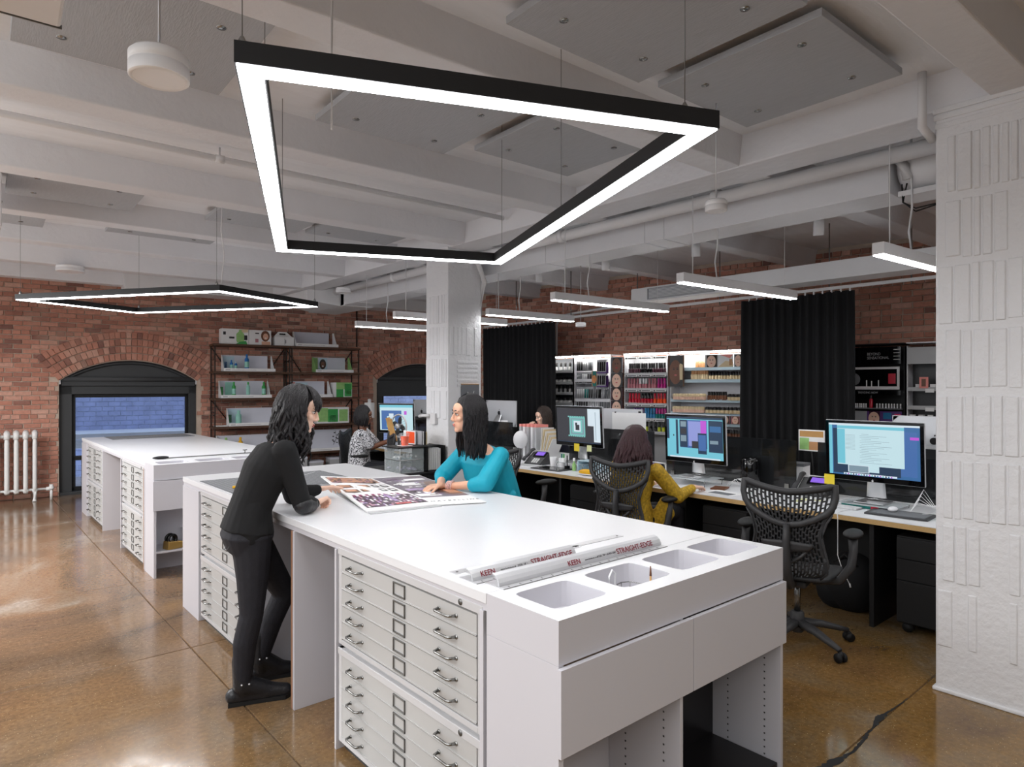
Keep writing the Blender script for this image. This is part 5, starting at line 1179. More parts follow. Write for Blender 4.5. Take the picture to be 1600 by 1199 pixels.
def stand(s0, s1, z, h, label, wing='paper', panel='grey_white', lip='paper', prints=(), d0=.16, wings=True, slope=.08):
    """white counter display: back board, side wings, lip; prints = list of (x0,x1,z0,z1,mat) on the back board"""
    t = thing('counter_display', label, 'display box', wloc(s0, .40, z), WR, 'cardboard counter displays on the bookcases'); W = s1-s0
    part('back_board', B_(0, W-slope, .22, .225, 0, h), panel, t)
    part('base', B_(0, W, .0, .225, 0, .012), lip, t)
    part('front_lip', B_(0, W, -.004, .0, 0, .05), lip, t)
    b = MB(); b.prism([(0, 0), (.225, 0), (.225, h), (.16, h), (0, .05)], 0, .004, 'yz'); part('wing', b, wing, t)
    b = MB(); b.prism([(0, 0), (.225, 0), (.225, h), (.16, h), (0, .05)], W-.004-slope*.3, W-slope*.3, 'yz'); part('wing', b, wing, t)
    for (x0, x1, z0, z1, m) in prints: part('printed_panel', B_(x0, x1, .215, .2195, z0, z1), m, t)
    b = MB(); b.box(.03, .10, -.0055, -.004, .018, .03); b.box(.12, min(W-.05, .5), -.0055, -.004, .02, .025); part('print_lines', b, 'grey_print', t)
    return t
mat('grey_white', (214, 215, 226), .6, var=.02)
mat('mint', (150, 205, 190), .5, var=.1)
def btl(s, d, z, r, h, c, cap, label, group='sample bottles on the bookcases', pump=False):
    b = MB(); b.lathe([(r, 0), (r, h*.7), (r*.45, h*.8), (r*.4, h*.84)], n=14); b2 = MB(); b2.lathe([(r*.5, h*.82), (r*.5, h*.96), (r*.3, h)], n=12)
    t = thing('bottle', label, 'bottle', wloc(s, d, z), WR, group); part('bottle_body', b, c, t); part('cap', b2, cap, t); part('bottle_label', MB().lathe([(r*1.02, h*.2), (r*1.02, h*.55)], n=14), 'mint', t)
# top: two printed cartons, carry box, wide white display
def carton(s0, s1, z, h, label, prints, name='box', d=.36, dep=.2):
    t = thing(name, label, 'box', wloc(s0, d, z), WR, 'printed cartons on the bookcases'); W = s1-s0
    part('carton', B_(0, W, 0, dep, 0, h), 'paper', t, bevel=.002)
    for (x0, x1, z0, z1, m) in prints: part('printed_panel', B_(x0, x1, -.0012, -.0002, z0, z1), m, t)
    return t
t = carton(2.2, 2.62, 2.31, .25, 'white carton printed with a green bottle on the bookcase top', [(.03, .07, .15, .2, 'dark_print'), (.12, .2, .09, .12, 'dark_print'), (.35, .4, .07, .15, 'dark_print')])
b = MB(); b.prism([(.24, .03), (.34, .03), (.35, .06), (.35, .17), (.31, .21), (.31, .24), (.27, .24), (.27, .21), (.23, .17), (.23, .06)], -.0025, -.0012, 'xz'); part('printed_bottle', b, 'green_light', t)
b = MB(); b.prism([(.22, 0), (.4, 0), (.38, .06), (.28, .04)], -.003, -.002, 'xz'); part('printed_leaf', b, 'green', t)
b = MB(); b.prism([(.3, .19), (.41, .2), (.41, .25), (.3, .24)], -.002, -.0012, 'xz'); part('printed_blossom', b, 'cream', t)
t = carton(2.625, 2.98, 2.31, .245, 'white carton printed with a smiling fair haired portrait', [(.1, .16, .18, .2, 'dark_print'), (.1, .15, .04, .1, 'rose')])
def oval(cx, cz, rx, rz, y0, m, pn, p): b = MB(); b.prism([(cx+rx*math.cos(PI*k/8), cz+rz*math.sin(PI*k/8)) for k in range(16)], y0-.001, y0, 'xz'); part(pn, b, m, p)
oval(.26, .15, .07, .09, -.0012, 'brown_cap', 'printed_hair', t); oval(.265, .14, .042, .055, -.0025, 'skin_tan', 'printed_face', t); oval(.265, .115, .018, .008, -.0038, 'paper', 'printed_smile', t); part('printed_shoulder', B_(.2, .34, -.0022, -.0012, 0, .06), 'skin_tan', t)
t = thing('box', 'small white carry box with a folded handle on the bookcase top', 'box', wloc(3.04, .36, 2.31), WR); part('carton', B_(0, .32, 0, .22, 0, .15), 'paper', t, bevel=.002)
b = MB(); b.prism([(.0, .15), (.32, .15), (.22, .24), (.08, .24)], .10, .104, 'xz'); b.prism([(.0, .0), (.0, .15), (.0, .15)], 0, .0001, 'xz') if False else None; part('handle', b, 'paper', t); part('handle_hole', B_(.1, .2, .098, .0995, .19, .215), 'dark_print', t)
text('lettering', 'NUTS', .05, t, (.2, -.001, .075), (PI/2, -PI/2, 0), 'dark_print') if False else part('print_lines', MB().box(.16, .165, -.001, 0, .02, .12).box(.175, .185, -.001, 0, .04, .1), 'dark_print', t)
stand(3.38, 4.12, 2.31, .26, 'wide empty white display under clear wrap on the bookcase top', slope=.1)
stand(2.23, 3.04, 1.865, .27, 'white display with blue bottle prints on the second shelf', prints=[(.03, .2, .02, .25, 'ice'), (.05, .09, .03, .16, 'blue_bottle')])
btl(2.36, .33, 1.88, .025, .17, 'blue_bottle', 'blue_bottle', 'short blue bottle in the blue printed display'); btl(2.43, .32, 1.88, .022, .15, 'blue_bottle', 'ice', 'pale capped blue bottle in the blue printed display'); btl(2.6, .32, 1.88, .035, .27, 'blue_bottle', 'blue_bottle', 'tall blue bottle standing in the blue printed display')
stand(2.19, 2.98, 1.43, .28, 'white display with green bottle prints on the third shelf', prints=[(.1, .25, .02, .26, 'mint'), (.02, .07, .02, .18, 'green')])
btl(2.4, .32, 1.445, .03, .25, 'green', 'green', 'green bottle beside the printed panel on the third shelf'); btl(2.62, .32, 1.445, .03, .25, 'mint', 'green', 'pump bottle in the middle of the green display'); btl(2.87, .32, 1.445, .033, .25, 'green', 'green', 'bright green bottle at the end of the green display')
stand(2.31, 3.2, .97, .29, 'long white display with an aqua bottle print on the fourth shelf', prints=[(.02, .22, .02, .27, 'ice'), (.03, .08, .05, .18, 'green')]); btl(2.47, .33, .985, .045, .24, 'mint', 'mint', 'aqua flask in the display on the fourth shelf')
stand(2.15, 3.3, .49, .32, 'long white display with a yellow bottle on the fifth shelf', slope=.02); btl(2.28, .32, .505, .04, .28, 'green_light', 'green_light', 'lime bottle on the fifth shelf'); btl(2.5, .32, .505, .04, .28, 'yellow_plastic', 'yellow_plastic', 'yellow bottle on the fifth shelf')
t = stand(3.72, 4.40, 1.865, .27, 'white display with a laughing portrait print on the second shelf', wing='green_light', prints=[(0, .1, 0, .26, 'green_light'), (.12, .27, .01, .26, 'ice')])
oval(.19, .15, .06, .09, .2145, 'hair_brown', 'printed_hair', t); oval(.19, .14, .036, .055, .213, 'skin_dark', 'printed_face', t); oval(.19, .115, .015, .012, .2115, 'paper', 'printed_smile', t)
stand(3.34, 4.02, 1.43, .28, 'white display partly behind the standing woman on the third shelf', prints=[(.02, .08, .02, .26, 'pink_light'), (.1, .3, .02, .26, 'ice')])
t = carton(4.04, 4.38, 1.43, .26, 'carton printed with green meadow and a green box', [(.05, .18, .0, .14, 'green'), (.05, .34, .14, .26, 'green_light'), (.2, .33, .01, .24, 'green'), (.22, .31, .05, .12, 'green_light')], d=.38)
t = carton(3.74, 4.32, .97, .28, 'wide carton printed with green leaves on the fourth shelf', [(.02, .2, .03, .27, 'green_light'), (.2, .38, .02, .25, 'green'), (.23, .35, .05, .14, 'paper'), (.4, .56, .03, .24, 'green_light'), (.0, .58, 0, .03, 'paper')], d=.38)
t = stand(3.5, 4.4, .49, .36, 'large white display with a dark twig print on the fifth shelf', prints=[(.04, .2, .05, .3, 'paper')], slope=.03)
b = MB()
for k in range(9): b.ball((.62+.05*math.cos(k*1.9)+.02*k*.3, .215, .12+.022*k), .018, .002, .010, 8, 4)
b.tube([(.6, .215, .08), (.66, .215, .2), (.64, .215, .33)], .003, 5); part('printed_twig', b, 'dark_print', t)
for k, (s, h) in enumerate(((3.34, .28), (3.62, .2), (3.98, .24), (4.24, .2))): t = thing('box', 'plain pale carton on the lowest shelf, %s in the row' % ('first', 'second', 'third', 'last')[k], 'box', wloc(s, .38, .12), WR, 'pale cartons on the lowest shelf'); part('carton', B_(0, .24, 0, .25, 0, h), 'grey_board', t, bevel=.002); part('lid', B_(-.003, .243, -.003, .253, h-.03, h+.002), 'grey_white', t)
b = MB(); b.lathe([(.09, 0), (.09, .26), (.085, .27)], n=20); b2 = MB(); b2.lathe([(.03, .27), (.03, .33), (0, .34)], n=12)
t = thing('paper_towel_roll', 'white roll on its holder behind the woman in the printed blouse', 'roll', wloc(4.62, .6, 1.06), 0); part('roll', b, 'paper', t); part('holder', b2, 'white_plastic', t); part('holder_pole', MB().cyl((0, 0, -1.06), (0, 0, 0), .02, n=10), 'black_paint', t)
t = thing('paper_sheet', 'small pile of sheets on the fourth shelf edge of the first bookcase', 'paper', wloc(2.12, .36, .97), WR); part('sheets', B_(0, .18, 0, .2, 0, .012), 'paper', t)
# ---------------------------------------------------------------- things on and in the islands
def straightedge(x0, x1, y, label, steel=True, texts=()):
    t = thing('straightedge', label, 'ruler', (x0, y, T), .0, 'steel straightedges on the front island'); L = x1-x0
    prof = [(.062, 0), (.062, .003), (.04, .004), (.028, .018), (.012, .036), (-.006, .045), (-.012, .043), (.006, .030), (.018, .014), (.022, .003), (-.03, .003), (-.03, 0)]
    # curved finger guard rising from a flat base with a steel edge towards -y
    prof = [(-.045, 0), (.05, 0), (.05, .003), (.0, .003), (-.002, .010), (.004, .024), (.016, .036), (.030, .042), (.034, .039), (.022, .032), (.010, .022), (.005, .010), (.008, .003)]
    prof = [(-.045, .0), (.055, .0), (.055, .0025), (.028, .0025), (.034, .02), (.026, .038), (.008, .046), (.007, .043), (.023, .035), (.030, .02), (.024, .0025), (-.045, .0025)]
    prof = [(-y_+.0, z_) for y_, z_ in prof]   # guard leans to the near side
    b = MB(); b.prism([(-.055, 0), (.045, 0), (.045, .0025), (-.055, .0025)], 0, L, 'yz'); part('base_plate', b, 'steel', t)
    arc = [(-.028-.004*math.sin(a*PI/6), .0025+.0) for a in range(1)]
    outer = [(-.028, .003), (-.026, .014), (-.019, .026), (-.006, .036), (.010, .040)]; inner = [(.010, .037), (-.004, .033), (-.015, .024), (-.022, .013), (-.024, .003)]
    b = MB(); b.prism(outer+inner, .004, L-.004, 'yz'); part('finger_guard', b, 'silver_shell', t)
    b = MB(); b.box(0, L, -.058, -.055, 0, .002); part('cutting_edge', b, 'nickel', t)
    b = MB()
    for k in range(int(L/.05)): b.box(.03+.05*k, .033+.05*k, -.05, -.04, .0025, .003)
    o = part('scale_marks', b, 'dark_print', t); o['kind'] = 'stuff'
    for (xx, s, size, m, al) in texts: text('lettering', s, size, t, (xx, -.0245-.0005, .0195), (math.radians(60), 0, 0), m, align='LEFT', depth=.0003, bold=.0002 if size > .02 else 0)
    return t
straightedge(1.375, 2.26, 1.695, 'longer finger guard straightedge lettered KEEN and STRAIGHT-EDGE, nearest the wells', texts=[(.33, 'KEEN', .027, 'red_print', 0), (.42, 'www.keencut.co.uk', .009, 'dark_print', 0), (.49, 'STEEL TIP + SUPER GRIP', .010, 'dark_print', 0), (.60, 'STRAIGHT-EDGE', .030, 'red_print', 0)])
straightedge(1.345, 1.86, 1.80, 'shorter finger guard straightedge lettered KEEN and STRAIGHT-EDGE behind the longer', texts=[(.04, 'KEEN', .027, 'red_print', 0), (.13, 'www.keencut.co.uk', .009, 'dark_print', 0), (.21, 'STEEL TIP +', .010, 'dark_print', 0), (.275, 'STRAIGHT-EDGE', .029, 'red_print', 0)])
for (p0, p1, w_, l) in (((1.36, 1.905), (2.27, 1.90), .04, 'long flat steel ruler lying behind the straightedges'), ((1.40, 1.865), (1.99, 1.885), .028, 'thin flat ruler between the straightedge and the long ruler')):
    L = math.hypot(p1[0]-p0[0], p1[1]-p0[1]); t = thing('ruler', l, 'ruler', (p0[0], p0[1], T), math.atan2(p1[1]-p0[1], p1[0]-p0[0]), 'flat rulers'); part('blade', B_(0, L, -w_/2, w_/2, 0, .0015), 'steel', t)
    b = MB(); b.cyl((.02, 0, .0015), (.02, 0, .0018), .005, n=10); b.cyl((L-.02, 0, .0015), (L-.02, 0, .0018), .005, n=10); part('hang_hole', b, 'shadow_gap', t)
# wire basket, looped wire and a brass pin in the second well
t = thing('wire_tray', 'small wire tray lying in the second well', 'tray', (1.82, 1.48, T-.084), .2); b = MB()
pts = [(-.08, -.05, .0), (-.08, .04, 0), (-.05, .06, 0), (.05, .06, 0), (.08, .04, 0), (.08, -.05, 0)]; b.tube([(x, y, .035) for x, y, _ in pts], .002, 6, closed=True); b.tube([(x*.93, y*.93, .004) for x, y, _ in pts], .002, 6, closed=True)
for x, y, _ in pts: b.tube([(x, y, .035), (x*.93, y*.93, .004)], .0015, 5)
part('wire_rim', b, 'nickel', t); part('tray_mesh', B_(-.07, .07, -.045, .05, .002, .003), 'grey_print', t)
t = thing('cable_loop', 'white looped cord sticking up out of the second well', 'cord', (1.75, 1.5, T-.084), 0); part('cord', MB().tube([(0, 0, 0), (-.012, 0, .05), (-.016, .0, .09), (0, 0, .11), (.016, 0, .095), (.014, 0, .06), (.03, -.01, .03)], .003, 8), 'white_plastic', t)
t = thing('paint_brush', 'small brass coloured brush standing in the second well', 'brush', (1.86, 1.42, T-.084), 0); part('handle', MB().cyl((0, 0, 0), (.006, .004, .085), .003, .0035, 8), 'kraft', t); part('bristles', MB().cyl((.006, .004, .085), (.008, .006, .118), .0045, .002, 8), 'brown_cap', t)
# cutting mats
def cutmat(x0, x1, y0, y1, label, nx, ny, rz=0):
    t = thing('cutting_mat', label, 'cutting mat', (x0, y0, T), rz, 'grey cutting mats'); W, L = x1-x0, y1-y0
    part('mat_base', B_(0, W, 0, L, 0, .003), 'mat_grey', t); b = MB()
    for k in range(nx+1): x = .02+(W-.04)*k/nx; b.box(x-.0008, x+.0008, .02, L-.02, .003, .0033)
    for k in range(ny+1): y = .02+(L-.04)*k/ny; b.box(.02, W-.02, y-.0008, y+.0008, .003, .0033)
    o = part('grid_lines', b, 'mat_line', t); o['kind'] = 'stuff'
    part('diagonal_line', MB().obox((W/2, L/2, .0033), (W*.42, L*.42, 0), (-.0012, .0012, 0), (0, 0, .0003)), 'paper', t)
    return t
cutmat(1.335, 2.22, 4.13, 4.9, 'large grey gridded cutting mat at the far end of the front island', 28, 24)
cutmat(1.55, 2.5, 9.4, 10.0, 'grey cutting mat on the far island near the window', 20, 12)
t = thing('utility_knife', 'yellow utility knife lying on the cutting mat', 'knife', (1.46, 4.37, T+.004), math.radians(-25)); part('handle', B_(-.07, .07, -.012, .012, 0, .016), 'yellow_plastic', t, bevel=.004); part('blade', MB().prism([(.07, -.009), (.11, -.009), (.07, .004)], .006, .008, 'xy'), 'steel', t); part('slider', B_(-.02, .02, -.004, .004, .016, .021), 'black_cap', t)
t = thing('ruler', 'steel ruler lying on the cutting mat beside the knife', 'ruler', (1.40, 4.27, T+.004), math.radians(-8)); part('blade', B_(0, .3, -.012, .012, 0, .0015), 'steel', t)
# board book with printed spreads
Ls = .76; bx, by = 1.72, 3.03
t = thing('presentation_board', 'large open white presentation board of beauty shots on the front island', 'board', (1.66, 3.00, T), math.radians(0))
def Q(u, v, z0, z1, m, pn, right, e=0):
    pass
# two leaves: near-left leaf lifted at the hand side, other leaf flat
A0, A1, A2, A3 = Vector((0, .09, .004)), Vector((.27, 1.25, .045)), Vector((.62, 1.20, .006)), Vector((.40, .03, .004))
C1, C2 = Vector((.98, 1.12, .004)), Vector((.66, -.08, .004))
def leaf(name, p, q, r, s, th, parent, prints):
    n = (q-p).cross(s-p).normalized(); n = -n if n.z < 0 else n
    b = MB(); b.hexa([p, s, r, q], [v+n*th for v in (p, s, r, q)]); part(name, b, 'paper', parent)
    b2 = MB(); mm = []
    for (u0, u1, v0, v1, m, k) in prints:
        P_ = lambda u, v: p+(s-p)*u+(q-p)*v+((r-s)-(q-p))*u*v+n*(th+.0004+.0003*k)
        if m not in mm: mm.append(m)
        b2.m = mm.index(m); b2.quad(P_(u0, v0), P_(u1, v0), P_(u1, v1), P_(u0, v1))
    part('printed_pictures', b2, mm, parent)
rn = random.Random(5); pr = []
def cells(u0, u1, v0, v1, nu, nv, mats, k):
    for i in range(nu):
        for j in range(nv): pr.append((u0+(u1-u0)*i/nu, u0+(u1-u0)*(i+1)/nu, v0+(v1-v0)*j/nv, v0+(v1-v0)*(j+1)/nv, rn.choice(mats), k))
mat('pr_plum', (98, 60, 96), .3, var=.2, vscale=30); mat('pr_lilac', (168, 140, 190), .3, var=.2, vscale=30); mat('pr_dark', (56, 44, 52), .3, var=.3, vscale=30); mat('pr_rose', (190, 140, 160), .3, var=.2, vscale=30)
mat('pr_flesh', (214, 160, 128), .3, var=.2, vscale=20); mat('pr_grey', (120, 112, 124), .3, var=.3, vscale=12); mat('pr_red', (196, 70, 70), .3, var=.2, vscale=20); mat('pr_brown', (130, 92, 72), .3, var=.3, vscale=20); mat('pr_magenta', (150, 40, 96), .3)
cells(.06, .96, .07, .34, 30, 9, ['pr_plum', 'pr_lilac', 'pr_dark', 'pr_rose', 'pr_plum', 'pr_dark', 'pr_dark', 'paper'], 0)
pr.append((.5, .72, .08, .12, 'pr_red', 1)); pr.append((.55, .62, .16, .36, 'pr_lilac', 1))
for k in range(8): pr.append((.08+.1*k, .13+.1*k, .34, .38, 'pr_magenta', 1))
for v0 in (.46, .60):
    for (a, c) in ((.05, .3), (.34, .6)): pr.append((a, c, v0, v0+.08, 'pr_brown', 0)); pr.append((a+.04, c-.04, v0+.02, v0+.07, 'pr_flesh', 1))
    for (a, c) in ((.66, .76), (.82, .94)): pr.append((a, c, v0, v0+.08, 'pr_dark', 0)); pr.append((a+.02, c-.02, v0+.02, v0+.06, 'paper', 1))
cells(.05, .95, .76, .95, 24, 7, ['pr_flesh', 'pr_brown', 'pr_flesh', 'pr_rose', 'pr_dark'], 0); pr.append((.3, .6, .78, .93, 'pr_flesh', 1))
leaf('board_leaf', A0, A1, A2, A3, .008, t, pr)
pr2 = [(.0, .99, .2, .97, 'pr_grey', 0)]+[(u, u+.05+.15*rn.random(), v, v+.012+.02*rn.random(), rn.choice(['paper', 'pr_lilac', 'pr_dark', 'pr_grey', 'grey_board']), 1) for u, v in [(rn.uniform(.02, .6), rn.uniform(.25, .9)) for _ in range(40)]]+[ (.05, .5, .24, .32, 'paper', 1), (.1, .55, .42, .5, 'pr_lilac', 1), (.2, .6, .62, .72, 'paper', 1), (.1, .4, .82, .9, 'pr_plum', 1), (.5, .9, .8, .86, 'paper', 1), (.66, .97, .26, .72, 'pr_brown', 1), (.74, .95, .3, .62, 'pr_flesh', 2), (.3, .48, .33, .38, 'paper', 2), (.55, .66, .5, .56, 'pr_dark', 1)]
leaf('board_leaf', A3, A2, C1, C2, .006, t, pr2)
part('board_underleaf', MB().hexa([(-.0, .05, .0), (.41, .0, 0), (.64, 1.2, 0), (.24, 1.2, 0)], [(-.0, .05, .0035), (.41, .0, .0035), (.64, 1.2, .0035), (.24, 1.2, .0035)]), 'grey_board', t)
text('lettering', 'M A Y B E L L I N E', .035, t, (.55, .07, .0115), (0, 0, math.radians(-22)), 'dark_print', depth=.0002)
# far island things
t = thing('yardstick', 'long dark sliding ruler resting along the wells of the far island', 'ruler', (1.5, 6.62, .958), .0); part('rail', MB().box(0, 1.05, -.008, .008, 0, .008), 'holder_dark', t); part('grip', MB().ball((-.03, 0, .012), .07, .025, .014, 14, 8), 'rubber', t); part('wing_screw', MB().cyl((.72, 0, .008), (.72, 0, .03), .005, n=8).box(.70, .74, -.003, .003, .03, .04), 'nickel', t)
t = thing('tape_dispenser', 'gold tape dispenser with black rolls on the far island shelf', 'tape dispenser', (1.48, 6.22, .219), .3)
part('dispenser_base', MB().hexa([(-.07, -.045, 0), (.07, -.045, 0), (.07, .045, 0), (-.07, .045, 0)], [(-.065, -.04, .07), (.065, -.04, .055), (.065, .04, .055), (-.065, .04, .07)]), 'brass', t, bevel=.004)
for k in range(2):
    y = -.02+.04*k; b = MB()
    for q in range(20): pass
    b.tube([(-.02+.035*math.cos(a*PI/10), y, .085+.035*math.sin(a*PI/10)) for a in range(20)], .012, 8, closed=True, up=(0, 1, 0)); part('tape_roll', b, 'black_gloss', t)
t = thing('paper_sheet', 'large curling white sheets on the far island shelf behind the dispenser', 'paper', (1.62, 6.18, .219), .1); b = MB(); b.grid(lambda u, v: (.55*u, .26*v, .002+.13*(1-u)**2*(.4+.6*v)), 10, 6); part('sheets', b, 'paper', t)
for (x, l, m, h, w_) in ((1.34, 'black board leaning in the knee gap of the far island', 'black_cap', .28, .2), (1.40, 'pale board leaning in front of the black one at the far island', 'grey_board', .30, .24)):
    t = thing('board', l, 'board', (x, 7.62, 0), 0); b = MB(); b.hexa([(0, 0, 0), (w_, 0, 0), (w_, .012, 0), (0, .012, 0)], [(.02, .08, h), (w_, .08, h-.04), (w_, .092, h-.04), (.02, .092, h)]); part('panel', b, m, t); part('prop_foot', B_(.02, w_, .08, .10, 0, h*.8), m, t)
t = thing('cardboard_tube_box', 'tall brown cardboard piece standing in the far island gap', 'box', (1.6, 8.0, 0), .1); part('carton', B_(0, .25, 0, .12, 0, .78), 'cardboard', t, bevel=.004); part('flap', MB().hexa([(0, -.001, .7), (.12, -.001, .7), (.12, .0, .7), (0, .0, .7)], [(0, -.06, .76), (.12, -.06, .8), (.12, -.055, .8), (0, -.055, .76)]), 'kraft', t)
# black cabinet with clear drawers beside the far column
t = thing('side_cabinet', 'low black cabinet against the far column', 'cabinet', (3.42, 5.5, 0), 0); part('cabinet_body', B_(0, .56, .16, .95, .0, .72), 'black_paint', t, bevel=.004); part('cabinet_top', B_(-.02, .57, .14, .97, .72, .74), 'black_paint', t, bevel=.003); part('door', B_(-.012, 0, .18, .55, .05, .7), 'black_paint', t, bevel=.003); part('door', B_(-.012, 0, .56, .93, .05, .7), 'black_paint', t, bevel=.003)
t = thing('file_rack', 'black upright file rack holding papers by the far column', 'file rack', (3.74, 5.68, .741), 0, None); part('side_plate', B_(0, .012, 0, .3, 0, .26), 'black_paint', t); part('side_plate', B_(.21, .222, 0, .3, 0, .26), 'black_paint', t); part('bottom_plate', B_(0, .222, 0, .3, 0, .01), 'black_paint', t); part('tray_top', B_(-.35, .0, .0, .32, .255, .265), 'black_paint', t)
for k in range(7): tag(put('paper_file', B_(0, .006, .01, .27, 0, .22+.004*(k % 3)).mesh('paper_file', 'paper'), None, (3.765+.024*k, 5.69, .752), 0), 'white paper file in the black rack by the far column', 'file', 'white files in the black rack')
for z, l in ((.742, 'lower'), (.872, 'upper')):
    t = thing('drawer_box', l+' clear drawer box with crumpled wrap on the black cabinet', 'drawer box', (3.44, 5.72, z), 0, 'clear drawer boxes'); W_, L_, h_ = .28, .3, .126
    part('clear_shell', MB().box(0, W_, 0, L_, h_-.004, h_).box(0, W_, 0, L_, 0, .004).box(0, W_, L_-.004, L_, 0, h_).box(0, W_, 0, .004, 0, h_).box(W_-.004, W_, 0, L_, 0, h_), 'acrylic_thin', t)
    part('drawer_front', B_(-.004, 0, .0, L_, 0, h_), 'acrylic_thin', t)
    b = MB()
    for (y_, ) in ((0,), (L_,)): b.cyl((0, y_, 0), (0, y_, h_), .003, n=5); b.cyl((0, 0, 0), (0, L_, 0), .003, n=5); b.cyl((0, 0, h_), (0, L_, h_), .003, n=5); b.cyl((0, 0, h_), (W_, 0, h_), .003, n=5); b.cyl((0, 0, 0), (W_, 0, 0), .003, n=5)
    part('polished_edges', b, 'white_plastic', t)
    r = random.Random(int(z*100)); b = MB()
    for k in range(16): b.ball((r.uniform(.03, .25), r.uniform(.03, .27), r.uniform(.012, .035)), r.uniform(.012, .026), r.uniform(.01, .02), r.uniform(.006, .014), 6, 4)
    for i, v in enumerate(b.v): b.v[i] = (v[0]+r.uniform(-.004, .004), v[1]+r.uniform(-.004, .004), v[2]+r.uniform(0, .006))
    o = part('crumpled_wrap', b, 'white_plastic' if z > .8 else 'grey_white2', t); o['kind'] = 'stuff'
mat_ = None
t = thing('cup', 'clear cup of bright orange drink on the upper drawer box', 'cup', (3.58, 5.86, 1.008), 0); part('drink', MB().lathe([(.034, .002), (.044, .095), (0, .095)], n=20), 'orange_drink', t); part('cup_wall', MB().lathe([(.035, 0), (.050, .13), (.051, .131), (.0495, .13)], n=20), 'acrylic_thin', t); part('napkin', B_(-.06, .06, -.06, .06, -.003, .001), 'paper', t)
t = thing('magazine', 'orange covered magazine standing by the far column', 'magazine', (3.72, 6.0, 1.007), .1); part('cover', B_(0, .012, -.1, .1, 0, .14), 'paper', t); part('orange_cover', B_(-.0015, 0, -.09, .05, .01, .13), 'orange_print', t)
for k in range(4): tag(put('magazine', B_(0, .008, -.1, .1, 0, .145-.004*k).mesh('magazine', ['grey_print', 'paper', 'black_cap', 'cream'][k]), None, (3.76+.02*k, 5.92, 1.007), 0), 'thin magazine in the row behind the orange one, %s spine' % ('grey', 'white', 'black', 'cream')[k], 'magazine', 'magazines by the far column')
t = thing('magazine_shelf', 'black tray holding the magazines by the far column', 'tray', (3.7, 5.84, .998), 0); part('tray_plate', B_(0, .2, -.12, .3, 0, .006), 'black_paint', t)
t = thing('wall_outlet', 'metal outlet box on the far column', 'outlet', (3.985, 5.93, 1.27), 0); part('box', B_(-.02, .012, -.05, .05, -.06, .06), 'metal_paint', t, bevel=.004); part('hook_arm', MB().tube([(-.02, .05, .03), (-.05, .14, .03), (-.04, .22, .02)], .018, 8), 'metal_paint', t)
t = thing('framed_print', 'small grey chalk print on the far column', 'picture', (4.285, 5.672, 1.53), 0); part('print_board', B_(-.12, .12, 0, .012, -.11, .115), 'mat_grey', t); part('wood_top_edge', B_(-.12, .12, -.002, .012, .11, .118), 'kraft', t)
b = MB(); b.tube([(-.05, -.002, -.04), (-.02, -.002, .0), (-.04, -.002, .03), (0, -.002, .0), (.02, -.002, -.03), (.05, -.002, .04)], .003, 5); part('chalk_mark', b, 'metal_paint', t)
# desk fan, paper bag belong to the blouse woman's station
t = thing('desk_fan', 'round desk fan beside the woman in the printed blouse', 'fan', (4.82, 8.05, .741), math.radians(10)); b = MB(); cz = .32; R0 = .16
b.tube([(0, R0*math.cos(a*PI/14), cz+R0*math.sin(a*PI/14)) for a in range(28)], .012, 8, closed=True, up=(1, 0, 0)); part('guard_ring', b, 'metal_paint', t)
b = MB()
for k in range(24): a = k*PI/12; b.cyl((-.03, .03*math.cos(a), cz+.03*math.sin(a)), (-.012, R0*math.cos(a), cz+R0*math.sin(a)), .0015, n=4)
part('guard_wires', b, 'holder_dark', t)['kind'] = 'stuff'
for k in range(4):
    a = k*PI/2+.3; b = MB(); b.ball((.0, .08*math.cos(a), cz+.08*math.sin(a)), .006, .06, .04, 10, 6, Matrix.Rotation(a, 3, 'X')); part('fan_blade', b, 'chair_black', t)
part('motor', MB().cyl((-.04, 0, cz), (.05, 0, cz), .035, n=14), 'metal_paint', t); part('fan_stand', MB().lathe([(.08, 0), (.08, .015), (.015, .03), (.012, cz-.16)], n=16), 'chair_black', t)
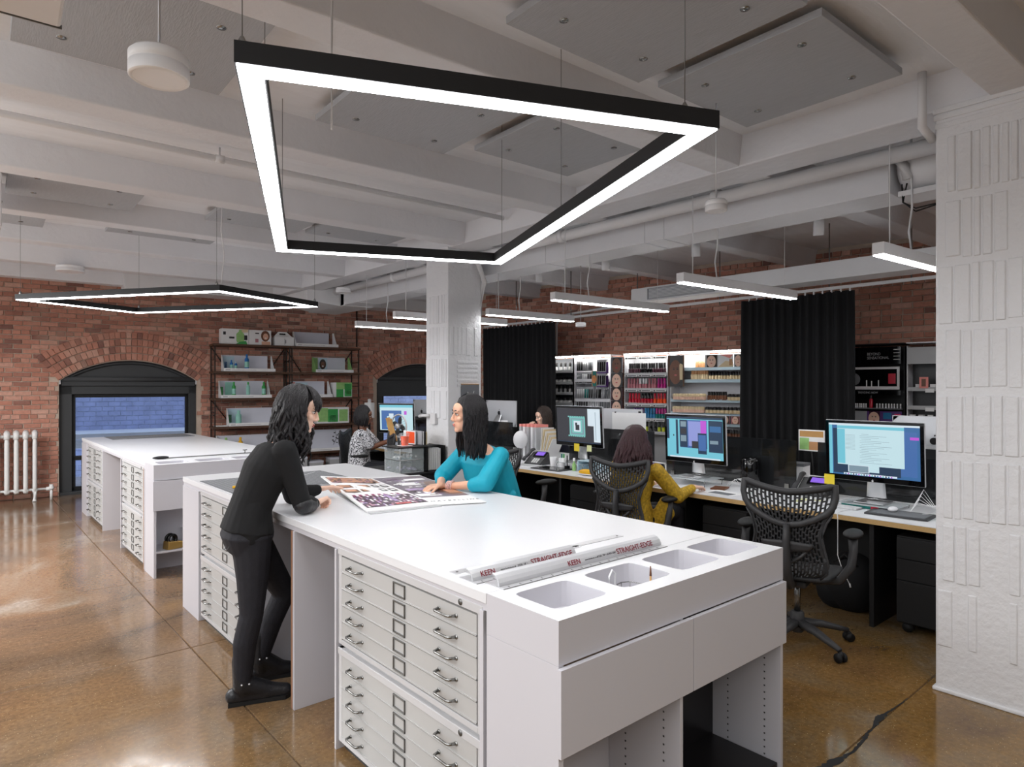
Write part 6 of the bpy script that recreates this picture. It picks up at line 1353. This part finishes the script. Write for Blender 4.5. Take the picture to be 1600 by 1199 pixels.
# ---------------------------------------------------------------- people
V = Vector
class Blob:
    def __init__(s): s.b = MB()
    def cap(s, p0, p1, r0, r1, n=14):
        p0, p1 = V(p0), V(p1); s.b.tube([p0, p1], [r0, r1], n); s.b.ball(p0, r0, n=n, m=8); s.b.ball(p1, r1, n=n, m=8); return s
    def chain(s, pts):
        for (a, ra), (c, rc) in zip(pts, pts[1:]): s.cap(a, c, ra, rc)
        return s
    def ell(s, c, r, rot=None): s.b.ball(c, r[0], r[1], r[2], 18, 12, rot); return s
    def loft(s, pts, lat, n=22):
        """pts: (centre, half width along lat, half depth)"""
        lat = V(lat).normalized(); vs = []; k = len(pts); P = [V(p[0]) for p in pts]
        for i, (c, w_, d_) in enumerate(pts):
            t = (P[min(i+1, k-1)]-P[max(i-1, 0)]).normalized(); f = t.cross(lat).normalized(); l = f.cross(t).normalized()
            for j in range(n): a = 2*PI*j/n; ca, sa = math.cos(a), math.sin(a); q = (abs(ca)**2.6+abs(sa)**2.6)**(-1/2.6); vs.append(V(c)+l*(w_*ca*q)+f*(d_*sa*q))
        fs = [tuple(range(n))[::-1], tuple(range((k-1)*n, k*n))]+[(i*n+j, i*n+(j+1) % n, (i+1)*n+(j+1) % n, (i+1)*n+j) for i in range(k-1) for j in range(n)]
        s.b.add(vs, fs); return s
    def make(s, name, m, parent, voxel=.006, smooth=4, off=None, fac=.5):
        me = s.b.mesh(name, m); o = bpy.data.objects.new(name, me); C.objects.link(o)
        md = o.modifiers.new('r', 'REMESH'); md.mode = 'VOXEL'; md.voxel_size = voxel; md.use_smooth_shade = True
        sm = o.modifiers.new('s', 'SMOOTH'); sm.iterations = smooth; sm.factor = fac
        dg = bpy.context.evaluated_depsgraph_get(); dg.update()
        m2 = bpy.data.meshes.new_from_object(o.evaluated_get(dg), depsgraph=dg); m2.name = name
        m2.materials.clear(); m2.materials.append(M[m]); bpy.data.objects.remove(o)
        if parent is not None:
            inv = parent.matrix_basis.inverted(); m2.transform(inv)
        return put(name, m2, parent)
def frame(c, fwd, up=(0, 0, 1)):
    f = V(fwd).normalized(); u = V(up); r = f.cross(u).normalized(); u = r.cross(f)
    return Matrix(((r.x, f.x, u.x, c[0]), (r.y, f.y, u.y, c[1]), (r.z, f.z, u.z, c[2]), (0, 0, 0, 1)))
def head_shapes(B, H, s=1.0):
    R = H.to_3x3()
    def e(c, r): B.ell(H @ V([q*s for q in c]), [q*s for q in r], R)
    def c_(a, b, r0, r1): B.cap(H @ V([q*s for q in a]), H @ V([q*s for q in b]), r0*s, r1*s, 10)
    e((0, -.012, .028), (.074, .094, .088)); e((0, .02, -.03), (.062, .066, .075)); e((0, .045, -.062), (.045, .042, .045)); e((0, .07, -.093), (.022, .019, .017))
    e((0, .06, .04), (.058, .03, .04))
    c_((0, .087, .012), (0, .102, -.022), .007, .0095); c_((0, .103, -.024), (0, .096, -.032), .0105, .0085)
    for sg in (-1, 1):
        e((sg*.011, .094, -.031), (.0085, .01, .0075)); e((sg*.036, .066, -.02), (.024, .02, .02)); e((sg*.03, .08, .026), (.02, .010, .0065))
        e((sg*.076, -.004, -.004), (.008, .02, .03))
    e((0, .086, -.056), (.022, .010, .006)); e((0, .084, -.068), (.019, .010, .006)); e((0, .088, -.062), (.012, .008, .012))
def face_parts(t, H, s=1.0, lips='lip', brow='hair_black'):
    inv = t.matrix_basis.inverted() @ H; R = inv.to_3x3()
    def P(c): return inv @ V([q*s for q in c])
    for sg in (-1, 1):
        b = MB(); b.ball(P((sg*.030, .0785, .006)), .0125*s, .0095*s, .0062*s, 14, 10, R); e = part('eye', b, 'eye_white', t)
        b = MB(); b.ball(P((sg*.0305, .0852, .006)), .0072*s, .0038*s, .0068*s, 12, 8, R); part('iris', b, 'iris', e)
        b = MB(); b.tube([P((sg*.017, .0845, .0115)), P((sg*.030, .0905, .0145)), P((sg*.044, .080, .011))], [.0016*s, .0022*s, .0014*s], 6); part('eyelash', b, 'hair_black', t)
        b = MB(); b.tube([P((sg*.014, .0905, .028)), P((sg*.032, .0885, .0335)), P((sg*.05, .073, .027))], [.003*s, .0034*s, .0016*s], 6); part('eyebrow', b, brow, t)
    b = MB(); b.ball(P((0, .0925, -.0575)), .021*s, .0055*s, .0042*s, 14, 8, R); b.ball(P((0, .0905, -.0665)), .0175*s, .0055*s, .005*s, 14, 8, R); part('lips', b, lips, t)
def hair(t, H, m, n, length, opening=62, wave=.006, seed=1, s=1.0, bangs=0, drift=(0, 0, 0), r0=.013, flare=1.0, mat_cap=True, back_len=None, part_side=.012, hug=1.0):
    r = random.Random(seed); inv = t.matrix_basis.inverted(); B = Blob(); R = H.to_3x3()
    B.ell(H @ V((0, -.022*s, .036*s)), (.083*s, .100*s, .096*s), R); B.ell(H @ V((0, -.045*s, -.02*s)), (.078*s, .075*s, .085*s), R)
    b = MB(); B.b.m = 0
    cap = B.make('hair_cap', m, t, .008, 3)
    for k in range(n):
        phi = math.radians(opening)+(2*PI-2*math.radians(opening))*(k+r.random())/n     # azimuth from forward
        dx, dy = math.sin(phi), math.cos(phi); pts = []; rr = []
        for q in range(5):   # over the skull
            el = math.radians(82-26*q*(.8)); 
            p = V((dx*.090*s*math.cos(el)+(part_side*s if q == 0 else 0), -.02*s+dy*.106*s*math.cos(el), .036*s+.101*s*math.sin(el)))
            pts.append(H @ p); rr.append(r0*s*(.5+.12*q))
        base = pts[-1]; out = (base-(H @ V((0, -.02*s, 0)))); out.z = 0; out = out.normalized() if out.length else V((0, 0, 0))
        L = length*(r.uniform(.85, 1.06)); nn = 9; ph = r.uniform(0, 6.28); ph2 = r.uniform(0, 6.28)
        for q in range(1, nn+1):
            f = q/nn; z = base.z-L*f
            off = out*(.012*flare*math.sin(f*2.2)+r.uniform(-.002, .002)-.018*hug*f)+V(drift)*f*f
            wv = V((math.sin(ph+f*9), math.cos(ph2+f*8), 0))*wave*(.3+f)
            pts.append(V((base.x, base.y, z))+off+wv); rr.append(r0*s*(1.05-.75*f**2))
        b.tube([inv @ p for p in pts], rr, 6, flat=.7)
    for k in range(bangs):
        a = math.radians(-48+96*(k+.5)/bangs); pts = []
        for q in range(7):
            el = math.radians(80-(13.5+2*math.sin(k))*q); p = V((math.sin(a)*.088*s*math.cos(el)*1.05+.012*q/6*s, -.015*s+.118*s*math.cos(el)*math.cos(a*.8), .035*s+.103*s*math.sin(el))); pts.append(H @ p)
        b.tube([inv @ p for p in pts], [r0*s*q for q in (.6, .8, .9, .95, .9, .8, .4)], 6, flat=.6)
    return part('hair', b, m, t)
def hand(B, w, d, pn, thumb=1, curl=.3, s=1.0, spread=.12):
    w, d, pn = V(w), V(d).normalized(), V(pn).normalized(); pn = (pn-d*pn.dot(d)).normalized(); sd = d.cross(pn).normalized()*thumb
    k0 = w+d*.082*s
    for q in (-1.5, -.5, .5, 1.5): B.cap(w+sd*q*.012*s+d*.012*s, k0+sd*q*.0185*s-d*abs(q)*.003*s, .015*s, .0115*s, 8)
    for i, (q, L) in enumerate(((1.5, .070), (.5, .078), (-.5, .073), (-1.5, .058))):
        p = k0+sd*q*.0185*s-d*abs(q)*.003*s; ang = .15+curl*.5; a = (d+sd*q*spread*.5).normalized()
        for j, fr in enumerate((.45, .32, .23)):
            dr = a*math.cos(ang)+pn*math.sin(ang); e = p+dr*L*fr*s; B.cap(p, e, (.0092-.0009*j)*s, (.0086-.001*j)*s, 8); p = e; ang += curl*(.9 if j == 0 else .7)
    p = w+sd*.022*s+d*.02*s; a = (d*.8+sd*.6).normalized()
    for j, L in enumerate((.035, .03, .024)):
        e = p+(a*math.cos(.25*j)+(pn*.6+d*.6).normalized()*math.sin(.25*j+curl*.3*j))*L*s; B.cap(p, e, (.0125-.0015*j)*s, (.0108-.0014*j)*s, 8); p = e

# ---- standing woman in black leaning on the front island
t = thing('person', 'standing woman in black sweater, black jeans and ankle boots leaning on the island', 'person', (1.16, 3.46, 0))
lat = V((.16, .985, 0)); B = Blob()
pel, wst, chs, nk = V((1.17, 3.445, .86)), V((1.185, 3.445, 1.0)), V((1.265, 3.435, 1.18)), V((1.345, 3.425, 1.325))
H1 = frame((1.425, 3.40, 1.492), (.80, -.52, -.24), (.28, -.1, 1))
hipN, hipF = V((1.165, 3.375, .84)), V((1.20, 3.525, .84)); knN, knF = V((1.165, 3.375, .47)), V((1.41, 3.565, .485)); anN, anF = V((1.135, 3.42, .10)), V((1.30, 3.63, .12))
shN, shF = V((1.30, 3.285, 1.285)), V((1.385, 3.575, 1.285)); elN, elF = V((1.385, 3.27, 1.012)), V((1.475, 3.62, 1.0)); wrN, wrF = V((1.485, 3.335, .995)), V((1.64, 3.62, 1.022))
tors = lambda g: [((1.17, 3.445, .80), .155+g, .105+g), ((1.165, 3.445, .88), .165+g, .115+g), (wst, .128+g, .088+g), ((1.225, 3.44, 1.10), .135+g, .092+g), (chs, .155+g, .105+g), ((1.31, 3.43, 1.27), .145+g, .085+g), (nk, .06+g, .05+g)]
legs = lambda g: ([(hipN, .092+g), ((hipN+knN)/2+V((.005, 0, 0)), .073+g), (knN, .053+g), (knN*.6+anN*.4+V((-.015, 0, 0)), .052+g), (anN, .036+g)], [(hipF, .092+g), ((hipF+knF)/2, .073+g), (knF, .055+g), (knF*.6+anF*.4+V((-.015, 0, 0)), .052+g), (anF, .036+g)])
arms = lambda g: ([(shN, .052+g), ((shN+elN)/2, .043+g), (elN, .036+g), ((elN+wrN)/2, .034+g), (wrN, .024+g)], [(shF, .052+g), ((shF+elF)/2, .043+g), (elF, .036+g), ((elF+wrF)/2, .034+g), (wrF, .024+g)])
B.loft(tors(-.008), lat); [B.chain(c) for c in legs(-.006)+arms(-.006)]
B.cap(nk-V((.01, 0, .03)), (1.405, 3.405, 1.42), .052, .047); head_shapes(B, H1)
hand(B, wrN, (.75, .55, .12), (.3, -.2, -1), thumb=1, curl=1.35); hand(B, wrF, (.9, .35, .02), (.2, -.1, -1), thumb=-1, curl=.45)
for an, ft in ((anN, V((1.33, 3.375, .03))), (anF, V((1.475, 3.615, .03)))): B.cap(an, ft, .022, .018)
B.make('body', 'skin_light', t, .0048, 4); face_parts(t, H1)
B = Blob(); B.loft([(c, w_, d_) for c, w_, d_ in tors(.012)][1:6]+[((1.325, 3.43, 1.30), .10, .07)], lat)
for c in arms(.012): B.chain(c[:4]); B.cap(c[3][0], c[3][0]*.25+c[4][0]*.75, c[3][1], .032)
for sg in (-1, 1): B.cap(wst+lat*.09*sg, V((1.165, 3.445, .87))+lat*.10*sg, .065, .075)
B.make('sweater', 'sweater', t, .006, 5)
B = Blob(); B.ell(shN+V((.01, .02, .035)), (.055, .05, .025)); B.ell(shF+V((.01, -.02, .035)), (.055, .05, .025)); B.make('shoulder_patch', 'leather', t, .006, 2)
B = Blob(); B.cap(elN+V((0, -.008, -.004)), (elN*.4+wrN*.6)+V((0, -.008, -.004)), .048, .04); B.make('elbow_patch', 'leather', t, .006, 2)
B = Blob(); B.loft([((1.17, 3.445, .79), .150, .10), ((1.165, 3.445, .86), .172, .125), ((1.175, 3.445, .94), .150, .105)], lat); [B.chain(c) for c in legs(.006)]
B.ell((1.145, 3.385, .835), (.088, .085, .10)); B.ell((1.155, 3.505, .835), (.088, .085, .10)); B.make('jeans', 'denim_black', t, .006, 4)
b = MB(); i_ = t.matrix_basis.inverted(); b.tube([i_ @ p for p in (V((1.068, 3.36, .86)), V((1.045, 3.375, .81)), V((1.05, 3.43, .80)), V((1.072, 3.435, .86)))], .002, 5, closed=True); part('pocket_seam', b, 'mat_grey', t)
for an, heel, toe in ((anN, V((1.10, 3.45, .045)), V((1.335, 3.37, .035))), (anF, V((1.265, 3.655, .045)), V((1.475, 3.61, .035)))):
    B = Blob(); B.cap(an+V((0, 0, .13)), an+V((0, 0, .0)), .052, .047); B.cap(an, heel*.8+toe*.2+V((0, 0, .01)), .048, .042); B.cap(heel, toe, .040, .036); B.cap(an+V((0, 0, .01)), heel*.35+toe*.65+V((0, 0, .015)), .048, .042); B.cap(heel*.4+toe*.6+V((0, 0, .012)), toe, .044, .034)
    o = B.make('boot', 'leather', t, .006, 4)
    b = MB(); d = (toe-heel); d.z = 0; d.normalize(); sd = V((-d.y, d.x, 0)); hh, tt = heel-d*.025, toe+d*.03; hh.z = tt.z = 0
    i_ = t.matrix_basis.inverted(); ring = [hh-sd*.034, (hh+tt)/2-sd*.034, tt-d*.03-sd*.042, tt-sd*.015, tt+sd*.015, tt-d*.03+sd*.042, (hh+tt)/2+sd*.034, hh+sd*.034]; b.prism([((i_ @ p).x, (i_ @ p).y) for p in ring], 0.001, .022, 'xy'); part('boot_sole', b, 'rubber', o)
    b = MB(); [b.ball(i_ @ (an+V((.0, -.052, .02))+d*q), .005) for q in (-.02, .015)]; part('stud', b, 'steel', o)
hair(t, H1, 'hair_black', 120, .30, opening=58, wave=.018, seed=3, bangs=18, drift=(-.02, .0, 0), r0=.013, flare=2.4)
# ---- woman in teal at the far side of the island
t = thing('person', 'woman in a teal blouse with long straight black hair leaning on the island', 'person', (2.80, 3.42, 0))
lat = V((.12, -.99, 0)); B = Blob(); H2 = frame((2.525, 3.375, 1.438), (-.95, .30, -.03), (-.08, 0, 1))
hip, wst, chs, nk = V((2.86, 3.40, .66)), V((2.815, 3.40, .86)), V((2.72, 3.41, 1.06)), V((2.625, 3.40, 1.24))
shN, shF = V((2.675, 3.225, 1.175)), V((2.665, 3.59, 1.175)); elN, elF = V((2.525, 3.20, 1.01)), V((2.50, 3.62, 1.01)); wrN, wrF = V((2.43, 3.44, .982)), V((2.36, 3.44, .992))
tors = lambda g: [(hip, .17+g, .12+g), ((2.85, 3.40, .76), .155+g, .11+g), (wst, .14+g, .095+g), ((2.77, 3.40, .96), .15+g, .10+g), (chs, .165+g, .11+g), ((2.675, 3.405, 1.16), .155+g, .085+g), (nk, .06+g, .05+g)]
B.loft(tors(-.008), lat); B.chain([(shN, .045), (elN, .033), (wrN, .023)]); B.chain([(shF, .045), (elF, .033), (wrF, .023)])
B.cap(nk, (2.565, 3.385, 1.35), .048, .045); head_shapes(B, H2); hand(B, wrN, (-.55, .8, -.02), (-.1, 0, -1), thumb=-1, curl=.8, s=.95); hand(B, wrF, (-.95, .05, -.06), (0, 0, -1), thumb=1, curl=.5, s=.95)
for sg in (-1, 1): B.chain([(hip+lat*.09*sg+V((0, 0, .02)), .085), (V((2.90, 3.40, .36))+lat*.09*sg, .055), (V((2.92, 3.40, .10))+lat*.09*sg, .036), (V((2.78, 3.40, .03))+lat*.09*sg, .025)])
B.make('body', 'skin_tan', t, .0048, 4); face_parts(t, H2, brow='hair_black')
B = Blob(); B.loft([(c, w_+.014, d_+.014) for c, w_, d_ in tors(.004)][1:6]+[((2.645, 3.40, 1.205), .085, .06)], lat)
for s_, e_, w_ in ((shN, elN, wrN), (shF, elF, wrF)): B.cap(s_, (s_+e_)/2, .060, .060); B.cap((s_+e_)/2, e_+V((.01, 0, .012)), .060, .062); B.cap(e_+V((.01, 0, .012)), e_*.72+w_*.28, .058, .046)
r = random.Random(8)
for k in range(9): a = V((2.80-.03*r.random(), 3.24+.03*k, .88+.03*r.random())); B.cap(a, a+V((.02, 0, -.06)), .028, .03)
B.make('blouse', 'teal', t, .006, 4)
B = Blob(); B.loft([((2.87, 3.40, .60), .17, .12), (hip, .18, .13), ((2.85, 3.40, .78), .165, .12)], lat)
for sg in (-1, 1): B.chain([(hip+lat*.09*sg, .095), (V((2.90, 3.40, .36))+lat*.09*sg, .065), (V((2.92, 3.40, .10))+lat*.09*sg, .045)])
B.make('trousers', 'denim_black', t, .008, 3)
for sg in (-1, 1): B = Blob(); B.cap(V((2.93, 3.40, .05))+lat*.09*sg, V((2.76, 3.40, .035))+lat*.09*sg, .04, .034); B.make('shoe', 'leather', t, .007, 2)
b = MB(); i_ = t.matrix_basis.inverted(); d = (wrN-elN).normalized()
for q in range(4): c = i_ @ (wrN-d*(.028-.012*q)); b.tube([c+(V((0, 0, 1))*math.cos(a*PI/8)+d.cross(V((0, 0, 1))).normalized()*math.sin(a*PI/8))*.030 for a in range(16)], .0045, 6, closed=True, up=d)
part('bracelet', b, 'bead', t)
hair(t, H2, 'hair_black', 130, .30, opening=52, wave=.004, seed=5, bangs=0, drift=(.0, 0, 0), r0=.0125, flare=.8, part_side=.02)
# ---- woman in mustard seated at the second desk
t = thing('person', 'seated woman in a mustard patterned shirt with long plum brown hair', 'person', (4.32, 3.42, 0))
lat = V((-.2, 1, 0)); B = Blob(); H3 = frame((4.265, 3.405, 1.165), (.95, .12, -.28), (.25, 0, 1))
pel, nk = V((4.22, 3.42, .57)), V((4.255, 3.40, 1.0)); shR, shL = V((4.29, 3.215, .945)), V((4.23, 3.575, .945)); elR, elL = V((4.45, 3.125, .735)), V((4.42, 3.66, .75)); wrR, wrL = V((4.68, 3.13, .785)), V((4.72, 3.55, .775))
tors = lambda g: [(pel-V((0, 0, .07)), .17+g, .13+g), (pel, .175+g, .125+g), ((4.20, 3.415, .70), .15+g, .105+g), ((4.21, 3.41, .84), .165+g, .11+g), ((4.245, 3.40, .95), .155+g, .085+g), (nk, .06+g, .05+g)]
B.loft(tors(-.01), lat); B.chain([(shR, .045), (elR, .035), (wrR, .024)]); B.chain([(shL, .045), (elL, .035), (wrL, .024)]); B.cap(nk, (4.26, 3.40, 1.1), .047, .045); head_shapes(B, H3)
hand(B, wrR, (1, .02, -.05), (0, 0, -1), thumb=1, curl=.35); hand(B, wrL, (1, -.2, -.05), (0, 0, -1), thumb=-1, curl=.35)
lg = lambda g: [[(pel+lat*.09*sg+V((.03, 0, -.01)), .085+g), (V((4.64, 3.38, .56))+lat*.09*sg, .06+g), (V((4.66, 3.38, .12))+lat*.09*sg, .04+g)] for sg in (-1, 1)]
[B.chain(c) for c in lg(-.01)]; [B.cap(V((4.66, 3.38, .06))+lat*.09*sg, V((4.82, 3.36, .03))+lat*.09*sg, .03, .025) for sg in (-1, 1)]
B.make('body', 'skin_light', t, .0065, 3); face_parts(t, H3)
B = Blob(); B.loft([(c, w_, d_) for c, w_, d_ in tors(.015)][:5]+[((4.25, 3.40, .98), .09, .06)], lat)
for s_, e_, w_ in ((shR, elR, wrR), (shL, elL, wrL)): B.cap(s_, e_, .062, .058); B.cap(e_, e_*.15+w_*.85, .055, .036)
for k in range(6): a = V((4.33, 3.17+.02*k, .70-.03*k)); B.cap(a, a+V((.05, -.01, -.1)), .04, .045)
B.make('shirt', 'mustard', t, .0065, 3)
B = Blob(); [B.chain(c) for c in lg(.006)]; B.loft([((4.23, 3.42, .49), .165, .12), ((4.22, 3.42, .58), .175, .13)], lat); B.make('trousers', 'denim_black', t, .008, 3)
for sg in (-1, 1): B = Blob(); B.cap(V((4.65, 3.38, .05))+lat*.09*sg, V((4.84, 3.36, .035))+lat*.09*sg, .04, .034); B.make('shoe', 'leather', t, .008, 2)
hair(t, H3, 'hair_plum', 140, .28, opening=48, wave=.012, seed=9, r0=.014, flare=3.2, drift=(-.05, 0, 0), hug=-.6)
# ---- woman in the printed blouse
t = thing('person', 'seated woman in a black and white printed blouse holding a paper bag', 'person', (4.14, 7.83, 0))
fd = V((.80, -.60, 0)); lat = V((.60, .80, 0)); B = Blob(); H4 = frame((4.145, 7.79, 1.235), (.80, -.50, -.22), (.15, -.1, 1))
pel, nk = V((4.10, 7.84, .56)), V((4.13, 7.80, 1.06)); shN, shF = nk+V((0, 0, -.06))-lat*.17, nk+V((0, 0, -.06))+lat*.17
elN, elF = V((4.165, 7.62, .83)), V((4.40, 7.90, .83)); wrN, wrF = V((4.36, 7.55, .90)), V((4.50, 7.72, .90))
tors = lambda g: [(pel-V((0, 0, .07)), .17+g, .13+g), (pel, .18+g, .13+g), ((4.09, 7.83, .72), .16+g, .115+g), ((4.105, 7.815, .88), .17+g, .115+g), ((4.12, 7.80, 1.0), .155+g, .085+g), (nk, .06+g, .05+g)]
B.loft(tors(-.01), lat); B.chain([(shN, .045), (elN, .037), (wrN, .026)]); B.chain([(shF, .045), (elF, .037), (wrF, .026)]); B.cap(nk, (4.14, 7.79, 1.15), .047, .045); head_shapes(B, H4)
hand(B, wrN, (.8, -.2, .3), (.3, .6, 0), thumb=1, curl=.7); hand(B, wrF, (.4, -.8, .2), (-.3, -.6, 0), thumb=-1, curl=.7)
lg = lambda g: [[(pel+lat*.09*sg, .09+g), (pel+fd*.42+lat*.09*sg+V((0, 0, -.02)), .062+g), (pel+fd*.44+lat*.09*sg+V((0, 0, -.44)), .04+g)] for sg in (-1, 1)]
[B.chain(c) for c in lg(-.01)]; [B.cap(pel+fd*.44+lat*.09*sg+V((0, 0, -.5)), pel+fd*.58+lat*.09*sg+V((0, 0, -.53)), .03, .025) for sg in (-1, 1)]
B.make('body', 'skin_dark', t, .007, 3); face_parts(t, H4)
B = Blob(); B.loft([(c, w_, d_) for c, w_, d_ in tors(.018)][:5]+[(nk-V((0, 0, .02)), .09, .065)], lat)
for s_, e_ in ((shN, elN), (shF, elF)): B.cap(s_, s_*.2+e_*.8, .07, .062)
B.make('blouse', 'print_bw', t, .008, 3)
B = Blob(); [B.chain(c) for c in lg(.008)]; B.loft([(pel-V((0, 0, .08)), .17, .13), (pel, .18, .135)], lat); B.make('trousers', 'denim_black', t, .009, 3)
for sg in (-1, 1): B = Blob(); a = pel+fd*.42+lat*.09*sg; a.z = .05; c = pel+fd*.6+lat*.09*sg; c.z = .035; B.cap(a, c, .04, .034); B.make('shoe', 'leather', t, .009, 2)
hair(t, H4, 'hair_black', 120, .17, opening=58, wave=.003, seed=12, r0=.018, flare=2.4)
t = thing('paper_bag', 'brown paper bag held by the woman in the printed blouse', 'bag', (4.47, 7.60, .90), math.radians(-35)); b = MB(); b.hexa([(-.04, -.05, 0), (.05, -.05, 0), (.05, .07, 0), (-.04, .07, 0)], [(-.09, -.055, .27), (-.03, -.055, .29), (-.03, .075, .29), (-.09, .075, .27)]); part('bag_body', b, 'kraft', t, bevel=.004); part('fold', MB().hexa([(-.085, -.056, .25), (-.03, -.056, .27), (-.03, .076, .27), (-.085, .076, .25)], [(-.10, -.058, .30), (-.06, -.058, .31), (-.06, .078, .31), (-.10, .078, .30)]), 'cardboard', t)
# ---- woman across the desks
t = thing('person', 'woman across the desks with brown hair resting her face on her hand', 'person', (6.35, 6.38, 0))
lat = V((0, 1, 0)); B = Blob(); H5 = frame((6.07, 6.42, 1.215), (-.93, .30, -.25), (-.1, 0, 1))
pel, nk = V((6.42, 6.40, .56)), V((6.17, 6.41, 1.05)); shA, shB = V((6.19, 6.22, .99)), V((6.21, 6.58, .99)); elA, elB = V((5.95, 6.25, .79)), V((5.93, 6.55, .80)); wrA, wrB = V((5.93, 6.42, .98)), V((5.90, 6.50, 1.03))
tors = [(pel-V((0, 0, .07)), .17, .13), (pel, .175, .125), ((6.36, 6.40, .72), .15, .11), ((6.28, 6.40, .88), .165, .11), ((6.20, 6.41, .99), .155, .085), (nk, .06, .05)]
B.loft([(c, w_-.01, d_-.01) for c, w_, d_ in tors], lat); B.chain([(shA, .045), (elA, .035), (wrA, .024)]); B.chain([(shB, .045), (elB, .035), (wrB, .024)]); B.cap(nk, (6.11, 6.41, 1.13), .047, .045); head_shapes(B, H5)
hand(B, wrA, (.15, .1, 1), (1, 0, 0), thumb=1, curl=.6); hand(B, wrB, (.2, -.1, 1), (1, 0, 0), thumb=-1, curl=.6)
lg = lambda g: [[(pel+lat*.09*sg, .09+g), (V((6.02, 6.40, .56))+lat*.09*sg, .06+g), (V((6.02, 6.40, .06))+lat*.09*sg, .04+g)] for sg in (-1, 1)]
[B.chain(c) for c in lg(-.01)]; B.make('body', 'skin_light', t, .007, 3); face_parts(t, H5)
B = Blob(); B.loft([(c, w_+.014, d_+.014) for c, w_, d_ in tors][:5]+[(nk-V((0, 0, .02)), .09, .06)], lat); [B.chain([(s_, .06), (e_, .05)]) for s_, e_ in ((shA, elA), (shB, elB))]; B.make('top', 'navy_cloth', t, .008, 3)
B = Blob(); [B.chain(c) for c in lg(.006)]; B.make('trousers', 'denim_black', t, .009, 3)
hair(t, H5, 'hair_brown', 110, .26, opening=62, wave=.006, seed=15, r0=.014, flare=1.6)
